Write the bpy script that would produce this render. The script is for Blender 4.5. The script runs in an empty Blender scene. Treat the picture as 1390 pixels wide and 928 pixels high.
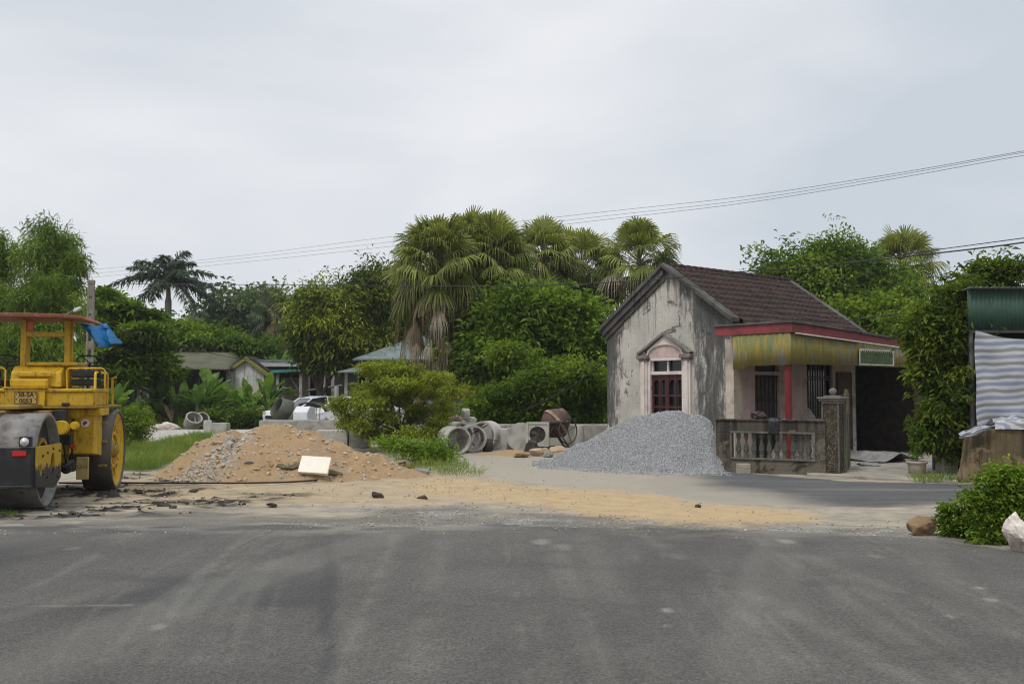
import bpy, bmesh, math, random
import numpy as np
from mathutils import Vector, Matrix

R = math.radians
scene = bpy.context.scene
COL = scene.collection

# ------------------------------------------------------------------ camera
EYE = 1.6
FPX = 1351.0            # focal length in photograph pixels (35 mm lens, 1390 px wide)
PITCH = math.atan(68 / FPX)
cd = bpy.data.cameras.new('camera')
cd.lens = 35.0
cd.sensor_width = 36.0
cd.clip_start = 0.1
cd.clip_end = 5000
cam = bpy.data.objects.new('camera', cd)
COL.objects.link(cam)
cam.location = (0, 0, EYE)
cam.rotation_euler = (R(90) + PITCH, 0, 0)
scene.camera = cam

# ------------------------------------------------------------------ world: overcast sky
SUN_EL, SUN_AZ = R(58), R(215)      # azimuth measured clockwise from +Y: sun behind the left shoulder
w = bpy.data.worlds.new('World')
scene.world = w
w.use_nodes = True
nt = w.node_tree
nt.nodes.clear()
def wn(t, **k):
    n = nt.nodes.new(t)
    for a, b in k.items():
        setattr(n, a, b)
    return n
sky = wn('ShaderNodeTexSky', sky_type='NISHITA')
sky.sun_disc = False
sky.sun_elevation = SUN_EL
sky.sun_rotation = SUN_AZ
sky.dust_density = 4.0
bg1 = wn('ShaderNodeBackground'); bg1.inputs['Strength'].default_value = 0.10
nt.links.new(sky.outputs[0], bg1.inputs[0])
tc = wn('ShaderNodeTexCoord')
mp = wn('ShaderNodeMapping'); mp.inputs['Scale'].default_value = (1.0, 1.0, 2.6)
mp.inputs['Location'].default_value = (0.35, 0.1, 0.2)
nt.links.new(tc.outputs['Generated'], mp.inputs[0])
n1 = wn('ShaderNodeTexNoise'); n1.inputs['Scale'].default_value = 1.9; n1.inputs['Detail'].default_value = 5; n1.inputs['Roughness'].default_value = .45
n1.inputs['Distortion'].default_value = .3
nt.links.new(mp.outputs[0], n1.inputs[0])
cr = wn('ShaderNodeValToRGB')
cr.color_ramp.elements[0].position = .36; cr.color_ramp.elements[0].color = (.54, .585, .64, 1)
cr.color_ramp.elements[1].position = .63; cr.color_ramp.elements[1].color = (.765, .775, .80, 1)
e = cr.color_ramp.elements.new(.5); e.color = (.67, .695, .735, 1)
nt.links.new(n1.outputs[0], cr.inputs[0])
# brightness of an overcast sky grows towards the zenith
sx = wn('ShaderNodeSeparateXYZ'); nt.links.new(tc.outputs['Generated'], sx.inputs[0])
mr = wn('ShaderNodeMapRange'); mr.inputs[1].default_value = .38; mr.inputs[2].default_value = .9
mr.inputs[3].default_value = 1.0; mr.inputs[4].default_value = 1.75
nt.links.new(sx.outputs[2], mr.inputs[0])
bg2 = wn('ShaderNodeBackground')
nt.links.new(cr.outputs[0], bg2.inputs[0]); nt.links.new(mr.outputs[0], bg2.inputs[1])
ms = wn('ShaderNodeMixShader'); ms.inputs[0].default_value = .93
nt.links.new(bg1.outputs[0], ms.inputs[1]); nt.links.new(bg2.outputs[0], ms.inputs[2])
wo = wn('ShaderNodeOutputWorld'); nt.links.new(ms.outputs[0], wo.inputs[0])

sd = bpy.data.lights.new('sun', 'SUN')
sd.energy = 1.5
sd.angle = R(12)
sd.color = (1.0, .965, .90)
so = bpy.data.objects.new('sun', sd); COL.objects.link(so)
sdir = Vector((math.sin(SUN_AZ) * math.cos(SUN_EL), math.cos(SUN_AZ) * math.cos(SUN_EL), math.sin(SUN_EL)))
so.rotation_euler = (-sdir).to_track_quat('-Z', 'Y').to_euler()
so.location = sdir * 60

scene.view_settings.view_transform = 'Standard'
scene.view_settings.look = 'None'
scene.view_settings.exposure = 0.2
scene.view_settings.gamma = 1.0
scene.view_settings.use_curve_mapping = False
scene.cycles.use_denoising = True
scene.cycles.pixel_filter_type = 'BLACKMAN_HARRIS'
scene.cycles.filter_width = 1.15
scene.cycles.max_bounces = 6
scene.cycles.transparent_max_bounces = 8
scene.cycles.volume_bounces = 0
scene.cycles.caustics_reflective = False
scene.cycles.caustics_refractive = False

# ------------------------------------------------------------------ photograph <-> metres
CP, SP = math.cos(PITCH), math.sin(PITCH)
def at(px, py, Y):
    """world point that stands at distance Y and shows at photograph pixel px, py"""
    dx, dz = (px - 695) / FPX, -(py - 464) / FPX
    rx, ry, rz = dx, CP - dz * SP, SP + dz * CP
    t = Y / ry
    return Vector((rx * t, Y, EYE + rz * t))
def gnd(px, py, z=0.0):
    dx, dz = (px - 695) / FPX, -(py - 464) / FPX
    rx, ry, rz = dx, CP - dz * SP, SP + dz * CP
    t = (z - EYE) / rz
    return Vector((rx * t, ry * t, z))
def xat(px, Y):
    return at(px, 532, Y).x
def zat(py, Y):
    return at(695, py, Y).z

# ------------------------------------------------------------------ noise in numpy
_rs = np.random.RandomState(7)
_T = _rs.rand(256, 256)
def vnoise(x, y, seed=0):
    x = np.asarray(x, float) + seed * 17.31; y = np.asarray(y, float) + seed * 9.77
    xi = np.floor(x).astype(int); yi = np.floor(y).astype(int)
    fx = x - xi; fy = y - yi
    fx = fx * fx * (3 - 2 * fx); fy = fy * fy * (3 - 2 * fy)
    a = _T[xi % 256, yi % 256]; b = _T[(xi + 1) % 256, yi % 256]
    c = _T[xi % 256, (yi + 1) % 256]; d = _T[(xi + 1) % 256, (yi + 1) % 256]
    return (a * (1 - fx) + b * fx) * (1 - fy) + (c * (1 - fx) + d * fx) * fy
def fbm(x, y, seed=0, oct=4, gain=.5):
    s = 0; a = 1; t = 0
    for k in range(oct):
        s = s + a * vnoise(np.asarray(x) * 2 ** k, np.asarray(y) * 2 ** k, seed + k * 3)
        t += a; a *= gain
    return s / t * 2 - 1
def sstep(a, b, x):
    t = np.clip((x - a) / (b - a), 0, 1)
    return t * t * (3 - 2 * t)
def sdist(x, y, poly):
    """signed distance to a polygon in metres, positive inside"""
    x = np.asarray(x, float); y = np.asarray(y, float)
    d = np.full(x.shape, 1e9); ins = np.zeros(x.shape, bool)
    n = len(poly)
    for i in range(n):
        x0, y0 = poly[i][0], poly[i][1]; x1, y1 = poly[(i + 1) % n][0], poly[(i + 1) % n][1]
        ex, ey = x1 - x0, y1 - y0
        t = np.clip(((x - x0) * ex + (y - y0) * ey) / (ex * ex + ey * ey + 1e-12), 0, 1)
        d = np.minimum(d, np.hypot(x - x0 - t * ex, y - y0 - t * ey))
        c = ((y0 > y) != (y1 > y)) & (x < (x1 - x0) * (y - y0) / (y1 - y0 + 1e-12) + x0)
        ins ^= c
    return np.where(ins, d, -d)
def gpoly(pts):
    return [tuple(gnd(*p)[:2]) for p in pts]

# ------------------------------------------------------------------ object helpers
def tag(o, label=None, cat=None, group=None, kind=None):
    if label: o['label'] = label
    if cat: o['category'] = cat
    if group: o['group'] = group
    if kind: o['kind'] = kind
    return o
def thing(name, label, cat, loc=(0, 0, 0), rz=0.0, group=None):
    o = bpy.data.objects.new(name, None)
    o.empty_display_size = .2
    COL.objects.link(o)
    o.location = loc; o.rotation_euler = (0, 0, rz)
    return tag(o, label, cat, group)
def copy_tree(o, parent=None):
    c = o.copy(); COL.objects.link(c)
    if parent is not None: c.parent = parent
    for ch in [k for k in bpy.data.objects if k.parent == o]:
        copy_tree(ch, c)
    return c

class MB:
    """collects shapes, build() links them as one mesh object"""
    def __init__(s):
        s.v = []; s.f = []; s.sm = []
    def add(s, vs, fs, smooth=False, T=None):
        b = len(s.v)
        s.v += [tuple(T @ Vector(p)) if T is not None else tuple(p) for p in vs]
        s.f += [tuple(i + b for i in f) for f in fs]
        s.sm += [smooth] * len(fs)
        return s
    def box(s, lo, hi, T=None):
        x0, y0, z0 = lo; x1, y1, z1 = hi
        v = [(x0,y0,z0),(x1,y0,z0),(x1,y1,z0),(x0,y1,z0),(x0,y0,z1),(x1,y0,z1),(x1,y1,z1),(x0,y1,z1)]
        f = [(3,2,1,0),(4,5,6,7),(0,1,5,4),(1,2,6,5),(2,3,7,6),(3,0,4,7)]
        return s.add(v, f, False, T)
    def prism(s, poly, axis, a, b, T=None):
        """polygon in the two other axes, extruded along axis from a to b"""
        n = len(poly); v = []
        for t in (a, b):
            for p, q in poly:
                v.append((t, p, q) if axis == 'x' else (p, t, q) if axis == 'y' else (p, q, t))
        f = [tuple(range(n)), tuple(range(2 * n - 1, n - 1, -1))]
        for i in range(n):
            j = (i + 1) % n
            f.append((j, i, i + n, j + n))
        return s.add(v, f, False, T)
    def tube(s, pts, r, n=8, smooth=True, caps=True, T=None):
        pts = [Vector(p) for p in pts]
        rs = r if hasattr(r, '__len__') else [r] * len(pts)
        v = []; f = []
        up = None
        for i, p in enumerate(pts):
            d = (pts[min(i + 1, len(pts) - 1)] - pts[max(i - 1, 0)])
            d = d.normalized() if d.length > 1e-9 else Vector((0, 0, 1))
            if up is None:
                up = d.orthogonal().normalized()
            else:
                up = (up - d * up.dot(d)); up = up.normalized() if up.length > 1e-6 else d.orthogonal().normalized()
            sd_ = d.cross(up)
            for k in range(n):
                a = 2 * math.pi * k / n
                v.append(p + (up * math.cos(a) + sd_ * math.sin(a)) * rs[i])
        for i in range(len(pts) - 1):
            for k in range(n):
                k2 = (k + 1) % n
                f.append((i * n + k, i * n + k2, (i + 1) * n + k2, (i + 1) * n + k))
        s.add(v, f, smooth, T)
        if caps:
            s.add(v[:n], [tuple(range(n - 1, -1, -1))], False, T)
            s.add(v[-n:], [tuple(range(n))], False, T)
        return s
    def lathe(s, prof, n=24, T=None, smooth=True, closed=False):
        """profile of (r, z) turned round z"""
        v = []; f = []
        for r_, z_ in prof:
            for k in range(n):
                a = 2 * math.pi * k / n
                v.append((r_ * math.cos(a), r_ * math.sin(a), z_))
        m = len(prof)
        for i in range(m if closed else m - 1):
            i2 = (i + 1) % m
            for k in range(n):
                k2 = (k + 1) % n
                f.append((i * n + k, i * n + k2, i2 * n + k2, i2 * n + k))
        return s.add(v, f, smooth, T)
    def ring(s, r0, r1, z0, z1, n=32, T=None):
        return s.lathe([(r1, z0), (r1, z1), (r0, z1), (r0, z0)], n, T, False, True)
    def cyl(s, r, z0, z1, n=24, T=None):
        return s.lathe([(1e-4, z0), (r, z0), (r, z1), (1e-4, z1)], n, T, False)
    def build(s, name, mat, parent=None, bevel=0.0, seg=2, loc=None, rz=None):
        me = bpy.data.meshes.new(name)
        me.from_pydata(s.v, [], s.f)
        me.polygons.foreach_set('use_smooth', s.sm)
        me.materials.append(mat)
        me.update()
        o = bpy.data.objects.new(name, me)
        COL.objects.link(o)
        if parent is not None: o.parent = parent
        if loc is not None: o.location = loc
        if rz is not None: o.rotation_euler = (0, 0, rz)
        if bevel > 0:
            bm = o.modifiers.new('bevel', 'BEVEL'); bm.width = bevel; bm.segments = seg
            bm.limit_method = 'ANGLE'; bm.angle_limit = R(40)
        return o

def np_mesh(name, V, F, mat, parent=None, smooth=False, attrs=None):
    """fast mesh of quads or triangles from numpy arrays; attrs are one float per vertex"""
    me = bpy.data.meshes.new(name)
    V = np.asarray(V, np.float32); F = np.asarray(F, np.int32)
    k = F.shape[1]
    me.vertices.add(len(V)); me.vertices.foreach_set('co', V.ravel())
    me.loops.add(F.size); me.loops.foreach_set('vertex_index', F.ravel())
    me.polygons.add(len(F))
    me.polygons.foreach_set('loop_start', np.arange(0, F.size, k, dtype=np.int32))
    me.polygons.foreach_set('loop_total', np.full(len(F), k, np.int32))
    me.polygons.foreach_set('use_smooth', np.full(len(F), smooth, bool))
    me.update(calc_edges=True)
    for an, av in (attrs or {}).items():
        a = me.attributes.new(an, 'FLOAT', 'POINT')
        a.data.foreach_set('value', np.asarray(av, np.float32))
    me.materials.append(mat)
    me.validate()
    o = bpy.data.objects.new(name, me)
    COL.objects.link(o)
    if parent is not None: o.parent = parent
    return o
def grid_faces(nx, ny):
    i, j = np.meshgrid(np.arange(nx - 1), np.arange(ny - 1), indexing='ij')
    a = (i * ny + j).ravel()
    return np.stack([a, a + ny, a + ny + 1, a + 1], 1)

def Tr(loc=(0, 0, 0), rx=0, ry=0, rz=0, s=1.0):
    return Matrix.Translation(loc) @ Matrix.Rotation(rz, 4, 'Z') @ Matrix.Rotation(ry, 4, 'Y') @ Matrix.Rotation(rx, 4, 'X') @ Matrix.Scale(s, 4)
RX90 = R(90)

def text_mesh(name, body, size, mat, parent, T, ext=.002, align='CENTER', bold=0.0):
    cu = bpy.data.curves.new(name, 'FONT')
    cu.body = body; cu.size = size; cu.extrude = ext; cu.align_x = align; cu.align_y = 'CENTER'
    cu.offset = bold
    to = bpy.data.objects.new(name, cu); COL.objects.link(to)
    dg = bpy.context.evaluated_depsgraph_get()
    me = bpy.data.meshes.new_from_object(to.evaluated_get(dg))
    bpy.data.objects.remove(to)
    me.transform(T); me.name = name
    me.materials.clear(); me.materials.append(mat)
    o = bpy.data.objects.new(name, me); COL.objects.link(o)
    o.parent = parent
    return o

# ------------------------------------------------------------------ materials
class G:
    """small wrapper round a material's node tree"""
    def __init__(s, name):
        s.m = bpy.data.materials.new(name); s.m.use_nodes = True
        s.t = s.m.node_tree; s.t.nodes.clear()
        s.out = s.t.nodes.new('ShaderNodeOutputMaterial')
        s._c = None
    def n(s, typ, ins=None, **props):
        k = s.t.nodes.new(typ)
        for a, b in props.items(): setattr(k, a, b)
        for a, b in (ins or {}).items():
            if hasattr(b, 'is_output') or isinstance(b, bpy.types.NodeSocket): s.t.links.new(b, k.inputs[a])
            else: k.inputs[a].default_value = b
        return k
    def obj(s):
        if s._c is None: s._c = s.n('ShaderNodeTexCoord')
        return s._c.outputs['Object']
    def gen(s):
        if s._c is None: s._c = s.n('ShaderNodeTexCoord')
        return s._c.outputs['Generated']
    def map(s, vec, scale=(1, 1, 1), loc=(0, 0, 0), rot=(0, 0, 0)):
        return s.n('ShaderNodeMapping', {'Vector': vec, 'Scale': scale, 'Location': loc, 'Rotation': rot}).outputs[0]
    def noise(s, vec, scale, detail=4, rough=.55, dist=0.0):
        return s.n('ShaderNodeTexNoise', {'Vector': vec, 'Scale': scale, 'Detail': detail, 'Roughness': rough, 'Distortion': dist}).outputs[0]
    def voro(s, vec, scale, out='Distance', feature='F1', rnd=1.0):
        return s.n('ShaderNodeTexVoronoi', {'Vector': vec, 'Scale': scale, 'Randomness': rnd}, feature=feature).outputs[out]
    def attr(s, name):
        return s.n('ShaderNodeAttribute', attribute_name=name).outputs['Fac']
    def ramp(s, fac, stops, interp='LINEAR'):
        k = s.n('ShaderNodeValToRGB', {'Fac': fac}); r = k.color_ramp; r.interpolation = interp
        while len(r.elements) < len(stops): r.elements.new(.5)
        for e_, (p, c) in zip(r.elements, stops):
            e_.position = p; e_.color = (c, c, c, 1) if not hasattr(c, '__len__') else (*c[:3], 1)
        return k.outputs[0]
    def mix(s, fac, a, b, mode='MIX'):
        k = s.n('ShaderNodeMix', data_type='RGBA', blend_type=mode)
        for i, x in ((0, fac), (6, a), (7, b)):
            if isinstance(x, bpy.types.NodeSocket): s.t.links.new(x, k.inputs[i])
            elif i == 0: k.inputs[0].default_value = x
            else: k.inputs[i].default_value = (*x[:3], 1) if hasattr(x, '__len__') else (x, x, x, 1)
        return k.outputs[2]
    def math(s, op, a, b=0.0, c=None, clamp=False):
        k = s.n('ShaderNodeMath', {0: a, 1: b}, operation=op, use_clamp=clamp)
        if c is not None: k.inputs[2].default_value = c
        return k.outputs[0]
    def rng(s, v, a, b, c=0.0, d=1.0, smooth=False):
        k = s.n('ShaderNodeMapRange', {0: v, 1: a, 2: b, 3: c, 4: d})
        if smooth: k.interpolation_type = 'SMOOTHSTEP'
        return k.outputs[0]
    def xyz(s, vec):
        return s.n('ShaderNodeSeparateXYZ', {0: vec}).outputs
    def bump(s, h, strength=.5, dist=.02, normal=None):
        k = s.n('ShaderNodeBump', {'Height': h, 'Strength': strength, 'Distance': dist})
        if normal is not None: s.t.links.new(normal, k.inputs['Normal'])
        return k.outputs[0]
    def done(s, color, rough=.8, normal=None, metal=0.0, spec=.3, trans=None):
        k = s.n('ShaderNodeBsdfPrincipled', {'Roughness': rough, 'Metallic': metal, 'Specular IOR Level': spec})
        if isinstance(color, bpy.types.NodeSocket): s.t.links.new(color, k.inputs['Base Color'])
        else: k.inputs['Base Color'].default_value = (*color[:3], 1)
        if normal is not None: s.t.links.new(normal, k.inputs['Normal'])
        sh = k.outputs[0]
        if trans is not None:
            t = s.n('ShaderNodeBsdfTranslucent')
            if isinstance(trans[1], bpy.types.NodeSocket): s.t.links.new(trans[1], t.inputs[0])
            else: t.inputs[0].default_value = (*trans[1][:3], 1)
            mx = s.n('ShaderNodeMixShader', {0: trans[0], 1: sh, 2: t.outputs[0]})
            sh = mx.outputs[0]
        s.t.links.new(sh, s.out.inputs[0])
        return s.m

def simple(name, c1, c2=None, scale=6.0, rough=.75, bump=.15, bs=40, spec=.3, metal=0.0, lo=.35, hi=.65, dirt=None, dscale=2.5):
    """a colour that wanders to a second colour, with a fine bump and optional dirt patches"""
    g = G(name)
    c2 = c2 or tuple(x * .7 for x in c1)
    o = g.obj()
    c = g.mix(g.ramp(g.noise(o, scale, 5, .6), [(lo, 0), (hi, 1)]), c1, c2)
    if dirt:
        c = g.mix(g.ramp(g.noise(o, dscale, 6, .65, .4), [(.52, 0), (.68, .85)]), c, dirt)
    nrm = g.bump(g.noise(o, bs, 3, .6), bump, .01) if bump else None
    return g.done(c, rough, nrm, metal, spec)

def leafmat(name, cols, trans=.28, rough=.6, spec=.14):
    """cols: dark, mid, light; 'rnd' is a random number per leaf, 'clump' one per spray"""
    g = G(name)
    f = g.math('ADD', g.math('MULTIPLY', g.attr('rnd'), .3), g.math('MULTIPLY', g.attr('clump'), .7))
    c = g.ramp(f, [(.08, cols[0]), (.5, cols[1]), (.92, cols[2])])
    tcol = g.mix(1.0, c, (1.25, 1.35, .6), 'MULTIPLY')
    return g.done(c, rough, None, 0, min(spec, .18), (trans, tcol))
# ================================================================== GROUND AND ROADS
def axis(lo, hi, d, far_lo, far_hi, grow=1.22):
    a = list(np.arange(lo, hi, d))
    s = d; x = a[-1]
    while x < far_hi: s *= grow; x += s; a.append(x)
    s = d; x = a[0]; b = []
    while x > far_lo: s *= grow; x -= s; b.append(x)
    return np.array(b[::-1] + a)

def road_edge(x):
    """far edge of the main road, metres ahead of the camera"""
    px = [-40, -14, -6.3, -2.1, 0.5, 2.6, 4.4, 5.0, 5.6, 7.5, 12, 40]
    py = [12.7, 12.4, 12.0, 12.05, 12.05, 11.7, 11.1, 10.2, 9.6, 8.6, 7.4, 5.0]
    return np.interp(x, px, py)
SIDE = gpoly([(868, 652), (905, 643.5), (1000, 641), (1075, 646.5), (1150, 652.5), (1240, 655), (1340, 657), (1420, 661), (1560, 668),
              (1560, 690), (1420, 680), (1310, 684), (1200, 689), (1080, 687), (960, 682), (885, 670)])
SAND = gpoly([(520, 655), (600, 646), (680, 652), (770, 664), (870, 668), (960, 684), (1060, 690), (1120, 702), (1080, 712), (1000, 714), (860, 706), (760, 692), (640, 676), (560, 668)])
WASH = gpoly([(170, 646), (300, 655), (600, 640), (700, 652), (800, 672), (820, 690), (640, 688), (470, 684), (330, 690), (200, 690), (120, 672)])
TAR = gpoly([(60, 668), (140, 648), (200, 640), (262, 650), (300, 668), (420, 672), (330, 690), (220, 700), (90, 705), (-60, 712), (-60, 690)])
OLD = gpoly([(-200, 702), (150, 700), (330, 694), (460, 700), (560, 688), (680, 690), (800, 700), (900, 708), (1010, 716), (1100, 722), (1100, 745), (-200, 745)])
LANE = gpoly([(560, 618), (700, 604), (840, 622), (900, 640), (880, 668), (760, 660), (660, 648), (600, 632)])
CHIP = gpoly([(480, 690), (620, 682), (760, 692), (860, 700), (1000, 712), (1240, 706), (1270, 735), (480, 722)])
VEG = gpoly([(150, 600), (330, 588), (250, 625), (190, 640), (165, 640)])

xs = axis(-9, 11, .06, -900, 900)
ys = axis(9, 24, .05, -60, 2500)
X, Y = np.meshgrid(xs, ys, indexing='ij')
near = (np.abs(X) < 40) & (Y < 60) & (Y > 2)
wob = fbm(X * .9, Y * .9, 3, 5) * .5
def mk(poly, soft, amp=1.0, lo=None):
    d = sdist(X, Y, poly) + wob * amp
    return sstep(-soft, soft, d) * near
side_d = sdist(X, Y, SIDE)
edge_d = road_edge(X) - Y                                     # positive on the main road
A_sand = np.maximum(mk(SAND, .35, 1.2), .62 * mk(WASH, .6, 1.6))
fine = fbm(X * 3.2, Y * 4.5, 11, 5)
A_tar = mk(TAR, .5, .8) * np.maximum(sstep(.10, .3, fine), .55 * sstep(-.05, .3, fbm(X * 1.1, Y * 2.4, 12, 5)))
A_old = mk(OLD, .25, .9) * sstep(-.45, .25, fbm(X * .8, Y * 2.2, 21, 5) + .1)
A_old = np.maximum(A_old, near * sstep(1.1, .05, -edge_d + .9 * wob + .5 * fbm(X * 1.2, Y * 3, 22, 4)) * sstep(-.5, .15, fbm(X * 2.2, Y * 5, 23, 5)))
A_lane = mk(LANE, .8, .6)
A_chip = mk(CHIP, .3, .8) * sstep(-.05, .35, fbm(X * 1.6, Y * 2.5, 31, 5))
A_veg = np.clip(mk(VEG, .4, 1.0) + sstep(36, 46, Y + wob * 8) + sstep(15, 30, np.abs(X)) * sstep(14, 18, Y), 0, 1)
Z = .02 * fbm(X * .8, Y * .8, 5, 4) + .022 * fbm(X * 4, Y * 4, 6, 3)
Z += .03 * A_tar * np.abs(fbm(X * 7, Y * 7, 8, 3)) * 2
Z *= np.clip(near, 0, 1)
Z = np.where(near, Z * (1 - sstep(-.35, .0, np.maximum(edge_d, side_d))) - .03 * sstep(.02, .3, np.maximum(edge_d, side_d)), Z - .02)

def ground_mat():
    g = G('ground_soil')
    o = g.obj()
    big = g.noise(o, .55, 5, .6)
    mid = g.noise(o, 3.0, 6, .65)
    finen = g.noise(o, 38, 4, .7)
    c = g.mix(g.ramp(big, [(.35, 0), (.65, 1)]), (.36, .315, .24), (.27, .245, .20))
    c = g.mix(g.ramp(mid, [(.42, 0), (.66, .7)]), c, (.43, .375, .28))
    sand = g.mix(g.ramp(mid, [(.35, 0), (.7, 1)]), (.43, .295, .145), (.47, .365, .215))
    c = g.mix(g.math('MULTIPLY', g.attr('sand'), g.rng(mid, .2, .62, .55, 1.0)), c, sand)
    c = g.mix(g.math('MULTIPLY', g.ramp(g.noise(g.map(o, (.7, 2.2, 1)), 1.6, 6, .7, .3), [(.50, 0), (.60, .7)]), g.math('SUBTRACT', 1.0, g.attr('sand'), clamp=True)), c, g.mix(finen, (.13, .125, .115), (.24, .225, .20)))
    c = g.mix(g.attr('lane'), c, g.mix(mid, (.31, .285, .235), (.37, .33, .265)))
    veg = g.mix(mid, (.075, .095, .03), (.14, .12, .06))
    c = g.mix(g.attr('veg'), c, veg)
    old = g.mix(g.ramp(finen, [(.35, 0), (.65, 1)]), (.075, .072, .068), (.18, .17, .15))
    c = g.mix(g.attr('old'), c, old)
    chip = g.mix(g.ramp(g.voro(o, 42, 'Color'), [(.3, 0), (.7, 1)]), (.15, .145, .135), (.32, .305, .275))
    c = g.mix(g.attr('chip'), c, chip)
    c = g.mix(g.attr('tar'), c, (.022, .021, .020))
    c = g.mix(g.ramp(finen, [(.25, .55), (.75, 0)]), c, g.mix(1.0, c, (.55, .55, .55), 'MULTIPLY'))
    b1 = g.bump(mid, .35, .06)
    nrm = g.bump(finen, .6, .015, b1)
    return g.done(c, .92, nrm, 0, .2)
M_ground = ground_mat()
o = np_mesh('ground', np.stack([X, Y, Z], -1).reshape(-1, 3), grid_faces(len(xs), len(ys)), M_ground, None, True,
            {'sand': A_sand.ravel(), 'tar': A_tar.ravel(), 'old': (A_old * .8).ravel(), 'lane': A_lane.ravel(), 'chip': A_chip.ravel(), 'veg': A_veg.ravel()})
tag(o, kind='structure')

def asphalt_mat(name, a, b, dustc, scale=70):
    g = G(name)
    o = g.obj()
    v = g.n('ShaderNodeTexVoronoi', {'Vector': o, 'Scale': scale})
    agg = g.xyz(v.outputs['Color'])[0]
    fine_ = g.noise(o, 130, 3, .7)
    big = g.noise(o, .5, 5, .6)
    spk = g.noise(o, 42, 3, .75)
    c = g.mix(g.ramp(agg, [(.15, 0), (.95, 1)]), a, b)
    c = g.mix(g.ramp(fine_, [(.3, .0), (.75, .5)]), c, tuple(x * 1.6 for x in b))
    c = g.mix(g.ramp(big, [(.35, .0), (.68, .45)]), c, tuple(x * .62 for x in a))
    c = g.mix(g.ramp(spk, [(.54, 0), (.72, .5)]), c, tuple(x * 1.7 for x in b))
    c = g.mix(g.ramp(spk, [(.28, .6), (.42, 0)]), c, tuple(x * .55 for x in a))
    c = g.mix(g.math('MULTIPLY', g.attr('dark'), .8), c, g.mix(agg, (.018, .018, .019), (.045, .045, .046)))
    c = g.mix(g.attr('light'), c, g.mix(agg, tuple(x * .6 for x in dustc), dustc))
    c = g.mix(g.math('MULTIPLY', g.attr('dust'), g.rng(fine_, .25, .6, .6, 1.0)), c, dustc)
    h = g.math('ADD', g.math('MULTIPLY', v.outputs['Distance'], -1.0), g.math('MULTIPLY', fine_, .5))
    nrm = g.bump(h, .7, .008)
    rough = g.rng(g.attr('dark'), 0, 1, .86, .70)
    return g.done(c, rough, nrm, 0, .32)
M_asph = asphalt_mat('fresh_asphalt', (.040, .037, .0335), (.116, .108, .098), (.26, .25, .21), 75)
M_asph2 = asphalt_mat('side_asphalt', (.045, .045, .046), (.10, .10, .10), (.30, .27, .215))

def seg_d(x, y, pts):
    d = np.full(np.shape(x), 1e9)
    for (x0, y0), (x1, y1) in zip(pts[:-1], pts[1:]):
        ex, ey = x1 - x0, y1 - y0
        t = np.clip(((x - x0) * ex + (y - y0) * ey) / (ex * ex + ey * ey + 1e-12), 0, 1)
        d = np.minimum(d, np.hypot(x - x0 - t * ex, y - y0 - t * ey))
    return d
# --- main road
xs = axis(-7, 8, .035, -60, 60, 1.25)
s_ = np.concatenate([np.linspace(0, 1, 50)[:-1] ** 1 * .12, .12 + (np.linspace(0, 1, 170)) * .88])   # 0 = far edge
Xr = np.repeat(xs[:, None], len(s_), 1)
E = road_edge(Xr) + .26 * fbm(Xr * 1.1, Xr * 0 + 2, 41, 5) + .16 * fbm(Xr * 5, Xr * 0 + 5, 43, 4)
Yr = E + s_[None, :] * (3.6 - E)
s2 = np.array([2.0, -2.0, -10.0, -30.0])
Xr = np.concatenate([Xr, np.repeat(xs[:, None], 4, 1)], 1); Yr = np.concatenate([Yr, np.repeat(s2[None, :], len(xs), 0)], 1)
Er = road_edge(Xr) - Yr
n_a = fbm(Xr * .9, Yr * .9, 51, 5)
dust = (.55 * sstep(.9, -.05, Er + n_a * .9) * sstep(6, 2, Xr) + .30 * sstep(.2, 0, Er)) * sstep(-.35, .3, fbm(Xr * 1.6, Yr * 3.0, 62, 5))
dust += .16 * sstep(.15, .6, fbm(Xr * .35 + .2, Yr * .18, 52, 4)) + .16 * sstep(.12, .5, fbm(Xr * 1.2 - Yr * .35, Yr * .12, 53, 4))
seam = gpoly([(452, 719), (447, 745), (451, 790), (446, 830), (450, 870), (447, 905), (453, 990)])
dseam = np.abs(seg_d(Xr, Yr, seam) + .05 * fbm(Xr * 3, Yr * 3, 54, 4))
dark = 1.0 * np.exp(-(dseam / .055) ** 2) * sstep(11.3, 9.5, Yr) * sstep(-.5, .1, fbm(Xr * 2, Yr * 1.5, 60, 3) + .35)
left = (Xr < np.interp(Yr, [5.4, 11.5], [-.98, -2.08]))
dark += .30 * np.exp(-(dseam / .28) ** 2) * left * sstep(-.5, .2, fbm(Xr * 1.5, Yr * 1.5, 63, 3))
dark += left * (.14 + .80 * sstep(.0, .40, fbm(Xr * .55, Yr * .7, 55, 4)))
dark += .45 * sstep(.05, .45, fbm(Xr * .8 - Yr * .25, Yr * .22, 56, 4))
hole = np.hypot((Xr - gnd(490, 711)[0]) / .42, (Yr - gnd(490, 711)[1]) / .33)
dark += .9 * sstep(1.15, .5, hole + .3 * n_a)
light = np.zeros_like(Xr)
arcs = []
ra_ = np.random.RandomState(64)
for k in range(15):                                                   # long sweeping wheel marks of the paving machines
    x0_ = 330 + 150 * ra_.rand(); c_ = 20 + 90 * ra_.rand()
    arcs.append(([(x0_, 719), (x0_ - c_ * .7, 740), (x0_ - c_ * 1.6, 775), (x0_ - c_ * 2.6, 825), (x0_ - c_ * 3.4, 900)], .012 + .035 * ra_.rand(), .10 + .16 * ra_.rand()))
for k in range(26):
    x0_ = 500 + 760 * ra_.rand(); t_ = (x0_ - 640) * .55
    arcs.append(([(x0_, 721), (x0_ + t_ * .35, 770), (x0_ + t_ * .8, 830), (x0_ + t_ * 1.5, 930)], .02 + .07 * ra_.rand() ** 2, .08 + .20 * ra_.rand()))
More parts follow.
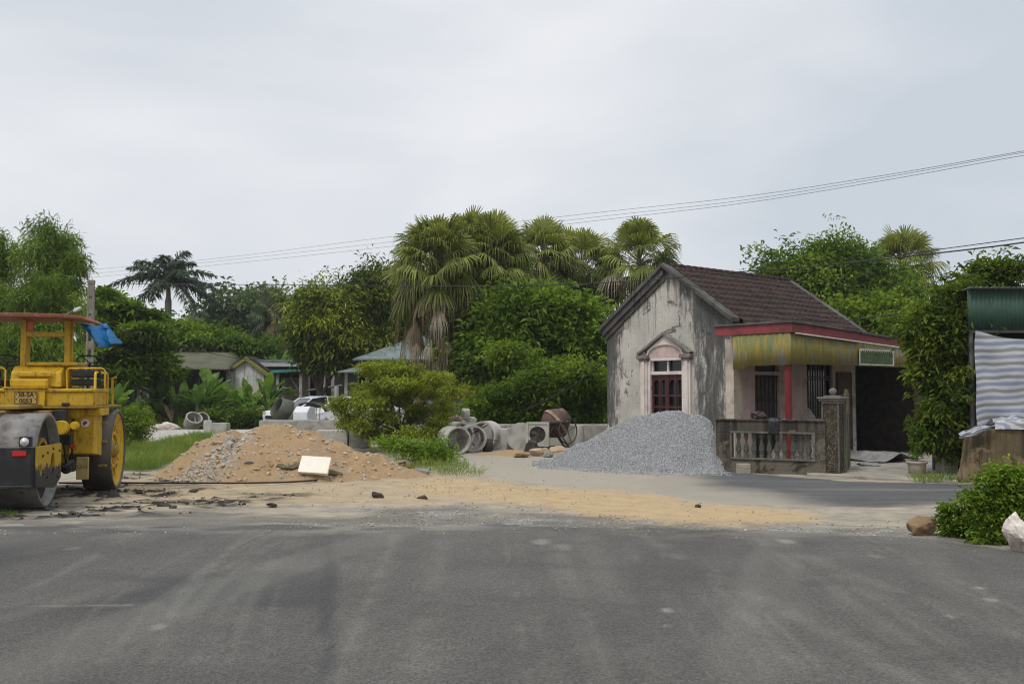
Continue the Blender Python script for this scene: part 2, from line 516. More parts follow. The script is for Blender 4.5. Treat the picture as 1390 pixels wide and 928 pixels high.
for pts, wd, st in arcs:
    pass
for pts, wd, st in tuple(arcs) + (([(365, 720), (320, 742), (275, 775), (245, 808), (225, 850)], .03, .35), ([(-60, 824), (60, 823), (178, 822)], .02, .6),
                    ([(180, 726), (120, 760), (40, 800)], .06, .25), ([(860, 720), (985, 790), (1130, 860), (1300, 960)], .10, .30),
                    ([(1010, 722), (1180, 790), (1400, 870)], .12, .22), ([(600, 720), (590, 800), (560, 928)], .10, .20), ([(790, 720), (830, 800), (900, 950)], .14, .16)):
    dd = seg_d(Xr, Yr, gpoly(pts)) + .03 * fbm(Xr * 4, Yr * 4, 57, 3)
    light = np.maximum(light, st * np.exp(-(dd / wd) ** 2) * sstep(-.5, .2, fbm(Xr * 2.2, Yr * 2.2, 58, 3)))
for px_, py_, rr, st in ((1068, 735, .10, .9), (735, 735, .12, .8), (765, 743, .12, .5), (905, 829, .05, .9), (1330, 799, .05, .9), (1345, 815, .06, .9), (1290, 838, .03, .9), (1188, 755, .08, .4),
                         (862, 758, .05, .3), (215, 851, .06, .6), (975, 775, .04, .3), (905, 850, .03, .5), (1140, 810, .06, .3), (100, 745, .08, .35)):
    c_ = gnd(px_, py_)
    light = np.maximum(light, st * sstep(1.2, .3, np.hypot((Xr - c_[0]) / rr, (Yr - c_[1]) / (rr * 1.8)) + .5 * fbm(Xr * 9, Yr * 9, 59, 3)))
Zr = .008 + .006 * fbm(Xr * .7, Yr * .7, 61, 3) - .05 * sstep(1.1, .3, hole) + .012 * np.exp(-((dseam - .09) / .05) ** 2) * (~left)
Zr[:, 0] -= .03
o = np_mesh('main_road', np.stack([Xr, Yr, Zr], -1).reshape(-1, 3), grid_faces(Xr.shape[0], Xr.shape[1])[:, ::-1], M_asph, None, True,
            {'dust': np.clip(dust, 0, 1).ravel(), 'dark': np.clip(dark, 0, 1).ravel(), 'light': light.ravel()})
tag(o, kind='structure')

# --- side road in front of the house
def sheet(name, x0, x1, y0, y1, d, dfun, zf, mat, attrs):
    gx = np.arange(x0, x1, d); gy = np.arange(y0, y1, d)
    A, B = np.meshgrid(gx, gy, indexing='ij')
    D = dfun(A, B)
    F = grid_faces(len(gx), len(gy))
    keep = (D.ravel()[F] > 0).all(1)
    F = F[keep]
    used = np.unique(F); idx = np.full(A.size, -1); idx[used] = np.arange(len(used))
    V = np.stack([A, B, zf(A, B, D)], -1).reshape(-1, 3)[used]
    return np_mesh(name, V, idx[F], mat, None, True, {k: np.asarray(f(A, B, D)).ravel()[used] for k, f in attrs.items()})
sd_fun = lambda a, b: sdist(a, b, SIDE) + .10 * fbm(a * 2.2, b * 2.2, 71, 5)
o = sheet('side_road', 2.0, 14.5, 13.0, 20.5, .06, sd_fun, lambda a, b, d: .014 + .008 * fbm(a, b, 72, 3) - .055 * sstep(.14, 0, d), M_asph2, {
    'dust': lambda a, b, d: np.clip(.95 * sstep(1.5, .2, a - np.interp(b, [13, 20], [3.3, 2.5]) + .7 * fbm(a * .8, b * .8, 73, 4)) + .5 * sstep(.22, .0, d + .1 * fbm(a * 3, b * 3, 77, 3)) + .14 * sstep(.0, .5, fbm(a * .25, b * 1.6, 74, 4)), 0, 1),
    'dark': lambda a, b, d: .45 * sstep(.0, .5, fbm(a * .3, b * 2.0, 75, 4)),
    'light': lambda a, b, d: .25 * sstep(.1, .5, fbm(a * .22, b * 2.6, 76, 4))})
tag(o, kind='structure')

# concrete forecourt of the house
M_conc_floor = simple('forecourt_concrete', (.34, .31, .26), (.23, .21, .18), 2.0, .9, .3, 30, dirt=(.12, .10, .08))
fc = MB(); fpoly = [tuple(gnd(*p)[:2]) for p in [(1095, 645), (1240, 653.5), (1300, 656.5), (1300, 615), (1095, 615)]]
fc.prism(fpoly, 'z', -.1, .05)
tag(fc.build('forecourt', M_conc_floor, bevel=.02), kind='structure')

# --- loose stones lying on the dirt: nobody could count them
def rocks(name, P, S, mat, flat=.65, seed=1, attrs=True):
    """one mesh of many little angular stones: P positions, S sizes"""
    rs = np.random.RandomState(seed)
    base = np.array([(1,0,0),(-1,0,0),(0,1,0),(0,-1,0),(0,0,1),(0,0,-1)], float)
    tri = np.array([(0,2,4),(2,1,4),(1,3,4),(3,0,4),(2,0,5),(1,2,5),(3,1,5),(0,3,5)])
    n = len(P)
    V = base[None] * (1 + .5 * (rs.rand(n, 6, 1) - .5) * 1.4)
    V = V + (rs.rand(n, 6, 3) - .5) * .35
    q = rs.randn(n, 4); q /= np.linalg.norm(q, axis=1, keepdims=True)
    a, b, c, d = q.T
    Rm = np.stack([np.stack([1-2*(c*c+d*d), 2*(b*c-a*d), 2*(b*d+a*c)], -1), np.stack([2*(b*c+a*d), 1-2*(b*b+d*d), 2*(c*d-a*b)], -1), np.stack([2*(b*d-a*c), 2*(c*d+a*b), 1-2*(b*b+c*c)], -1)], 1)
    V = np.einsum('nij,nkj->nki', Rm, V)
    V[..., 2] *= flat
    V = V * np.asarray(S)[:, None, None] + np.asarray(P)[:, None, :]
    F = tri[None] + (np.arange(n) * 6)[:, None, None]
    return np_mesh(name, V.reshape(-1, 3), F.reshape(-1, 3), mat, None, False, {'rnd': np.repeat(rs.rand(n), 6)})
def rockmat(name, cols):
    g = G(name)
    c = g.ramp(g.attr('rnd'), [(i / (len(cols) - 1), k) for i, k in enumerate(cols)])
    c = g.mix(g.ramp(g.noise(g.obj(), 30, 3), [(.35, 0), (.7, .5)]), c, g.mix(1.0, c, (.6, .6, .6), 'MULTIPLY'))
    return g.done(c, .9, None, 0, .2)
M_pebble = rockmat('loose_stone', [(.30, .26, .20), (.40, .34, .25), (.44, .40, .34), (.32, .30, .27), (.46, .36, .23)])
M_tarclod = rockmat('tar_clod', [(.018, .017, .016), (.035, .033, .03), (.06, .055, .05)])
rs = np.random.RandomState(5)
def scatter(n, poly, seed):
    r_ = np.random.RandomState(seed)
    p = np.array(poly); lo, hi = p.min(0), p.max(0)
    q = lo + r_.rand(n * 4, 2) * (hi - lo)
    q = q[sdist(q[:, 0], q[:, 1], poly) + .3 * fbm(q[:, 0] * 2, q[:, 1] * 2, seed) > 0][:n]
    return q
pp = np.concatenate([scatter(1500, WASH, 1), scatter(1600, CHIP, 2), scatter(700, SAND, 3), scatter(400, LANE, 4)])
pp = pp[(road_edge(pp[:, 0]) < pp[:, 1] + .05)]
o = rocks('loose_stones', np.column_stack([pp, np.full(len(pp), .008)]), .004 + .018 * rs.rand(len(pp)) ** 4, M_pebble, seed=3)
tag(o, 'small loose stones strewn over the dirt between road and sand heap', 'loose stones', kind='stuff')
pp = np.column_stack([-9 + 16 * rs.rand(1800), rs.rand(1800)]); pp[:, 1] = road_edge(pp[:, 0]) - .9 * pp[:, 1] ** 2.2 + .1
pp = pp[fbm(pp[:, 0] * 1.3, pp[:, 1] * 1.3, 33, 3) > -.1]
o = rocks('road_grit', np.column_stack([pp, np.full(len(pp), .012)]), .004 + .012 * rs.rand(len(pp)) ** 3, M_pebble, seed=8)
tag(o, 'grit and small stones along the ragged far edge of the main road', 'grit', kind='stuff')
pp = scatter(1000, TAR, 6); pp = pp[fbm(pp[:, 0] * 3.2, pp[:, 1] * 4.5, 11, 5) > .12]
o = rocks('tar_crumbs', np.column_stack([pp, np.full(len(pp), .02)]), .008 + .028 * rs.rand(len(pp)) ** 2.5, M_tarclod, seed=4)
tag(o, 'black crumbs of tar scattered on the dirt beside the road roller', 'tar crumbs', kind='stuff')
# ================================================================== THE HOUSE
def plaster_mat(name, base, stain, dark, top, streak=1.0, edges=False):
    """old limewashed render: mould running down in streaks, bare patches; heights in object space"""
    g = G(name)
    o = g.obj(); z = g.xyz(o)[2]
    st = g.noise(g.map(o, (3.2, 3.2, .22)), 2.6, 6, .65, .2)
    st2 = g.noise(g.map(o, (9, 9, .5)), 2.2, 5, .7)
    cl = g.noise(o, 1.1, 6, .62, .5)
    fine = g.noise(o, 22, 5, .7)
    c = g.mix(g.ramp(cl, [(.36, 0), (.62, 1)]), base, stain)
    c = g.mix(g.ramp(st2, [(.48, 0), (.7, .30 if edges else .55)]), c, tuple(x * .72 for x in stain))
    m = g.math('ADD', st, g.math('MULTIPLY', g.rng(z, top - 1.7, top, -.09, .10), streak))
    if edges:                                                                            # soaked bands below the verge, by the corners and beside the porch
        y = g.xyz(o)[1]
        wd = g.noise(g.map(o, (1, 2.2, .75)), 2.0, 7, .72, .5)
        band = g.math('ADD', g.math('MULTIPLY', g.rng(g.math('ABSOLUTE', g.math('SUBTRACT', y, .60)), 0, .9, 1, 0), .22), g.math('MULTIPLY', g.rng(y, 3.3, 4.0, 0, 1), .24))
        rake_ = g.math('SUBTRACT', g.math('SUBTRACT', 4.60, g.math('MULTIPLY', g.math('ABSOLUTE', g.math('SUBTRACT', y, 2.0)), .68)), z)
        band = g.math('ADD', band, g.rng(rake_, .25, 1.1, .10, 0))
        fine2 = g.noise(g.map(o, (7, 7, .8)), 2.0, 6, .75)
        mm = g.math('ADD', g.math('ADD', g.math('MULTIPLY', wd, .6), g.math('MULTIPLY', fine2, .4)), band)
        c = g.mix(g.ramp(mm, [(.57, 0), (.62, .55), (.67, .85), (.80, .96)]), c, tuple(x * 1.5 for x in dark))
    c = g.mix(g.ramp(m, [(.54, 0), (.62, .35 if edges else .6), (.75, .8)]), c, dark)
    lowm = g.math('ADD', g.noise(o, 2.3, 6, .7, .3), g.rng(z, 0.0, 1.4, .12, -.16))
    c = g.mix(g.ramp(lowm, [(.53, 0), (.56, .7), (.62, 0.9)]), c, tuple(min(1, x * 1.35) for x in base))
    patch = g.noise(o, 1.9, 7, .7, .8)
    c = g.mix(g.ramp(patch, [(.585, 0), (.63, .8)]), c, tuple(x * 1.25 for x in dark))
    c = g.mix(g.ramp(fine, [(.28, .55), (.62, 0)]), c, g.mix(1.0, c, (.5, .5, .5), 'MULTIPLY'))
    nrm = g.bump(g.math('ADD', fine, g.math('MULTIPLY', patch, 1.0)), .35, .015)
    return g.done(c, .93, nrm, 0, .15)
M_plaster = plaster_mat('mouldy_plaster', (.56, .53, .475), (.42, .40, .365), (.042, .042, .041), 4.3, edges=True)
M_verge = plaster_mat('weathered_verge', (.13, .125, .115), (.075, .072, .068), (.04, .04, .037), 4.2, .4)
M_pink = simple('faded_pink_paint', (.56, .42, .39), (.46, .35, .33), 3.0, .85, .12, 30, dirt=(.30, .25, .23), dscale=3)
M_pinkwhite = simple('pinkish_white_paint', (.64, .575, .54), (.56, .49, .455), 2.5, .8, .1, 30, dirt=(.42, .36, .33))
M_cream = simple('cream_corner_paint', (.55, .47, .38), (.40, .35, .30), 3, .85, .1, 30, dirt=(.2, .18, .16))
M_cap = simple('mossy_moulding', (.12, .11, .10), (.22, .20, .18), 8, .9, .3, 40)
M_redwood = simple('dark_red_wood', (.09, .022, .026), (.06, .018, .02), 9, .5, .1, 60)
M_glass = G('dark_window_glass').done((.012, .014, .016), .12, None, 0, .5)
M_redpaint = simple('red_fascia_paint', (.26, .045, .052), (.19, .042, .045), 2.2, .6, .08, 40, dirt=(.10, .03, .03), dscale=3.2)
M_redcol = simple('red_column_paint', (.19, .012, .018), (.14, .014, .017), 4, .5, .05, 40)
M_slab = simple('mossy_slab', (.12, .11, .10), (.06, .058, .055), 3, .95, .3, 30)
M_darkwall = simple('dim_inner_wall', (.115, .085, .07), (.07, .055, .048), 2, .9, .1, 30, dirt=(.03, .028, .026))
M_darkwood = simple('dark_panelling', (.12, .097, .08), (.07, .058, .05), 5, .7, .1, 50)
M_grille = G('black_iron').done((.015, .014, .014), .6, None, .4, .4)
M_whitepipe = simple('dirty_white_pvc', (.62, .60, .55), (.45, .43, .39), 5, .6, .0)

def tile_mat():
    g = G('clay_roof_tiles')
    o = g.obj()
    v = g.xyz(g.n('ShaderNodeTexVoronoi', {'Vector': g.map(o, (4.6, 3.5, 3.5)), 'Scale': 1.0}).outputs['Color'])[0]
    c = g.ramp(v, [(.1, (.030, .021, .018)), (.5, (.040, .0265, .023)), (.9, (.052, .032, .026))])
    c = g.mix(g.ramp(g.noise(o, 1.2, 5, .65), [(.45, 0), (.66, .75)]), c, (.034, .028, .024))
    c = g.mix(g.ramp(g.noise(o, 5.0, 5, .7), [(.60, 0), (.76, .6)]), c, (.12, .058, .036))
    nrm = g.bump(g.noise(o, 40, 4, .65), .4, .01)
    return g.done(c, .9, nrm, 0, .15)
M_tile = tile_mat()

TH = math.atan2(.64, .77)
HC = Vector((5.0, 22.47, 0))
house = thing('house', 'small old house with mouldy grey plaster gable, brown tiled roof and red edged porch', 'house', HC, TH)
EZ, AZ_, GW, LEN = 3.24, 4.60, 4.0, 5.0
def rz_(y): return EZ + (AZ_ - EZ) * (1 - abs(y - 2) / 2)
w = MB()
for pl in ([(0, 0), (1.5, 0), (1.5, rz_(1.5)), (0, EZ)], [(2.5, 0), (4, 0), (4, EZ), (2.5, rz_(2.5))], [(1.5, 0), (2.5, 0), (2.5, .9), (1.5, .9)],
           [(1.5, 2.36), (2.5, 2.36), (2.5, rz_(2.5)), (2, AZ_), (1.5, rz_(1.5))]):
    w.prism(pl, 'x', 0, .22)
w.prism([(0, 0), (4, 0), (4, EZ), (2, AZ_), (0, EZ)], 'x', 4.8, 5.0)                     # far gable
w.box((.22, 3.8, 0), (4.8, 4.0, EZ))                                                  # back wall
w.build('gable_wall', M_plaster, house)
# front wall under the porch: doorway and window
f = MB()
def wall_run(mb, x0, x1, y0, y1, zt, holes):
    x = x0
    for (a, b, z0, z1) in holes:
        mb.box((x, y0, 0), (a, y1, zt))
        if z0 > 0: mb.box((a, y0, 0), (b, y1, z0))
        mb.box((a, y0, z1), (b, y1, zt))
        x = b
    mb.box((x, y0, 0), (x1, y1, zt))
wall_run(f, .22, 4.8, 0, .2, 2.85, [(.78, 1.72, 0, 2.3), (2.85, 3.96, .95, 2.3)])
f.build('front_wall', M_pink, house)
MB().box((-.012, -.012, 0), (.3, -.0, 2.8)).box((-.012, 0, 0), (-.0, .22, 2.8)).build('corner_strip', M_cream, house)
# door: iron grille in front of a dark leaf
d = MB(); d.box((.78, .12, 0), (1.72, .15, 2.3)); dr = d.build('door', M_darkwood, house)
b = MB()
for x in np.linspace(.80, 1.70, 7): b.box((x - .008, .06, .02), (x + .008, .075, 2.0))
for z in (.05, .5, .95, 1.4, 1.95): b.box((.79, .052, z), (1.71, .06, z + .02))
b.build('grille', M_grille, dr)
MB().box((.70, -.02, 2.0), (1.80, .05, 2.08)).build('lintel', M_pink, dr)
wd = MB().box((2.86, .10, .96), (3.95, .13, 2.29)).build('window', M_glass, house)
b = MB()
for x in np.linspace(2.88, 3.93, 6): b.box((x - .012, .05, .96), (x + .012, .075, 2.29))
for z in (.96, 1.4, 1.9, 1.96): b.box((2.86, .05, z), (3.95, .085, z + .035))
b.build('frame', M_darkwood, wd)
# verge bands along the rakes
def rake(mb, x0, x1, off0, off1, ya=-.10, yb=4.14):
    up = lambda y, o_: rz_(y) + o_
    mb.prism([(ya, up(ya, off0)), (2, up(2, off0)), (2, up(2, off1)), (ya, up(ya, off1))], 'x', x0, x1)
    mb.prism([(2, up(2, off0)), (yb, up(yb, off0)), (yb, up(yb, off1)), (2, up(2, off1))], 'x', x0, x1)
v = MB(); rake(v, -.17, .12, .0, .11); v.prism([(2, rz_(2) - .17), (4.08, rz_(4.08) - .17), (4.08, rz_(4.08)), (2, rz_(2))], 'x', -.11, 0); v.prism([(2, rz_(2) - .30), (4.02, rz_(4.02) - .30), (4.02, rz_(4.02) - .172), (2, rz_(2) - .172)], 'x', -.05, 0)
v.build('verge', M_verge, house, bevel=.012)
v = MB(); rake(v, 4.95, 5.16, -.05, .10, -.3, 4.14)
v.build('verge', M_verge, house, bevel=.012)
# tiles
gx = np.arange(.10, 4.97, .025)
def slope(y0, y1, n):
    s = np.linspace(0, 1, n)
    A, S = np.meshgrid(gx, s, indexing='ij')
    Yv = y0 + (y1 - y0) * S
    zr = EZ + (AZ_ - EZ) * (1 - np.abs(Yv - 2) / 2)
    row = S * 11
    saw = (row % 1)
    wave = .042 * np.abs(np.sin(np.pi * (A / .205 + .5 * (np.floor(row) % 2) * 0))) ** .7
    z = zr + .035 + wave + .05 * saw + .012 * vnoise(np.floor(A / .205), np.floor(row), 3) + .025 * fbm(A * .9, S * 3, 4, 3)
    return np.stack([A, Yv, z], -1).reshape(-1, 3), grid_faces(len(gx), n)
V1, F1 = slope(2.0, -.42, 111); V2, F2 = slope(2.0, 4.35, 60)
roof = np_mesh('roof', np.concatenate([V1, V2]), np.concatenate([F1[:, ::-1], F2 + len(V1)]), M_tile, house, False)
rd = MB()
for i in range(20):
    x = .05 + i * .25
    rd.lathe([(.085, 0), (.095, .0), (.082, .27), (.06, .27)], 10, Tr((x, 2.0, AZ_ + .045), 0, RX90, 0))
rd.build('ridge_tiles', M_tile, roof)
# ---- pediment window in the gable
win = MB().box((.13, 1.5, .9), (.15, 2.5, 2.36)).build('window', M_glass, house)
s = MB()
s.box((-.03, 1.42, .85), (-.002, 1.5, 2.36)); s.box((-.03, 2.5, .85), (-.002, 2.58, 2.36)); s.box((-.03, 1.5, 2.36), (-.002, 2.5, 2.44))
s.box((-.01, 1.5, 2.02), (.14, 2.5, 2.10))                                                # transom rail
for y in (1.42, 2.58):                                                                     # inner reveal faces
    pass
s.box((-.07, 1.21, .8), (-.002, 1.42, 2.36)); s.box((-.07, 2.58, .8), (-.002, 2.79, 2.36))
s.box((-.10, 1.26, .8), (-.07, 1.37, 2.36)); s.box((-.10, 2.63, .8), (-.07, 2.74, 2.36))
s.build('surround', M_pinkwhite, win, bevel=.006)
# arched tympanum and pediment
t = MB()
arc = [(2 + .56 * math.cos(a), 2.44 + .30 * math.sin(a)) for a in np.linspace(math.pi, 0, 17)]
for i in range(16):
    (y0, z0), (y1, z1) = arc[i], arc[i + 1]
    t.prism([(y0, 2.44), (y1, 2.44), (y1, z1), (y0, z0)], 'x', -.035, -.002)
t.build('tympanum', M_pink, win)
p = MB()
apex = 2.96
top = lambda y: 2.50 + (apex - 2.50) * (1 - abs(y - 2) / .74)
for i in range(16):
    (y0, z0), (y1, z1) = arc[i], arc[i + 1]
    p.prism([(y0, z0), (y1, z1), (y1, top(y1)), (y0, top(y0))], 'x', -.075, -.002)
p.box((-.075, 1.26, 2.44), (-.002, 1.44, 2.53)); p.box((-.075, 2.56, 2.44), (-.002, 2.74, 2.53))
p.build('pediment', M_pinkwhite, win)
cn = MB()
cn.prism([(1.18, 2.50), (2.0, apex + .01), (2.0, apex + .085), (1.14, 2.55)], 'x', -.15, -.002)
cn.prism([(2.0, apex + .01), (2.82, 2.50), (2.86, 2.55), (2.0, apex + .085)], 'x', -.15, -.002)
for y in (1.315, 2.685):
    cn.box((-.12, y - .13, 2.36), (-.0, y + .13, 2.41)); cn.box((-.15, y - .17, 2.41), (-.0, y + .17, 2.50)); cn.box((-.10, y - .09, 2.50), (-.0, y + .09, 2.60))
cn.build('cornice', M_cap, win, bevel=.01)
c = MB()
c.box((-.0765, 1.5, .9), (-.076, 1.5005, .9005))
for y in (1.5, 1.97, 2.0 + .03 - .0, 2.455): c.box((.04, y, .9), (.085, y + .045, 2.02))
for y in (1.735, 2.24): c.box((.05, y, .9), (.08, y + .03, 2.02))
for z in (.9, 1.22, 1.50, 1.975): c.box((.046, 1.5, z), (.082, 2.5, z + .04))
for k, y in enumerate((1.545, 1.765, 2.06, 2.27)):                                        # arched heads of the lights
    wv = .19
    for i in range(6):
        a0, a1 = math.pi * i / 6, math.pi * (i + 1) / 6
        ya, yb = y + wv / 2 - wv / 2 * math.cos(a0), y + wv / 2 - wv / 2 * math.cos(a1)
        c.prism([(ya, 1.80 + .10 * math.sin(a0)), (yb, 1.80 + .10 * math.sin(a1)), (yb, 1.975), (ya, 1.975)], 'x', .055, .075)
c.v = c.v[8:]; c.f = [tuple(i - 8 for i in f_) for f_ in c.f[6:]]; c.sm = c.sm[6:]
c.build('casement', M_redwood, win)
for y0_, y1_ in ((1.98, 2.02), (1.5, 1.53), (2.47, 2.5)): MB().box((.05, y0_, 2.10), (.09, y1_, 2.36)).build('transom_bar', M_pinkwhite, win)

# ---- porch: flat slab with red fascia, corrugated apron, red column
ztop = lambda x: 3.09 - .046 * (x + .4)
def slabseg(mb, x0, x1, y0, y1, t0, t1):
    vs = [(x0, y0, ztop(x0) - t0), (x1, y0, ztop(x1) - t0), (x1, y1, ztop(x1) - t0), (x0, y1, ztop(x0) - t0),
          (x0, y0, ztop(x0) - t1), (x1, y0, ztop(x1) - t1), (x1, y1, ztop(x1) - t1), (x0, y1, ztop(x0) - t1)]
    mb.add(vs, [(3,2,1,0),(4,5,6,7),(0,1,5,4),(1,2,6,5),(2,3,7,6),(3,0,4,7)])
sl = MB(); slabseg(sl, -.36, 7.3, -1.76, -.02, .16, .0); slabseg(sl, 5.18, 7.3, -.02, 2.2, .16, .0); slabseg(sl, -.44, 2.25, -1.86, -1.76, .035, -.012); slabseg(sl, 2.25, 7.3, -1.83, -1.76, .05, -.005); slabseg(sl, -.44, -.36, -1.76, .22, .035, -.012)
sl.build('porch_slab', M_slab, house, bevel=.008)
fa = MB(); slabseg(fa, -.40, 2.21, -1.82, -1.765, .235, .037); slabseg(fa, 2.212, 7.28, -1.79, -1.765, .225, .052); slabseg(fa, -.40, -.365, -1.764, .20, .235, .037)
fa.build('fascia', M_redpaint, house, bevel=.006)
MB().box((-.31, -1.68, 0), (-.20, -1.57, 2.86)).build('column', M_redcol, house, bevel=.008)
MB().tube([(-.3, -1.85, ztop(-.3) - .25), (7.2, -1.85, ztop(7.2) - .23)], .016, 6).build('conduit', M_whitepipe, house)
def sheet_mat():
    g = G('flaking_sheet_paint')
    o = g.obj(); z = g.xyz(o)[2]
    st = g.noise(g.map(o, (3.5, 3.5, .6)), 1.6, 6, .7)
    st2 = g.noise(g.map(o, (7, 7, .9), (3, 1, 0)), 1.5, 6, .7)
    big = g.noise(o, .9, 4, .6)
    c = g.mix(g.ramp(st, [(.38, 0), (.55, 1)]), (.275, .195, .03), (.205, .18, .05))
    m = g.math('ADD', st2, g.rng(z, 2.3, 2.95, -.10, .17))
    c = g.mix(g.ramp(m, [(.515, 0), (.61, .85)]), c, (.11, .14, .06))
    m3 = g.math('ADD', g.noise(g.map(o, (8, 8, 1.3), (7, 3, 2)), 1.4, 6, .7), g.math('MULTIPLY', g.math('SUBTRACT', big, .5), .7))
    c = g.mix(g.ramp(m3, [(.58, 0), (.66, .75)]), c, (.20, .24, .255))
    c = g.mix(g.ramp(g.noise(g.map(o, (12, 12, .8)), 2.0, 4, .6), [(.58, 0), (.7, .6)]), c, (.24, .12, .03))
    return g.done(c, .6, g.bump(g.noise(o, 30, 3), .15, .005), .0, .3)
M_sheet = sheet_mat()
def corr(p0, p1, z0, z1f, amp=.018, per=.115, d=.014, nz=2, rag=.0):
    """corrugated sheet standing between two plan points"""
    p0 = np.array(p0, float); p1 = np.array(p1, float); L = np.linalg.norm(p1 - p0); u = (p1 - p0) / L; nrm = np.array([-u[1], u[0]])
    s_ = np.arange(0, L + d, d); s_[-1] = L
    V = []
    for k, s__ in enumerate(s_):
        q = p0 + u * s__ + nrm * amp * max(-.2, math.sin(2 * math.pi * s__ / per))
        zt = z1f(s__)
        for j in range(nz):
            V.append((q[0], q[1], z0 + (zt - z0) * j / (nz - 1) + (rag * (vnoise(s__ * 9, .5, 3) - .5) if j == 0 else 0)))
    return np.array(V), grid_faces(len(s_), nz)
Va, Fa = corr((-.37, -1.775), (7.2, -1.775), 2.19, lambda s: ztop(s - .37) - .22, .007, .16, rag=.012)
Vb, Fb = corr((-.38, -.28), (-.38, -1.775), 2.17, lambda s: ztop(-.38) - .22, .007, .16, rag=.012)
Vb[:, 2] = np.where((Vb[:, 1] > -.62) & (Vb[:, 2] < 2.4), 2.10, Vb[:, 2])
ap = np_mesh('apron_sheet', np.concatenate([Va, Vb]), np.concatenate([Fa, Fb + len(Va)]), M_sheet, house, True)
so_ = ap.modifiers.new('sheet', 'SOLIDIFY'); so_.thickness = .004
M_signgreen = simple('green_sign_paint', (.045, .10, .035), (.09, .13, .05), 9, .7, .1, 60, dirt=(.02, .04, .02), dscale=6)
M_signwhite = simple('white_sign_paint', (.68, .68, .62), (.4, .42, .36), 14, .7, .0)
sg = MB().box((2.20, -1.812, 2.235), (3.66, -1.806, 2.57)).build('painted_sign', M_signgreen, house)
b = MB(); b.box((2.19, -1.822, 2.545), (3.67, -1.812, 2.585)); b.box((2.19, -1.822, 2.215), (3.67, -1.812, 2.24)); b.box((2.19, -1.822, 2.24), (2.225, -1.812, 2.545)); b.box((3.63, -1.822, 2.24), (3.67, -1.812, 2.545))
for i in range(16):
    x = 2.24 + i * .09; b.prism([(x, 2.545), (x + .05, 2.545), (x + .03, 2.545 - .02 - .04 * random.Random(i).random())], 'y', -1.818, -1.813)
b.build('sign_border', M_signwhite, sg)
# ---- dark bay at the right end of the porch
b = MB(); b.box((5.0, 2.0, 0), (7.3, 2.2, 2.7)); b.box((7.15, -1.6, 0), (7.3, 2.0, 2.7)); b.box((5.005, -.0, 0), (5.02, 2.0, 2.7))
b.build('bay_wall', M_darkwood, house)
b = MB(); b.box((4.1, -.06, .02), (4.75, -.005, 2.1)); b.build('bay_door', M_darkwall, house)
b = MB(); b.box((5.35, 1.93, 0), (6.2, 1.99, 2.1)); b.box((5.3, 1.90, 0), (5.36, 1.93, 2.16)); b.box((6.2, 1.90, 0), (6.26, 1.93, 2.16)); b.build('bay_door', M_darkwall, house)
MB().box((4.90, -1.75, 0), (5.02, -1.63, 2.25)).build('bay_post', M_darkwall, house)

# ================================================================== COURTYARD WALL, PILLAR, GATE
M_fence = plaster_mat('mouldy_concrete', (.108, .094, .072), (.066, .058, .045), (.02, .018, .016), 1.3, 1.2)
M_fencelight = simple('worn_moulding', (.145, .133, .112), (.08, .075, .063), 7, .9, .2, 40)
M_balus = simple('mossy_baluster', (.11, .108, .085), (.045, .045, .038), 9, .9, .25, 50)
P0, P1 = gnd(972, 640), gnd(1121, 645.5)
fd = (P1 - P0); FL = fd.length; frz = math.atan2(fd.y, fd.x)
fw = thing('courtyard_wall', 'low mouldy grey wall with a row of balusters in front of the house', 'wall', P0, frz)
w = MB(); a0, a1, h0, h1, HT = .155 * FL, .895 * FL, .30, .79, 1.03
w.box((0, 0, -.05), (FL, .14, h0)); w.box((0, 0, h1), (FL, .14, HT)); w.box((0, 0, h0), (a0, .14, h1)); w.box((a1, 0, h0), (FL, .14, h1))
w.box((-.02, -.03, HT), (FL, .17, HT + .035))
w.build('wall_body', M_fence, fw, bevel=.01)
m = MB(); m.box((a0 - .04, -.03, h1 - .005), (a1 + .04, -.002, h1 + .035)); m.box((a0 - .04, -.03, h0 - .035), (a1 + .04, -.002, h0 + .005))
m.box((a0 - .04, -.028, h0 + .005), (a0, -.003, h1 - .005)); m.box((a1, -.028, h0 + .005), (a1 + .04, -.003, h1 - .005))
m.build('moulding', M_fencelight, fw, bevel=.006)
bp = MB().lathe([(.045, h0), (.045, h0 + .06), (.03, h0 + .075), (.05, h0 + .13), (.058, h0 + .18), (.045, h0 + .24), (.028, h0 + .31), (.028, h0 + .36), (.045, h0 + .40), (.045, h1 - .005)], 12)
bm_ = None
for i in range(10):
    x = a0 + (i + .75) / 10.4 * (a1 - a0)
    if bm_ is None: bm_ = bp.build('baluster', M_balus, fw, loc=(x, .07, 0))
    else:
        c = bm_.copy(); COL.objects.link(c); c.parent = fw; c.location = (x, .07, 0)

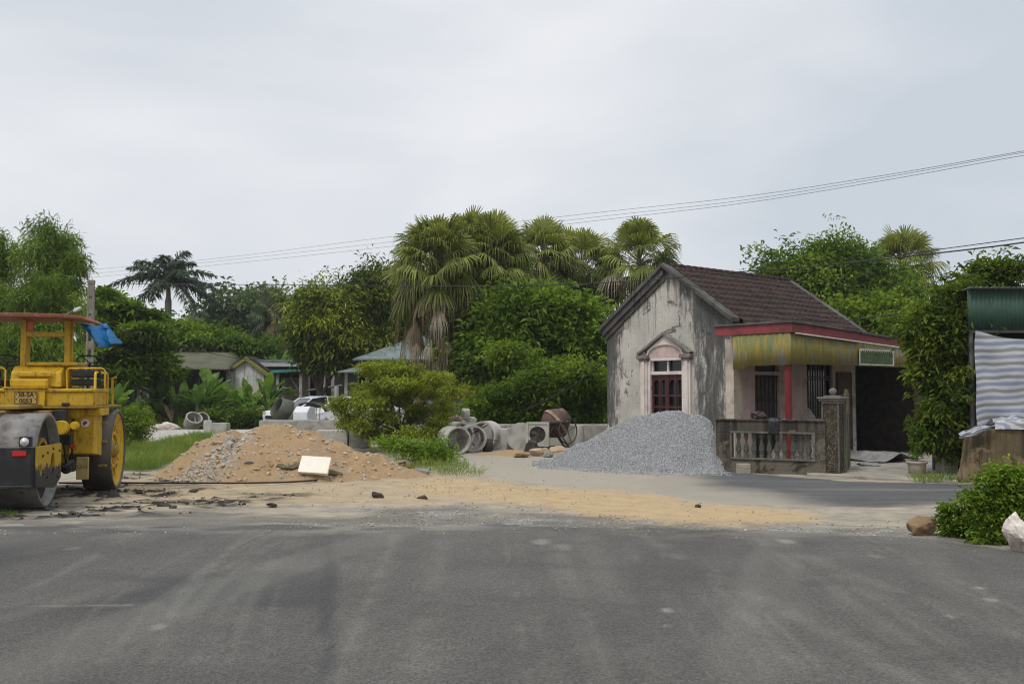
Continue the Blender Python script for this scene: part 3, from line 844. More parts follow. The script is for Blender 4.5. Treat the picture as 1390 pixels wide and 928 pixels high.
def pebbledash():
    g = G('pebble_dash')
    o = g.obj(); v = g.n('ShaderNodeTexVoronoi', {'Vector': o, 'Scale': 38.0})
    c = g.ramp(g.xyz(v.outputs['Color'])[1], [(.2, (.045, .037, .026)), (.7, (.09, .073, .05)), (.95, (.17, .145, .105))])
    c = g.mix(g.ramp(g.noise(o, 3, 5, .6), [(.4, 0), (.65, .7)]), c, (.035, .03, .022))
    return g.done(c, .9, g.bump(v.outputs['Distance'], .8, .02), 0, .2)
M_pebd = pebbledash()
gp = gnd(1134.5, 645.5); gp.y += .1
pil = thing('gate_pillar', 'brown pebble dashed gate pillar with moulded cap and ball on top', 'pillar', gp, R(-38))
MB().box((-.15, -.15, -.05), (.15, .15, 1.38)).build('shaft', M_pebd, pil, bevel=.006)
b = MB()
for sx_ in (-1, 1):
    for sy_ in (-1, 1): b.box((sx_ * .155 - .014, sy_ * .155 - .014, 0), (sx_ * .155 + .014, sy_ * .155 + .014, 1.38))
b.build('edge_strips', M_fencelight, pil)
b = MB().box((-.17, -.17, 1.38), (.17, .17, 1.43)); b.box((-.21, -.21, 1.43), (.21, .21, 1.47)); b.box((-.235, -.235, 1.47), (.235, .235, 1.505)); b.box((-.14, -.14, 1.505), (.14, .14, 1.535))
b.build('cap', M_cap, pil, bevel=.012)
MB().lathe([(.03, 1.535), (.035, 1.55), (.06, 1.57), (.078, 1.61), (.06, 1.655), (.02, 1.675), (.0, 1.678)], 16).build('ball', M_cap, pil)
M_gate = simple('rusty_green_gate', (.12, .14, .075), (.10, .07, .035), 6, .7, .1, 40, dirt=(.06, .035, .02))
ga, gb = at(1147.5, 600, 19.35), at(1152.5, 600, 20.7)
gd = gb - ga; gt = thing('gate_leaf', 'narrow rusty green metal gate leaf folded back behind the pebble dashed pillar', 'gate', (ga.x, ga.y, 0), math.atan2(gd.y, gd.x))
gl = math.hypot(gd.x, gd.y)
MB().box((0, -.008, .12), (gl, .008, 1.15)).build('panel', M_gate, gt)
b = MB()
for x in (0, gl * .5, gl): b.box((x - .02, -.02, .06), (x + .02, .02, 1.58))
for z in (.08, 1.15, 1.52): b.box((.02, -.016, z), (gl - .02, .016, z + .04))
b.build('frame', M_gate, gt)
b = MB()
for x in np.linspace(.1, gl - .1, 9): b.tube([(x, 0, 1.18), (x, 0, 1.66)], .008, 6)
b.build('spikes', M_gate, gt)

# crumpled cloth and bags: bumpy closed lumps
def lump(name, mat, parent, loc, size, seed, amp=.25, fq=2.2, n=26, flat_bottom=True, rz=0):
    th = np.linspace(0, math.pi, n); ph = np.linspace(0, 2 * math.pi, 2 * n, endpoint=False)
    T_, P_ = np.meshgrid(th, ph, indexing='ij')
    x = np.sin(T_) * np.cos(P_); y = np.sin(T_) * np.sin(P_); z = np.cos(T_)
    r = 1 + amp * (fbm(x * fq + z * 1.3 + 5, y * fq + z * .9, seed, 4) + .6 * fbm(z * fq * 1.6 + 3, x * fq * 1.2 - y, seed + 2, 3))
    V = np.stack([x * r * size[0], y * r * size[1], z * r * size[2]], -1)
    if flat_bottom: V[..., 2] = np.maximum(V[..., 2], -size[2] * .55)
    m_ = 2 * n
    F = []
    for i in range(n - 1):
        for j in range(m_):
            F.append((i * m_ + j, (i + 1) * m_ + j, (i + 1) * m_ + (j + 1) % m_, i * m_ + (j + 1) % m_))
    o = np_mesh(name, V.reshape(-1, 3), F, mat, parent, True)
    o.location = loc; o.rotation_euler = (0, 0, rz)
    return o
M_darkcloth = simple('dark_patterned_cloth', (.03, .025, .03), (.12, .075, .085), 26, .85, .3, 30, lo=.45, hi=.6)
M_blackbag = simple('black_plastic', (.012, .012, .015), (.03, .03, .035), 10, .45, .4, 25)
M_sack = simple('beige_sack', (.38, .33, .24), (.28, .24, .17), 6, .9, .3, 40)
def fpos(px, z, yo=.07):
    t = (px - 972) / 149.
    q = P0 + fd * t; nn = Vector((-fd.y, fd.x, 0)).normalized()
    return (q.x + nn.x * yo, q.y + nn.y * yo, z)
tag(lump('cloth_bundle', M_darkcloth, None, fpos(1031, 1.13), (.14, .11, .09), 3, .5, 3.2), 'dark crumpled cloth bundle lying on top of the baluster wall', 'cloth')
bg_ = MB(); hw = .105
tp = [(-hw, 0), (hw, 0), (hw * .95, -.27), (-hw * .9, -.27)]
gv = []; N1, N2 = 14, 24
for i in range(N1):
    for j in range(N2):
        u_ = i / (N1 - 1) * 2 - 1; s_ = j / (N2 - 1)
        yy, zz = (-.045, 1.085 - (.5 - s_) * .62) if s_ < .42 else (.185, 1.085 - (s_ - .58) * .4) if s_ > .58 else (-.045 + (s_ - .42) / .16 * .23, 1.09)
        gv.append((u_ * hw * (1 - .12 * abs(s_ - .5)), yy + .022 * fbm(u_ * 3, s_ * 4, 8, 3) - .012, zz + .02 * fbm(u_ * 2.5, s_ * 3, 9, 2)))
bo = np_mesh('black_bag', np.array(gv), grid_faces(N1, N2), M_blackbag, None, True)
bo.location = (fpos(1053, 0, 0)); bo.rotation_euler = (0, 0, frz); bo.modifiers.new('thick', 'SOLIDIFY').thickness = .02
tag(bo, 'black plastic bag slung over the baluster wall below the red column', 'bag')
def hloc(x, y, z):                                                                       # house coordinates to world
    return tuple((Matrix.Translation(HC) @ Matrix.Rotation(TH, 4, 'Z')) @ Vector((x, y, z)))
tag(lump('beige_sack', M_sack, None, hloc(.35, -1.25, .86), (.42, .28, .16), 12, .12), 'beige sack behind the baluster wall left of the red column', 'sack')
# rubble heap in the yard
def mound(name, mat, cx, cy, rx, ry, h, seed, n=60, rough=.05, power=1.4, rz=0, attrs=None, prof=None):
    a = np.linspace(-1.15, 1.15, n); A, B = np.meshgrid(a, a, indexing='ij')
    r = np.hypot(A, B) + .12 * fbm(A * 1.5, B * 1.5, seed, 3)
    z = h * np.clip(1 - r, -.08, 1) ** 1 if prof is None else h * prof(r)
    z = z + rough * fbm(A * rx * 3, B * ry * 3, seed + 1, 4) * sstep(1.1, .8, r) - .05 * sstep(.9, 1.1, r)
    c, s_ = math.cos(rz), math.sin(rz)
    Xw = A * rx * c - B * ry * s_; Yw = A * rx * s_ + B * ry * c
    o = np_mesh(name, np.stack([Xw, Yw, z], -1).reshape(-1, 3), grid_faces(n, n), mat, None, True, attrs and {k: f_(A, B, r).ravel() for k, f_ in attrs.items()})
    o.location = (cx, cy, 0)
    return o
M_rubble = simple('grey_rubble', (.10, .095, .09), (.22, .20, .18), 22, .95, .8, 25, lo=.42, hi=.58)
q = hloc(1.0, -1.25, 0)
tag(mound('rubble_heap', M_rubble, q[0], q[1], 1.0, .7, 1.25, 15, 50, .16), 'heap of grey rubble piled behind the baluster wall right of the red column', 'rubble heap')
# sack and block at the left foot of the wall, broken sheets on the forecourt
M_ragwhite = simple('torn_white_sack', (.48, .42, .34), (.25, .20, .15), 11, .9, .4, 30, lo=.4, hi=.6)
q = gnd(981, 637); tag(lump('torn_sack', M_ragwhite, None, (q.x, q.y - .1, .17), (.15, .12, .25), 21, .4, 2.6), 'torn dirty white sack slumped at the foot of the gravel heap beside the wall', 'sack')
M_block = simple('yellowed_block', (.34, .31, .23), (.25, .23, .18), 6, .9, .3, 40)
q = gnd(1007, 642); b = MB().box((-.13, -.08, 0), (.13, .08, .10)); b.box((-.125, -.08, .104), (.125, .08, .20)); o = b.build('concrete_block', M_block, None, .008)
o.location = (q.x, q.y - .12, 0); tag(o, 'small yellowish concrete block on the road edge against the baluster wall', 'block')
M_scrap = simple('grey_scrap_sheet', (.27, .27, .26), (.16, .155, .15), 5, .8, .2, 30)
for i, (px, py, w_, d_, h_, lab) in enumerate(((1187, 628, .5, .7, .20, 'bent grey sheet of scrap lying in the dark bay of the house'), (1178, 634, .34, .2, .03, 'flat pale board on the forecourt beside the gate pillar'), (1218, 626, .4, .5, .12, 'torn grey sheet on the bay floor behind the bowl planter'))):
    q = gnd(px, py); n = 14
    A, B = np.meshgrid(np.linspace(-1, 1, n), np.linspace(-1, 1, n), indexing='ij')
    zz = .07 + h_ * np.clip(1 - np.abs(A + .2 * B), 0, 1) + .04 * fbm(A * 1.7, B * 1.7, 31 + i, 3)
    o = np_mesh('scrap_sheet', np.stack([A * w_, B * d_, zz], -1).reshape(-1, 3), grid_faces(n, n), M_scrap, None, False)
    o.location = (q.x, q.y, 0); o.rotation_euler = (0, 0, .4 + i); o.modifiers.new('t', 'SOLIDIFY').thickness = .012
    tag(o, lab, 'scrap sheet')

# ================================================================== SHED ON THE RIGHT
M_gsheet = simple('dark_green_sheet', (.035, .085, .058), (.028, .06, .045), 2.5, .5, .06, 40, dirt=(.05, .07, .05))
M_steel = simple('grey_steel', (.16, .16, .155), (.10, .10, .10), 7, .55, .1, 40, metal=.3)
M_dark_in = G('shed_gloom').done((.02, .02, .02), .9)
SY = 18.6
sx0 = xat(1316, SY)
shed = thing('shed', 'shed with dark green corrugated sheet front at the right edge', 'shed', (sx0, SY, 0))
zb, zt = zat(447, SY), zat(393, SY)
V_, F_ = corr((0, 0), (5.0, 0), zb, lambda s: zt + .002 * s, .008, .08)
V2_, F2_ = corr((0, 3.5), (0, 0), zb, lambda s: zt, .016, .10)
o = np_mesh('front_sheet', V_, F_, M_gsheet, shed, True); o.modifiers.new('t', 'SOLIDIFY').thickness = .004
V_, F_ = corr((.0, -.12), (5.0, -.12), 0, lambda s: 3.0, .016, .10)                    # roof sheet, laid flat
V_ = np.stack([V_[:, 0], V_[:, 2] * .33 - .12, zt + .03 + (V_[:, 1] + .12) - V_[:, 2] * .12 * 0 + V_[:, 2] * -.02], -1)
o = np_mesh('roof', V_, F_, simple('grey_roof_sheet', (.20, .21, .21), (.13, .14, .14), 3, .6, .05), shed, True); o.modifiers.new('t', 'SOLIDIFY').thickness = .005
for x, y in ((.10, .12), (.60, 1.0), (4.8, .12)):
    MB().tube([(x, y, 0), (x, y, zt)], .045, 10).build('post', M_steel, shed)
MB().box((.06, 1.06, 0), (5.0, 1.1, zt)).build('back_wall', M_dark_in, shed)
MB().box((.05, .05, zb - .06), (5, .09, zb)).build('rail', M_steel, shed)
# low earth-stained wall in front
M_lowwall = plaster_mat('earth_stained_wall', (.17, .125, .07), (.10, .078, .045), (.035, .03, .022), .9, .6)
wy = 17.75
wx0 = xat(1311, wy)
lw = MB()
pr = [(0, -.1), (5.5, -.1), (5.5, .96), (.28, .94), (.10, .88), (.04, .60), (-.02, .25), (-.12, .0)]
lw.prism([(x, z) for x, z in pr], 'y', 0, .3)
o = lw.build('low_wall', M_lowwall, None, .03, loc=(wx0, wy, 0)); tag(o, 'brown earth stained low wall below the striped tarpaulin', 'wall')
q = gnd(1300, 655)
# hanging striped tarpaulin
def tarp_mat():
    g = G('striped_tarpaulin')
    o = g.obj(); z = g.attr('band')
    st = g.math('FRACT', g.math('MULTIPLY', z, 1.0))
    c = g.ramp(st, [(.0, (.50, .52, .56)), (.20, (.50, .52, .56)), (.23, (.23, .26, .38)), (.47, (.26, .29, .40)), (.50, (.52, .53, .56)), (.70, (.50, .52, .55)), (.73, (.22, .23, .235)), (.95, (.25, .255, .255)), (.98, (.50, .52, .56))])
    c = g.mix(g.ramp(g.noise(o, 2.2, 5, .6), [(.4, 0), (.7, .35)]), c, (.30, .27, .22))
    return g.done(c, .6, g.bump(g.noise(o, 14, 3), .2, .01), 0, .3, (.15, c))
M_tarp = tarp_mat()
n1_, n2_ = 90, 60
tx = np.linspace(xat(1325, 18.3), xat(1325, 18.3) + 4.2, n1_); tt = np.linspace(0, 1, n2_)
A, B = np.meshgrid(tx, tt, indexing='ij')
rel = A - tx[0]
topz = zat(448, 18.3) - .16 * np.clip(rel, 0, 1.2) - .05 * np.sin(rel * 3)
botz = .95
Zt = botz + (topz - botz) * B
fold = .05 * np.sin(rel * 5.2 + B * 2.4) * (1 - .6 * B) + .04 * fbm(rel * 2.2 - B * 1.5, B * 2.2, 81, 3) + .03 * np.sin((rel * 1.6 + B * 2.6) * 4) * np.exp(-rel)
Yt = 18.3 + fold
o = np_mesh('tarpaulin', np.stack([A, Yt, Zt], -1).reshape(-1, 3), grid_faces(n1_, n2_), M_tarp, None, True,
            {'band': ((Zt + .06 * rel * (1 - B) + .07 * fbm(rel * 1.3, B * 2.0, 82, 3) + .10 * np.exp(-rel * 3) * (1 - B)) / .245).ravel()})
tag(o, 'blue and white striped tarpaulin hanging under the green sheet shed front', 'tarpaulin')
def crumple(name, x0, x1, y0, y1, zc, amp, seed, mat, band):
    n1_, n2_ = 60, 26
    A, B = np.meshgrid(np.linspace(0, 1, n1_), np.linspace(0, 1, n2_), indexing='ij')
    ridge = np.sin(B * math.pi) ** .6
    Zc = zc + amp * ridge * (.7 + .8 * np.abs(fbm(A * 9, B * 2.5, seed, 4))) + .02 * fbm(A * 20, B * 6, seed + 1, 2)
    Yc = y0 + (y1 - y0) * B + .05 * fbm(A * 8, B * 3, seed + 2, 3)
    Xc = x0 + (x1 - x0) * A + .04 * fbm(A * 7, B * 4, seed + 3, 3)
    return np_mesh(name, np.stack([Xc, Yc, Zc], -1).reshape(-1, 3), grid_faces(n1_, n2_), mat, None, True, {'band': (B * band + .6 * fbm(A * 5, B * 3, seed + 5, 3) + A * 2).ravel()})
o = crumple('crumpled_tarpaulin', xat(1347, 17.8), xat(1347, 17.8) + 2.4, 17.70, 18.1, .95, .22, 91, M_tarp, 3.0); tag(o, 'crumpled end of striped tarpaulin heaped on the low brown wall', 'tarpaulin')
A, B = np.meshgrid(np.linspace(0, 1, 40), np.linspace(0, 1, 16), indexing='ij')
pA, pB = at(1303, 592, 17.6), at(1350, 577, 17.65)
Xc = pA.x + (pB.x - pA.x) * A; Zc = pA.z + (pB.z - pA.z) * A + (B - .5) * .17 * np.sin(np.pi * (A * .85 + .15)) + .03 * fbm(A * 5, B * 2, 95, 3)
Yc = 17.66 + .04 * fbm(A * 6, B * 5, 96, 3) - .05 * np.sin(B * 3.1)
o = np_mesh('tarpaulin_flap', np.stack([Xc, Yc, Zc], -1).reshape(-1, 3), grid_faces(40, 16), M_tarp, None, True, {'band': (B * 2.2 + .3 + .3 * fbm(A * 4, B * 2, 97, 2)).ravel()})
tag(o, 'loose striped tarpaulin flap trailing off the left end of the low brown wall', 'tarpaulin')
# ================================================================== PLANTS
def unit(a): return a / np.maximum(np.linalg.norm(a, axis=-1, keepdims=True), 1e-9)
def leaf_quads(P, D, L, W, rs, up=.55, droop=.18):
    """diamond leaves: base P, direction D"""
    n = len(P)
    D = unit(D)
    ref = unit(np.column_stack([rs.randn(n) * (1 - up), rs.randn(n) * (1 - up), np.full(n, up) + rs.rand(n) * .3]))
    S = unit(np.cross(D, ref))
    L = np.broadcast_to(np.asarray(L, float), (n,))[:, None] * (.5 + 1.0 * rs.rand(n, 1)); W = np.broadcast_to(np.asarray(W, float), (n,))[:, None] * (.75 + .5 * rs.rand(n, 1))
    mid = P + D * L * .48
    tip = P + D * L; tip[:, 2] -= droop * L[:, 0]
    N_ = np.cross(S, D) * W * .12
    V = np.stack([P, mid - S * W * .5 + N_, tip, mid + S * W * .5 + N_], 1)
    return V
class Leaves:
    def __init__(s): s.V = []; s.r = []; s.c = []
    def add(s, V, rs, clump):
        s.V.append(V); n = len(V)
        s.r.append(rs.rand(n)); s.c.append(np.broadcast_to(clump, (n,)))
    def build(s, name, mat, parent, origin=(0, 0, 0)):
        V = np.concatenate(s.V) - np.array(origin)[None, None]
        n = len(V)
        return np_mesh(name, V.reshape(-1, 3), np.arange(n * 4).reshape(-1, 4), mat, parent, False,
                       {'rnd': np.repeat(np.concatenate(s.r), 4), 'clump': np.repeat(np.concatenate(s.c), 4)})
def clump_points(blobs, n, rs, shell=.45, under=.45):
    """points spread through the outer part of lumpy ellipsoids (cx,cy,cz,rx,ry,rz), with outward normals"""
    b = np.array(blobs, float)
    wgt = (b[:, 3] * b[:, 4] + b[:, 3] * b[:, 5] + b[:, 4] * b[:, 5]); wgt /= wgt.sum()
    k = rs.choice(len(b), n, p=wgt)
    d = unit(rs.randn(n, 3))
    d[:, 2] = np.where((d[:, 2] < 0) & (rs.rand(n) > under), -d[:, 2], d[:, 2])
    r = 1 - shell * rs.rand(n) ** 1.6
    r = r * (1 + .28 * fbm(d[:, 0] * 2.2 + k * 3.1, d[:, 1] * 2.2 + d[:, 2] * 2.7, 5, 4))
    P = b[k, :3] + d * r[:, None] * b[k, 3:]
    return P, unit(d / b[k, 3:]), k
def broadleaf(L_, blobs, nclump, per, cr, ll, lw, rs, shell=.45, flat=.6, droop=.25, hang=.0, up=.55, under=.45, boughs=34):
    if boughs:
        # sprays gather into boughs of their own size and tint, so that gaps and light and dark clumps appear
        nb = max(8, nclump // boughs)
        BC, BN, k = clump_points(blobs, nb, rs, min(shell, .5), under)
        bc = np.array(blobs)[k, :3]
        BC = bc + (BC - bc) * (.62 + .50 * rs.rand(nb, 1))
        bt = np.where(rs.rand(nb) < .38, .72 + .28 * rs.rand(nb), .5 * rs.rand(nb)); br = cr * (1.6 + 2.6 * rs.rand(nb))
        nf_ = int(nclump * .72)
        i = rs.randint(0, nb, nf_)
        u3 = unit(rs.randn(nf_, 3)); u3[:, 2] = np.where((u3[:, 2] < -.2) & (rs.rand(nf_) < .7), -u3[:, 2], u3[:, 2])
        C1 = BC[i] + u3 * (br[i] * (.55 + .6 * rs.rand(nf_)))[:, None] * np.array([1, 1, .72])
        sh_ = rs.rand(nf_) < .22                                                        # leading shoots break the outline
        C1 = C1 + (unit(C1 - BC[i] + np.array([0, 0, .35]) * br[i][:, None]) * (br[i] * .75 * rs.rand(nf_) ** 1.4)[:, None]) * sh_[:, None] + rs.randn(nf_, 3) * .25 * br[i][:, None]
        C2, N2, _ = clump_points(blobs, nclump - nf_, rs, .75, .8)
        b_ = np.array(blobs)[_, :3]; C2 = b_ + (C2 - b_) * .88
        C = np.concatenate([C1, C2]); N = np.concatenate([unit(BN[i] + .5 * unit(C1 - BC[i])), N2])
        crnd = np.concatenate([.8 * bt[i] + .2 * rs.rand(nf_), .6 * rs.rand(len(C2))])
    else:
        C, N, k = clump_points(blobs, nclump, rs, shell, under)
        crnd = rs.rand(nclump)
    P = np.repeat(C, per, 0) + rs.randn(nclump * per, 3) * np.array([cr, cr, cr * flat])
    D = np.repeat(N, per, 0) * .8 + rs.randn(nclump * per, 3) * .7
    D[:, 2] = D[:, 2] * .7 - hang
    L_.add(leaf_quads(P, D, ll, lw, rs, up, droop), rs, np.repeat(crnd, per))
    return C
def pxblobs(lst, Y, depth=1.0):
    """(px, py, rx px, ry px[, dY]) of the photograph at distance Y -> ellipsoids in metres"""
    out = []
    for t in lst:
        px, py, rx, ry = t[:4]; y = Y + (t[4] if len(t) > 4 else 0)
        c = at(px, py, y); s_ = y / FPX
        out.append((c.x, c.y, c.z, rx * s_, max(rx, ry) * .8 * s_ * depth, ry * s_))
    return out
def wood(name, mat, parent, base, tips, r0, seed, n=7, bend=.12, origin=None, lean=(0, 0, 0), nb=None, sides=7):
    """tapered trunk with limbs that run up into the crown"""
    rs_ = np.random.RandomState(seed)
    mb = MB(); base = Vector(base); org = Vector(origin) if origin is not None else base
    tips = [Vector(t) for t in tips]
    top = sum(tips, Vector()) / len(tips)
    fork = base + (top - base) * .55 + Vector(lean)
    pts = []
    for i in range(7):
        t = i / 6; p = base.lerp(fork, t) + Vector((rs_.randn() * bend * r0 * 2, rs_.randn() * bend * r0 * 2, 0)) * (t > 0)
        pts.append(p - org)
    mb.tube(pts, [r0 * (1.25 if i == 0 else 1 - .09 * i) for i in range(7)], sides)
    for t_ in tips:
        i0 = rs_.randint(3, 6); st = pts[i0] + org
        mid = st.lerp(t_, .5) + Vector((rs_.randn() * .15, rs_.randn() * .15, abs(rs_.randn()) * .2)) * (t_ - st).length * .3
        q = []
        for i in range(6):
            s = i / 5; q.append((st * (1 - s) ** 2 + mid * 2 * s * (1 - s) + t_ * s * s) - org)
        mb.tube(q, [r0 * .5 * (1 - .8 * i / 5) for i in range(6)], 6)
    return mb.build(name, mat, parent)

M_bark = simple('grey_brown_bark', (.12, .095, .07), (.06, .048, .036), 7, .95, .6, 20)
M_barkpale = simple('pale_bark', (.24, .22, .19), (.13, .115, .095), 6, .9, .5, 18)
LM = dict(
    bamboo=leafmat('bamboo_leaves', [(.05, .09, .010), (.115, .18, .020), (.24, .32, .05)], .38),
    dark=leafmat('dark_leaves', [(.028, .058, .009), (.075, .128, .015), (.18, .25, .028)], .32),
    mango=leafmat('mango_leaves', [(.020, .042, .010), (.075, .108, .013), (.33, .36, .03)], .32),
    green=leafmat('mid_green_leaves', [(.034, .070, .008), (.095, .16, .014), (.23, .31, .034)], .36),
    light=leafmat('light_green_leaves', [(.06, .105, .010), (.125, .19, .018), (.24, .31, .038)], .36),
    olive=leafmat('olive_leaves', [(.085, .115, .012), (.20, .235, .026), (.34, .37, .055)], .38),
    far=leafmat('far_leaves', [(.040, .070, .034), (.08, .12, .055), (.13, .17, .08)], .25),
    vine=leafmat('vine_leaves', [(.030, .058, .009), (.090, .135, .015), (.25, .30, .036)], .34),
    fan=leafmat('fan_palm_fronds', [(.050, .068, .012), (.125, .150, .026), (.29, .31, .08)], .28, .5, .3),
    fanfar=leafmat('far_palm_fronds', [(.06, .08, .04), (.10, .13, .07), (.16, .18, .10)], .25),
    dead=leafmat('dead_palm_fronds', [(.07, .048, .028), (.15, .115, .072), (.36, .32, .25)], .15, .8, .1),
    royal=leafmat('royal_palm_fronds', [(.028, .046, .030), (.05, .075, .045), (.085, .115, .07)], .2),
    banana=leafmat('banana_leaves', [(.06, .12, .02), (.11, .20, .034), (.20, .30, .06)], .4, .4, .4),
    banadead=leafmat('dead_banana_leaves', [(.12, .08, .045), (.2, .15, .09), (.3, .24, .16)], .2, .8, .1),
    grass=leafmat('grass_blades', [(.06, .10, .018), (.12, .19, .03), (.24, .27, .07)], .35, .6, .2),
    weed=leafmat('weed_leaves', [(.06, .12, .012), (.14, .22, .020), (.27, .36, .045)], .38),
)
def tree(name, label, cat, base, blobs, mat, nclump, per, cr, ll, lw, seed, r0=.18, ntips=7, bark=None, group=None, **kw):
    rs_ = np.random.RandomState(seed)
    base = Vector(base)
    t = thing(name, label, cat, base, 0, group)
    L_ = Leaves()
    C = broadleaf(L_, blobs, nclump, per, cr, ll, lw, rs_, **kw)
    crown = L_.build('crown' if cat != 'bush' else 'foliage', mat, t, base)
    b = np.array(blobs); tips = [Vector(q[:3]) + Vector((0, 0, -.2 * q[5])) for q in b[rs_.choice(len(b), min(ntips, len(b)), False)]]
    wood('trunk' if cat != 'bush' else 'stem', bark or M_bark, t, base, tips, r0, seed + 1)
    return t

# ---------------------------------------------------------------- fan palms
def fan_frond(L_, B, az, el, Lp, Rr, rs_, droop, spread=1.75, nseg=26, fold=.0, clump=.5, dead=False):
    """petiole end and a blade of drooping segments"""
    d0 = np.array([math.cos(az) * math.cos(el), math.sin(az) * math.cos(el), math.sin(el)])
    H = np.array(B) + d0 * Lp + np.array([0, 0, -.12 * Lp * droop])
    d = unit(d0 + np.array([0, 0, -.35 * droop]))
    s = unit(np.cross(d, [0, 0, 1]) if abs(d[2]) < .98 else np.array([1.0, 0, 0]))
    nrm = np.cross(s, d)
    tw = rs_.randn() * .35
    s, nrm = s * math.cos(tw) + nrm * math.sin(tw), nrm * math.cos(tw) - s * math.sin(tw)
    a = np.linspace(-spread, spread, nseg) + rs_.randn(nseg) * .02
    ln = Rr * (1 - .32 * (np.abs(a) / spread) ** 2) * (.9 + .2 * rs_.rand(nseg))
    dirs = d[None] * np.cos(a)[:, None] + s[None] * np.sin(a)[:, None] - nrm[None] * (.25 * np.abs(np.sin(a)))[:, None]
    dirs = unit(dirs)
    side = unit(-d[None] * np.sin(a)[:, None] + s[None] * np.cos(a)[:, None])
    w_ = (2 * spread / nseg) * .48 * ln * .5
    p1 = H + dirs * (ln * .48)[:, None]
    p1[:, 2] -= .05 * droop * ln
    p2 = p1 + dirs * (ln * .30)[:, None]; p2[:, 2] -= ln * (.04 + .27 * droop)
    p3 = p2 + dirs * (ln * (.13 - .10 * min(1, max(0, droop))))[:, None]; p3[:, 2] -= ln * (.05 + .36 * droop) * (.4 + 1.0 * rs_.rand(nseg))
    wv = side * w_[:, None] + nrm * (w_ * .35 * np.where(np.arange(nseg) % 2, 1, -1))[:, None]
    h0 = np.broadcast_to(H, (nseg, 3))
    A = np.stack([h0 - wv * .05, p1 - wv, p1 + wv, h0 + wv * .05], 1)
    Bq = np.stack([p1 - wv, p2 - wv * .5, p2 + wv * .5, p1 + wv], 1)
    Cq = np.stack([p2 - wv * .5, p3 - wv * .08, p3 + wv * .08, p2 + wv * .5], 1)
    V = np.concatenate([A, Bq, Cq])
    L_.V.append(V); cr_ = np.tile(rs_.rand(nseg), 3)
    L_.r.append(cr_); L_.c.append(np.full(len(V), clump))
    return H
def fan_palm(label, px, py_c, Y, seed, Rr=1.25, Lp=1.25, nf=62, ndead=14, mat='fan', trunk_r=.15, group='fan palms', skirt=1.6, mid=.3):
    rs_ = np.random.RandomState(seed)
    c = at(px, py_c, Y); base = Vector((c.x, c.y, 0))
    t = thing('fan_palm', label, 'palm tree', base, 0, group)
    B = np.array([0, 0, c.z])
    L_ = Leaves(); D_ = Leaves(); pet = MB()
    for i in range(nf):
        f_ = (i + .5) / nf
        el = R(82 - 112 * f_ ** 1.05) + rs_.randn() * .16
        az = i * 2.39996 + rs_.randn() * .25
        b0 = B + np.array([0, 0, -.5 * f_ * 1.2])
        H = fan_frond(D_ if (ndead and f_ > .80 and rs_.rand() < .55) else L_, b0, az, el, Lp * (.75 + .45 * rs_.rand()), Rr * (.85 + .3 * rs_.rand()), rs_, .25 + .75 * f_ + .2 * rs_.randn(), nseg=26, clump=np.clip(.85 - .6 * f_ + .25 * rs_.randn(), 0, 1))
        pet.tube([b0, b0 * .4 + H * .6 + np.array([0, 0, .04]), H], [.035, .022, .015], 4, caps=False)
    L_.build('crown', LM[mat], t)
    pet.build('petioles', M_petiole, t)
    if ndead:
        cols = [-1.95, -.85, -2.8, .2, -1.4, 2.2]                                       # dead fronds hang in columns
        for i in range(ndead):
            az = cols[i % 6] + rs_.randn() * .22; el = R(-48 - 30 * rs_.rand())
            k = (i // 6 + rs_.rand()) / max(1, ndead / 6) * (1 - .35 * (i % 3) / 2)
            fan_frond(D_, B + np.array([math.cos(az) * .75, math.sin(az) * .75, -.7 - skirt * .8 * k]), az, el, Lp * (.65 + .5 * rs_.rand()), Rr * (.55 + .35 * rs_.rand()), rs_, 1.15, spread=.75, nseg=16, clump=rs_.rand())
        D_.build('dead_fronds', LM['dead'], t)
    pts = [(rs_.randn() * .03, rs_.randn() * .03, z) for z in np.linspace(0, c.z - .1, 9)]; pts[0] = (0, 0, 0)
    MB().tube(pts, [trunk_r * (1.3 if i == 0 else 1.0) for i in range(9)], 10).build('trunk', M_palmtrunk, t)
    return t
M_petiole = simple('palm_petiole', (.13, .14, .05), (.17, .13, .06), 5, .6, 0)
M_palmtrunk = simple('palm_trunk', (.17, .14, .105), (.08, .065, .05), 9, .95, .8, 16)

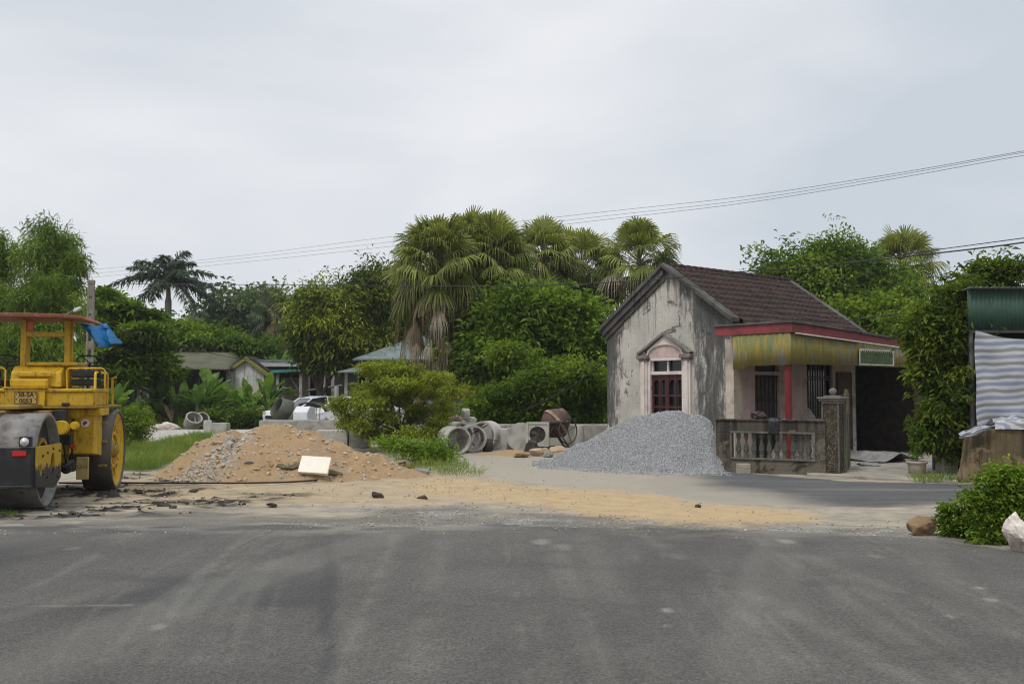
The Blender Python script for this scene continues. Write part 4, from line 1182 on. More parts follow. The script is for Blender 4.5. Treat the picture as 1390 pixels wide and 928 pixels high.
# ---------------------------------------------------------------- the plants of the photograph, left to right
# bamboo
def bamboo(label, px_base, Y, culms, seed, nleaf=12000):
    rs_ = np.random.RandomState(seed)
    base = at(px_base, 532, Y); base.z = 0
    t = thing('bamboo_clump', label, 'bamboo', base, 0, 'bamboo clumps on the left')
    L_ = Leaves(); cm = MB()
    for (tx_, ty_, wd, dy) in culms:
        tip = np.array(at(tx_, ty_, Y + dy)) - np.array(base)
        b0 = np.array([rs_.randn() * .3, rs_.randn() * .3, 0])
        mid = np.array([b0[0] * .4 + tip[0] * .25, b0[1] * .4 + tip[1] * .3, tip[2] * 1.0])
        s = np.linspace(0, 1, 12)[:, None]
        q = b0 * (1 - s) ** 2 + mid * 2 * s * (1 - s) + tip * s * s
        cm.tube(list(q), list(np.linspace(.05, .012, 12)), 6)
        n = nleaf // len(culms) // 10
        u = .32 + .68 * rs_.rand(n) ** .8
        i0 = np.clip((u * 11).astype(int), 0, 10); fr = (u * 11 - i0)[:, None]
        C = q[i0] * (1 - fr) + q[i0 + 1] * fr
        sp = wd * Y / FPX * (1.15 - .75 * ((u - .32) / .68)) 
        C = C + unit(rs_.randn(n, 3)) * (sp * rs_.rand(n) ** .6)[:, None]
        C[:, 2] -= .25 * sp
        P = np.repeat(C, 10, 0) + rs_.randn(n * 10, 3) * .13
        D = rs_.randn(n * 10, 3) * .7 + np.repeat(unit(C - np.repeat(q[6:7], n, 0)), 10, 0) * .4; D[:, 2] -= .45
        L_.add(leaf_quads(P, D, .30, .045, rs_, .5, .2), rs_, np.repeat(np.clip(.55 * rs_.rand() + .6 * rs_.rand(n), 0, 1), 10))
    L_.build('leaves', LM['bamboo'], t); cm.build('culms', simple('bamboo_culm', (.14, .17, .04), (.10, .12, .04), 6, .5, 0), t)
bamboo('tall feathery bamboo clump rising behind the roller canopy', 55, 40, [(62, 306, 52, 0), (92, 328, 45, 1), (40, 335, 50, -1), (110, 352, 40, 0), (70, 380, 60, -2), (30, 400, 55, -2), (105, 415, 50, -1.5), (100, 388, 24, 1), (70, 430, 40, -2), (60, 455, 70, -3), (10, 450, 60, -3), (100, 490, 60, -3)], 11, 34000)
bamboo('feathery bamboo clump cut off by the left edge of the picture', -20, 41, [(-8, 322, 36, 0), (15, 345, 34, 0), (-40, 330, 45, 0), (5, 400, 45, -2), (-30, 430, 60, -2), (20, 500, 60, -2)], 12, 16000)
# layered dark tree behind the pole
tree('layered_tree', 'dark tree with flat layered boughs between the concrete pole and the royal palm', 'tree', (xat(165, 46), 46, 0),
     pxblobs([(165, 420, 28, 8), (185, 430, 36, 8, 1), (150, 445, 34, 10), (200, 450, 30, 8, -1), (170, 465, 50, 11), (130, 480, 40, 12, -1), (190, 490, 45, 12), (160, 510, 50, 13, -1), (205, 470, 32, 9, 1), (140, 402, 18, 8), (215, 505, 28, 10), (140, 425, 20, 12, 2), (150, 410, 20, 9, 2)], 46, 1.3),
     LM['green'], 2600, 12, .20, .28, .14, 21, .22, 9, shell=.9, flat=.35, hang=-.1, up=.8, boughs=0)
# royal palm
def royal_palm(label, px, py, Y, seed):
    rs_ = np.random.RandomState(seed)
    c = at(px, py, Y); base = Vector((c.x, c.y, 0))
    t = thing('royal_palm', label, 'palm tree', base)
    L_ = Leaves(); ra = MB()
    for i in range(19):
        f_ = (i + .5) / 19
        az = i * 2.39996 + rs_.randn() * .2; el = R(78 - 92 * f_)
        Ln = 3.15 * (.85 + .25 * rs_.rand())
        d = np.array([math.cos(az) * math.cos(el), math.sin(az) * math.cos(el), math.sin(el)])
        s = np.linspace(0, 1, 34)[:, None]
        hz = np.array([math.cos(az), math.sin(az), 0])
        q = np.array([0, 0, c.z]) + d * Ln * s + (hz * .25 - np.array([0, 0, 1.0])) * Ln * .42 * s ** 2.3 * (1.1 - .1 * f_)
        ra.tube(list(q[::4]), list(np.linspace(.04, .012, len(q[::4]))), 4, caps=False)
        tg = unit(np.gradient(q, axis=0)); sd_ = unit(np.cross(tg, [0, 0, 1]))
        for sg_ in (-1, 1):
            for rep in range(4):
                D = sd_[4:] * sg_ + tg[4:] * .75 + rs_.randn(30, 3) * .25; D[:, 2] += .2 - .28 * rep
                ll = .58 * np.sin(np.pi * np.clip(s[4:, 0], .08, .97)) ** .5
                V = leaf_quads(q[4:] + rs_.randn(30, 3) * .03, D, ll, .075, rs_, .5, .3)
                L_.add(V, rs_, np.full(30, np.clip(rs_.rand(), 0, 1)))
    L_.build('crown', LM['royal'], t); ra.build('frond_ribs', M_petiole, t)
    MB().tube([(0, 0, 0), (.03, 0, 2), (0, .02, 4), (0, 0, c.z - 1.2), (0, 0, c.z - 1.0), (0, 0, c.z)], [.32, .24, .21, .20, .15, .10], 12).build('trunk', simple('royal_palm_trunk', (.20, .19, .165), (.12, .115, .10), 5, .9, .3, 20), t)
royal_palm('royal palm with feather fronds standing alone against the sky on the left', 229, 382, 60, 31)
# far trees, hazy
tree('far_tree', 'distant round dark tree right of the royal palm', 'tree', (xat(315, 80), 80, 0), pxblobs([(325, 440, 38, 34), (300, 455, 28, 28), (350, 450, 35, 35), (285, 475, 25, 22), (330, 480, 60, 30), (385, 470, 40, 40)], 80),
     LM['far'], 1700, 12, .5, .5, .28, 41, .3, group='distant trees')
for i, (px, py, Y, lab) in enumerate(((372, 424, 77, 'distant pale fan palm rising over the dark round tree'), (345, 428, 82, 'distant fan palm half sunk in the dark round tree'), (414, 420, 84, 'small distant fan palm peeping over the mango tree'), (398, 455, 78, 'distant fan palm with drooping crown just left of the mango tree'), (262, 462, 78, 'low distant fan palm under the royal palm fronds'))):
    fan_palm(lab, px, py, Y, 51 + i, 1.35, 1.2, 42, 4, 'fanfar', .15, 'distant fan palms')
# creeper-covered hump over the sheds
def hedge(name, label, cat, blobs, mat, n, per, cr, ll, lw, seed, base, **kw):
    return tree(name, label, cat, base, blobs, mat, n, per, cr, ll, lw, seed, .06, 6, None, **kw)
hedge('creeper_mass', 'bright green creeper spreading over the olive roofed shed', 'bush', pxblobs([(180, 456, 40, 11), (225, 458, 40, 11), (270, 463, 40, 10), (310, 468, 35, 10), (350, 474, 30, 10), (175, 478, 26, 16), (150, 455, 30, 11)], 57.5, 1.3), LM['green'], 1300, 12, .24, .26, .15, 61, (xat(240, 56), 57, 0), shell=.6, flat=.5)
# mango trees
tree('mango_tree', 'large mango tree with dark crown and yellow green new leaves left of the big palms', 'tree', (xat(490, 50), 51, 0), pxblobs([(508, 396, 32, 26), (482, 412, 32, 28), (535, 415, 34, 32), (515, 440, 50, 40), (480, 455, 40, 35), (545, 455, 34, 45), (500, 480, 50, 26), (527, 384, 18, 16), (465, 430, 26, 26)], 50), LM['mango'], 3400, 13, .30, .30, .085, 71, .25, hang=.35, droop=.3, shell=.5)
tree('mango_tree', 'smaller yellowish mango tree in front of the large dark one', 'tree', (xat(432, 48), 48, 0), pxblobs([(435, 420, 24, 25), (420, 450, 18, 26), (450, 450, 26, 34), (440, 480, 30, 26), (468, 478, 24, 24), (430, 405, 14, 14), (415, 478, 12, 26)], 48), LM['mango'], 1700, 13, .28, .30, .085, 72, .2, hang=.35, droop=.3)
# the big fan palms in the middle
fan_palm('biggest fan palm of the middle group, with long grey dead fronds hanging to the roofs', 592, 357, 38, 81, 1.05, 1.15, 126, 58, skirt=4.2)
fan_palm('fan palm with brown skirt pressed against the right side of the biggest one', 672, 350, 39.5, 82, 1.02, 1.05, 104, 34, skirt=2.2)
fan_palm('fan palm filling the gap behind the two biggest ones', 632, 344, 40.5, 87, 1.02, 1.05, 104, 34, skirt=3.0)
fan_palm('fan palm in the middle of the group behind the bright tree', 738, 352, 46, 83, 1.25, 1.15, 76, 14)
fan_palm('fan palm leaning out right of the middle of the group', 790, 361, 48, 84, 1.25, 1.15, 66, 14)
fan_palm('fan palm apart from the others behind the left slope of the house roof', 868, 350, 45, 85, 1.15, 1.2, 58, 14, skirt=1.2)
fan_palm('fan palm rising behind the round tree at the right end of the roof', 1224, 359, 50, 86, 1.2, 1.15, 62, 10)
# spiky bright green dracaena under the palms
rs_ = np.random.RandomState(90)
c0 = at(735, 392, 43); t = thing('spiky_plant', 'bright green spiky dracaena head between the fan palms', 'plant', (c0.x, c0.y, 0))
L_ = Leaves(); n = 160; D = unit(rs_.randn(n, 3)); D[:, 2] = np.abs(D[:, 2]) * 1.2 - .2
L_.add(leaf_quads(np.tile([0, 0, c0.z - .4], (n, 1)) + rs_.randn(n, 3) * .08, D, 1.25, .09, rs_, .5, .25), rs_, rs_.rand(n)); L_.build('leaves', LM['light'], t)
MB().tube([(0, 0, 0), (.1, 0, 3), (0, 0, c0.z - .3)], [.09, .07, .05], 7).build('stem', M_bark, t)
# green tree and the bushes beneath it
tree('broad_tree', 'fresh green broadleaf tree under the fan palms', 'tree', (xat(725, 37), 37, 0), pxblobs([(690, 436, 36, 22), (745, 440, 40, 24), (786, 452, 30, 22), (720, 464, 50, 26), (775, 480, 45, 30), (670, 470, 40, 34), (665, 500, 34, 24), (720, 500, 60, 24), (800, 470, 22, 30), (700, 414, 20, 10)], 37), LM['green'], 3000, 13, .26, .26, .13, 101, .2, shell=.6, hang=.05)
hedge('bush', 'dense green bushes along the concrete trough between the palms and the house', 'bush', pxblobs([(660, 560, 34, 22), (700, 550, 45, 24), (750, 545, 45, 28), (795, 540, 34, 34), (730, 570, 60, 18), (800, 568, 34, 20), (770, 515, 30, 14)], 33), LM['green'], 2600, 12, .15, .16, .085, 102, (xat(740, 33), 33.2, 0), shell=.5)
hedge('bush', 'paler trailing shrub leaning over the dense bushes beside the house gable', 'bush', pxblobs([(740, 522, 26, 13), (800, 515, 24, 18), (715, 532, 18, 10), (690, 480, 18, 12, 2)], 32), LM['light'], 500, 12, .15, .18, .085, 103, (xat(780, 32), 32.2, 0), shell=.8)
# spreading young tree in the middle, tiers of small olive leaves
rsq = np.random.RandomState(113)
sb = []
for k in range(64):
    f_ = k / 63; py = 497 + 98 * f_ ** 1.15 + rsq.randn() * 4
    half = np.interp(py, [495, 508, 525, 548, 570, 600], [20, 58, 86, 90, 66, 42])
    px = 540 + (rsq.rand() * 2 - 1) * half
    sb.append((px, py, 10 + 13 * rsq.rand(), 5 + 5 * rsq.rand(), rsq.randn() * 1.0))
tree('spreading_sapling', 'young spreading tree with flat tiers of small olive leaves behind the sand heap', 'tree', (xat(545, 27), 27, 0), pxblobs(sb, 27, 1.0), LM['olive'], 2900, 12, .085, .10, .042, 111, .06, 24, shell=1.0, flat=.5, hang=.1, up=.85, droop=.1, under=.8, boughs=0)
hedge('weed_clump', 'light green weeds at the right foot of the sand heap', 'bush', pxblobs([(585, 625, 24, 14), (560, 612, 18, 12), (605, 622, 14, 14), (530, 605, 24, 10), (592, 606, 18, 9)], 22), LM['weed'], 340, 10, .10, .11, .035, 112, (xat(580, 22), 22.1, 0), shell=1.0, boughs=0, hang=-.35)
hedge('trunk_vine', 'leafy green vine climbing the trunk of the biggest fan palm', 'bush', pxblobs([(606, 430, 10, 26), (612, 470, 12, 30), (600, 500, 14, 20), (620, 500, 10, 24), (640, 440, 12, 20), (598, 405, 10, 14)], 37.3), LM['vine'], 420, 12, .12, .20, .09, 104, (xat(606, 37.3), 37.3, 0), shell=.9)
hedge('bush', 'dark low bush at the foot of the banana row', 'bush', pxblobs([(290, 572, 26, 9), (325, 568, 22, 10), (350, 572, 16, 8), (262, 574, 12, 6)], 44), LM['dark'], 500, 12, .14, .18, .08, 105, (xat(300, 44), 44, 0), shell=.8)
# round clipped bush beside the roller, weeds
hedge('bush', 'rounded yellow green bush just right of the road roller', 'bush', pxblobs([(176, 572, 18, 16), (188, 580, 10, 14), (165, 590, 18, 14), (180, 598, 16, 12)], 27), LM['light'], 700, 12, .08, .075, .035, 121, (xat(174, 27), 27, 0), shell=.5)
# tree, hedge and vines on the right
tree('round_tree', 'broad green tree rising behind the right end of the brown tiled roof', 'tree', (xat(1150, 46), 46, 0), pxblobs([(1130, 357, 38, 24), (1165, 366, 34, 22), (1080, 382, 34, 14), (1130, 385, 55, 26), (1195, 395, 36, 22), (1060, 368, 24, 12), (1180, 410, 65, 20), (1110, 410, 45, 16), (1222, 412, 22, 14), (1134, 334, 16, 9), (1100, 364, 28, 14), (1050, 385, 20, 10)], 46), LM['green'], 3400, 13, .26, .26, .10, 131, .28, shell=.7, flat=.5)
hedge('creeper_hedge', 'flat topped light green creeper behind the red porch slab', 'bush', pxblobs([(1120, 432, 40, 14), (1170, 432, 40, 13), (1220, 430, 45, 15), (1270, 432, 40, 16), (1105, 420, 22, 10), (1200, 450, 60, 20)], 33, 1.5), LM['light'], 1300, 12, .16, .17, .09, 132, (xat(1190, 33), 33, 0), shell=.6, flat=.5)
vb = [(1300, 408, 14, 18), (1305, 440, 18, 30), (1278, 448, 24, 22), (1292, 470, 30, 32), (1265, 482, 18, 18), (1264, 442, 20, 20), (1250, 462, 16, 16), (1285, 425, 22, 18), (1298, 560, 16, 34), (1306, 600, 10, 20), (1308, 440, 8, 18), (1284, 520, 30, 32), (1302, 505, 18, 36), (1252, 508, 16, 10), (1290, 550, 24, 32), (1280, 585, 22, 26), (1300, 610, 14, 18), (1310, 475, 10, 26)]
tree('vine_tree', 'bushy dark vine covered tree between the porch and the green shed', 'tree', (xat(1292, 20), 20, 0), pxblobs([t + (-.8,) for t in vb], 20, .9), LM['vine'], 3300, 12, .075, .14, .055, 133, .06, 9, M_barkpale, shell=.6, hang=.15)
tree('leafy_tree', 'light crowned tree standing up over the green shed roof', 'tree', (xat(1340, 22), 22.3, 0), pxblobs([(1338, 372, 18, 16), (1365, 368, 20, 10), (1328, 390, 20, 14), (1312, 395, 14, 14), (1352, 388, 22, 7), (1386, 372, 8, 6), (1318, 415, 14, 18)], 22, .8), LM['vine'], 420, 10, .11, .16, .065, 134, .05, 7, M_barkpale, shell=.9, hang=.1)
# roadside bush on the right, near
rsq = np.random.RandomState(140)
wb = [(1362, 672, 26, 28), (1385, 668, 24, 30), (1345, 690, 26, 24), (1375, 705, 34, 28), (1336, 708, 18, 16), (1400, 700, 30, 40), (1358, 650, 14, 14), (1345, 727, 26, 12), (1385, 655, 16, 14), (1340, 660, 8, 14), (1374, 640, 8, 12), (1318, 676, 8, 12), (1352, 638, 5, 10)]
hedge('roadside_bush', 'bright green leafy bush at the right road edge beside the white rock', 'bush', pxblobs(wb, 10.7, .8), LM['weed'], 1050, 11, .065, .060, .025, 141, (xat(1365, 10.7), 10.8, 0), shell=.8, up=.6, boughs=0)
hedge('straggly_weed', 'straggly dark green weed between the brown rock and the bright bush', 'bush', pxblobs([(1305, 685, 5, 12), (1292, 700, 14, 12), (1312, 712, 16, 12), (1300, 722, 22, 10), (1285, 712, 10, 10), (1322, 692, 8, 10), (1308, 672, 4, 6)], 11.1, .8), LM['green'], 330, 9, .03, .055, .026, 142, (xat(1303, 11.1), 11.1, 0), shell=.95)

# ---------------------------------------------------------------- bananas
def banana_leaf(L_, B, az, el, Ln, Wd, rs_, droop, clump):
    n = 9
    s = np.linspace(0, 1, n)[:, None]
    d = np.array([math.cos(az) * math.cos(el), math.sin(az) * math.cos(el), math.sin(el)]); hz = np.array([math.cos(az), math.sin(az), 0])
    q = np.array(B) + d * Ln * s + (hz * .3 - np.array([0, 0, 1.])) * Ln * droop * s ** 2.2
    tg = unit(np.gradient(q, axis=0)); sd_ = unit(np.cross(tg, [0, 0, 1])); nn = np.cross(sd_, tg)
    w_ = Wd * np.clip(np.sin(np.pi * np.clip((s - .12) / .88, 0, 1)) ** .55, .03, 1) * (.85 + .3 * rs_.rand(n, 1))
    for sg_ in (-1, 1):
        e_ = q + sd_ * sg_ * w_ * .5 + nn * w_ * .16 * (1 + .5 * rs_.randn(n, 1))
        for i in range(n - 1):
            gap = .12 * (rs_.rand() > .7)
            V = np.stack([q[i], e_[i] , e_[i + 1] * (1 - gap) + q[i + 1] * gap, q[i + 1]])[None]
            L_.V.append(V if sg_ > 0 else V[:, ::-1]); L_.r.append(np.array([rs_.rand()])); L_.c.append(np.array([clump]))
def banana(label, px, Y, h, seed, dead=2, group='banana plants in front of the sheds'):
    rs_ = np.random.RandomState(seed)
    base = at(px, 532, Y); base.z = 0
    t = thing('banana_plant', label, 'banana plant', base, 0, group)
    L_ = Leaves(); D_ = Leaves(); bsm = bpy.data.materials.get('banana_stem') or simple('banana_stem', (.17, .14, .07), (.09, .075, .045), 5, .8, .2, 20)
    for k in range(3):
        bx, by = rs_.randn(2) * .45 * (k > 0); hh = h * (1 - .25 * k)
        MB().tube([(bx, by, 0), (bx * 1.1, by, hh * .3), (bx * 1.15, by, hh * .52)], [.13, .10, .06], 8).build('stem', bsm, t)
        nl = 8
        for i in range(nl):
            banana_leaf(L_, (bx * 1.15, by, hh * .46), rs_.rand() * 6.28, R(82 - 52 * i / nl), hh * (.62 + .15 * rs_.rand()), .42 * h / 2.6 + .1, rs_, .12 + .35 * i / nl, np.clip(.75 - .5 * i / nl + .2 * rs_.randn(), 0, 1))
        for i in range(dead):
            banana_leaf(D_, (bx * 1.15, by, hh * .46), rs_.rand() * 6.28, R(5), hh * .55, .22, rs_, .75, rs_.rand())
    L_.build('leaves', LM['banana'], t); D_.build('dead_leaves', LM['banadead'], t)
for i, (px, Y, h, lab) in enumerate(((218, 46, 2.7, 'leftmost banana plant in the row, with tall upright leaves before the olive roofed shed'), (250, 48, 2.2, 'short banana plant with brown hanging leaves second in the row'), (282, 47, 3.0, 'tallest banana plant in the middle of the row'), (312, 49, 2.4, 'banana plant before the left foot of the small white gable'), (335, 47, 2.3, 'banana plant before the middle of the small white gable'), (362, 46, 2.7, 'rightmost banana plant of the row, yellowish, left of the olive drum'), (160, 40, 2.2, 'broad leaved banana plant behind the rear wheel of the roller'),
                                     (298, 47.5, 2.0, 'low banana plant squeezed between the tallest one and the white gable'), (234, 46.5, 2.0, 'young banana plant between the two leftmost ones'), (348, 46, 1.9, 'low banana plant just left of the rightmost yellowish one'), (268, 46, 2.2, 'leaning banana plant left of the tallest one'),
                                     (190, 44, 1.6, 'small banana plant between the roller and the row'))):
    banana(lab, px, Y, h * .88, 150 + i)
for i, (px, Y, h, lab) in enumerate(((338, 66, 5.2, 'ragged banana plant sticking up behind the small white gable'), (375, 68, 4.9, 'ragged banana plant behind the green awning'), (318, 70, 5.0, 'ragged banana plant behind the end of the olive roof'))):
    banana(lab, px, Y, h, 170 + i, 3, 'banana plants behind the sheds')

# ---------------------------------------------------------------- grass and ground cover
def grass(name, label, poly, n, hgt, seed, mat='grass', w_=.012):
    p = scatter(n, poly, seed); rs_ = np.random.RandomState(seed); n = len(p)
    P = np.column_stack([p, np.zeros(n)])
    cl = np.clip(.5 + .8 * fbm(p[:, 0] * 1.2, p[:, 1] * 1.2, seed, 3), 0, 1)
    D = np.column_stack([rs_.randn(n) * .45, rs_.randn(n) * .45, np.ones(n)])
    L_ = Leaves(); L_.add(leaf_quads(P, D, hgt * (.4 + 1.1 * cl), w_, rs_, .1, .25), rs_, cl)
    o = L_.build(name, LM[mat], None); return tag(o, label, 'grass', kind='stuff')
grass('grass', 'bright green grass between the roller and the sand heap', gpoly([(166, 640), (160, 606), (205, 607), (262, 594), (290, 592), (262, 612), (215, 640)]), 13000, .30, 201)
grass('grass', 'thin grass at the right foot of the sand heap', gpoly([(560, 640), (520, 615), (600, 605), (640, 640), (655, 648), (600, 648)]), 2600, .22, 202)
grass('grass', 'rough grass along the foot of the banana plants', [(-26, 44), (-8, 44), (-8, 53), (-30, 53)], 11000, .5, 203, 'weed', .05)
grass('grass', 'short grass at the foot of the vine tree', gpoly([(1245, 656), (1262, 645), (1310, 645), (1312, 657)]), 900, .16, 204)
grass('grass', 'small tuft of grass on the dirt before the roller drum', gpoly([(-40, 706), (-40, 692), (14, 697), (8, 706)]), 600, .10, 205)
# far wood that closes the horizon
rs_ = np.random.RandomState(300)
fb = []
for x in np.arange(-90, 95, 6.0):
    fb.append((x + rs_.randn(), 100 + rs_.randn() * 4, 2.2, 5, 4, 4.2 + rs_.rand() * 2.0))
L_ = Leaves(); broadleaf(L_, fb, 5200, 10, .8, .9, .5, rs_, shell=.5)
tag(L_.build('far_wood', LM['far'], None), 'far belt of trees closing the horizon behind everything', 'wood', kind='stuff')
# ================================================================== ROAD ROLLER
def rolpaint(name, base, worn, rust, grime):
    g = G(name); o = g.obj()
    c = g.mix(g.ramp(g.noise(o, 2.5, 5, .6), [(.38, 0), (.65, 1)]), base, worn)
    c = g.mix(g.ramp(g.noise(o, 9, 6, .72, .4), [(.56, 0), (.66, .8)]), c, rust)
    c = g.mix(g.ramp(g.noise(g.map(o, (7, 7, 1.2)), 2.4, 6, .7), [(.53, 0), (.70, .75)]), c, grime)
    return g.done(c, g.rng(g.noise(o, 6, 4), .3, .7, .35, .65), g.bump(g.noise(o, 25, 4, .6), .15, .006), 0, .4)
M_yel = rolpaint('worn_yellow_paint', (.56, .345, .010), (.44, .265, .013), (.12, .055, .015), (.05, .038, .018))
M_yelp = rolpaint('post_yellow_paint', (.60, .37, .012), (.5, .30, .014), (.25, .14, .02), (.2, .12, .03))
M_yeldirt = rolpaint('grimy_yellow_paint', (.32, .20, .02), (.2, .13, .025), (.08, .045, .02), (.03, .026, .02))
M_steelroll = simple('rolled_steel', (.10, .088, .072), (.065, .055, .045), 2.5, .55, .15, 60, spec=.4, metal=.25, dirt=(.07, .062, .055), dscale=5)
M_drum = simple('dusty_drum_steel', (.22, .21, .195), (.14, .13, .118), 3, .55, .2, 50, spec=.4, metal=.2, dirt=(.06, .052, .045), dscale=9)
M_black = simple('black_frame_paint', (.018, .018, .019), (.05, .046, .042), 5, .6, .2, 40, lo=.45, hi=.75)
M_seat = simple('black_seat_vinyl', (.015, .015, .017), (.025, .025, .027), 8, .5, .1, 30)
M_can = simple('rusty_canopy_edge', (.24, .075, .045), (.17, .065, .045), 4, .8, .2, 40, dirt=(.30, .14, .09), dscale=6)
M_lampglass = G('lamp_glass').done((.55, .55, .52), .08, None, .2, .8)
M_red = G('red_reflector').done((.50, .012, .01), .3, None, 0, .5)
M_amber = G('amber_reflector').done((.62, .33, .01), .4, None, 0, .5)
M_ink = G('black_lettering').done((.015, .013, .012), .7)
M_plate = simple('dirty_plate', (.42, .29, .10), (.34, .22, .07), 14, .6, .0)
M_blue = simple('blue_tarpaulin', (.012, .13, .30), (.014, .10, .24), 3, .6, .2, 14, dirt=(.02, .07, .16), dscale=3)
M_sticker = G('white_sticker').done((.68, .66, .62), .5)
M_rubber = simple('black_hose_rubber', (.02, .02, .02), None, 6, .6, .1)
RO = (-7.53, 16.4, 0)
RZ = R(11)
ro = thing('road_roller', 'worn yellow three wheeled road roller with a flat canopy at the left edge', 'road roller', RO, RZ)
Ry = lambda x, y, z, a=0: Tr((x, y, z), 0, R(90), 0)              # lathe axis along x
# rear wheels
def rear_wheel(sx):
    rr, x0, x1 = .655, .54, 1.02
    m = MB().lathe([(rr - .05, x0), (rr, x0 + .012), (rr, x1 - .012), (rr - .045, x1), (rr - .06, x1 - .015), (rr - .06, x0 + .015)], 64, Ry(0, 0, .655), True, True)
    if sx < 0: m.v = [(-a, b_, c) for a, b_, c in m.v]; m.f = [f_[::-1] for f_ in m.f]
    wl = m.build('rear_wheel', M_steelroll, ro)
    d = MB()
    d.lathe([(.001, x1 - .10), (.20, x1 - .10), (.24, x1 - .13), (.50, x1 - .075), (.594, x1 - .03)], 48, Ry(0, 0, .655), True)
    d.lathe([(.001, x0 + .05), (.594, x0 + .05)], 48, Ry(0, 0, .655), True)
    d.ring(.25, .30, x1 - .115, x1 - .07, 40, Ry(0, 0, .655))
    for k in range(8):
        a = k * math.pi / 4
        d.cyl(.03, 0, .03, 8, Ry(x1 - .10, .40 * math.cos(a), .655 + .40 * math.sin(a)))
        d.box((x1 - .13, -.02, .24), (x1 - .075, .02, .50), Tr((0, 0, .655), a + .39))
    if sx < 0: d.v = [(-a, b_, c) for a, b_, c in d.v]; d.f = [f_[::-1] for f_ in d.f]
    d.build('rim', M_yel, wl)
    h = MB().lathe([(.001, x1 + .005), (.07, x1 + .0), (.09, x1 - .03), (.13, x1 - .05), (.15, x1 - .10)], 24, Ry(0, 0, .655), True)
    for k in range(6):
        a = k * math.pi / 3; h.cyl(.016, 0, .022, 6, Ry(x1 - .05, .115 * math.cos(a), .655 + .115 * math.sin(a)))
    if sx < 0: h.v = [(-a, b_, c) for a, b_, c in h.v]; h.f = [f_[::-1] for f_ in h.f]
    h.build('hub', M_yeldirt, wl)
rear_wheel(1); rear_wheel(-1)
# front drum in two halves
dr = MB()
for a, b_ in ((-.57, -.012), (.012, .57)):
    dr.lathe([(.60, a), (.655, a), (.655, b_), (.60, b_)], 72, Ry(0, -2.6, .655), True, True)
dro = dr.build('front_drum', M_drum, ro); 
for s in (-1, 1):
    di = MB()
    di.lathe([(.001, s * .44), (.60, s * .44)], 40, Ry(0, -2.6, .655), False)
    di.lathe([(.09, s * .44), (.09, s * .60), (.001, s * .60)], 24, Ry(0, -2.6, .655), True)
    di.build('drum_end', M_black, dro)
for s in (-1, 1): MB().ring(.25, .31, min(s * .44, s * .50), max(s * .44, s * .50), 36, Ry(0, -2.6, .655)).build('drum_ring', M_yeldirt, dro)
# yoke round the drum: black front box, side plates with a hole, rear cross member
yk = MB().prism([(-.58, -3.47), (.58, -3.47), (.61, -3.42), (.61, -3.36), (-.61, -3.36), (-.61, -3.42)], 'z', .34, .875)
yk.box((-.60, -3.52, .345), (.60, -3.475, .385))
yko = yk.build('front_bar', M_black, ro, bevel=.01)
def side_plate(s):
    m = MB(); T = Tr((s * .615, -3.42, 0), 0, 0, -s * math.atan2(.05, 1.0))
    hole = [(.64 + .13 * math.cos(a) * .62, .62 + .15 * math.sin(a)) for a in np.linspace(0, 2 * math.pi, 21)[:-1]]
    out = [(.0, .36), (.74, .28), (1.02, .40), (1.02, .88), (.74, .88), (.0, .88)]
    # plate as quads round the hole
    import itertools
    bm = bmesh.new()
    ov = [bm.verts.new((0, p[0], p[1])) for p in out]; hv = [bm.verts.new((0, p[0], p[1])) for p in hole]
    es = [bm.edges.new((ov[i], ov[(i + 1) % len(ov)])) for i in range(len(ov))] + [bm.edges.new((hv[i], hv[(i + 1) % len(hv)])) for i in range(len(hv))]
    bmesh.ops.triangle_fill(bm, edges=es, use_beauty=True)
    ex = bmesh.ops.extrude_face_region(bm, geom=bm.faces[:])
    bmesh.ops.translate(bm, vec=(.03, 0, 0), verts=[e_ for e_ in ex['geom'] if isinstance(e_, bmesh.types.BMVert)])
    bmesh.ops.recalc_face_normals(bm, faces=bm.faces[:])
    bm.transform(T)
    me = bpy.data.meshes.new('side_plate'); bm.to_mesh(me); bm.free(); me.materials.append(M_plategrime)
    o = bpy.data.objects.new('side_plate', me); COL.objects.link(o); o.parent = ro
    for y, z in ((.2, .75), (.40, .78), (.40, .45), (.22, .5), (.90, .55), (.92, .78), (.64, .82), (.86, .42)):
        MB().cyl(.017, .0, .045, 6, T @ Ry(0, y, z)).build('bolt', M_black, o)
g = G('plate_paint_grimed_below'); oo = g.obj(); zz = g.xyz(oo)[2]
cc = g.mix(g.ramp(g.math('ADD', g.noise(oo, 7, 5, .65), g.rng(zz, .36, .7, .42, -.16)), [(.48, 0), (.62, 1)]), (.40, .26, .015), (.03, .028, .025))
M_plategrime = g.done(cc, .6, g.bump(g.noise(oo, 25, 3), .15, .005), 0, .35)
side_plate(1); side_plate(-1)
# lights on the front bar
hl = MB().box((.43, -3.50, .885), (.57, -3.38, 1.02)); hlo = hl.build('headlight', M_black, ro, bevel=.01)
MB().lathe([(.001, .03), (.03, .024), (.05, .0), (.055, 0), (.055, -.01)], 20, Tr((.50, -3.505, .95), RX90, 0, 0)).build('lens', M_lampglass, hlo)
MB().box((-.50, -3.50, .885), (-.36, -3.38, 1.02)).build('headlight', M_black, ro, bevel=.01)
MB().box((.35, -3.482, .765), (.52, -3.471, .83)).build('red_reflector', M_red, ro, bevel=.004)
MB().box((-.44, -3.482, .765), (-.27, -3.471, .83)).build('red_reflector', M_red, ro, bevel=.004)
MB().box((-.09, -3.482, .775), (.10, -3.471, .84)).build('amber_reflector', M_amber, ro, bevel=.004)
MB().box((.02, -3.45, .88), (.10, -3.40, .93)).build('red_lamp', M_red, ro, bevel=.01)
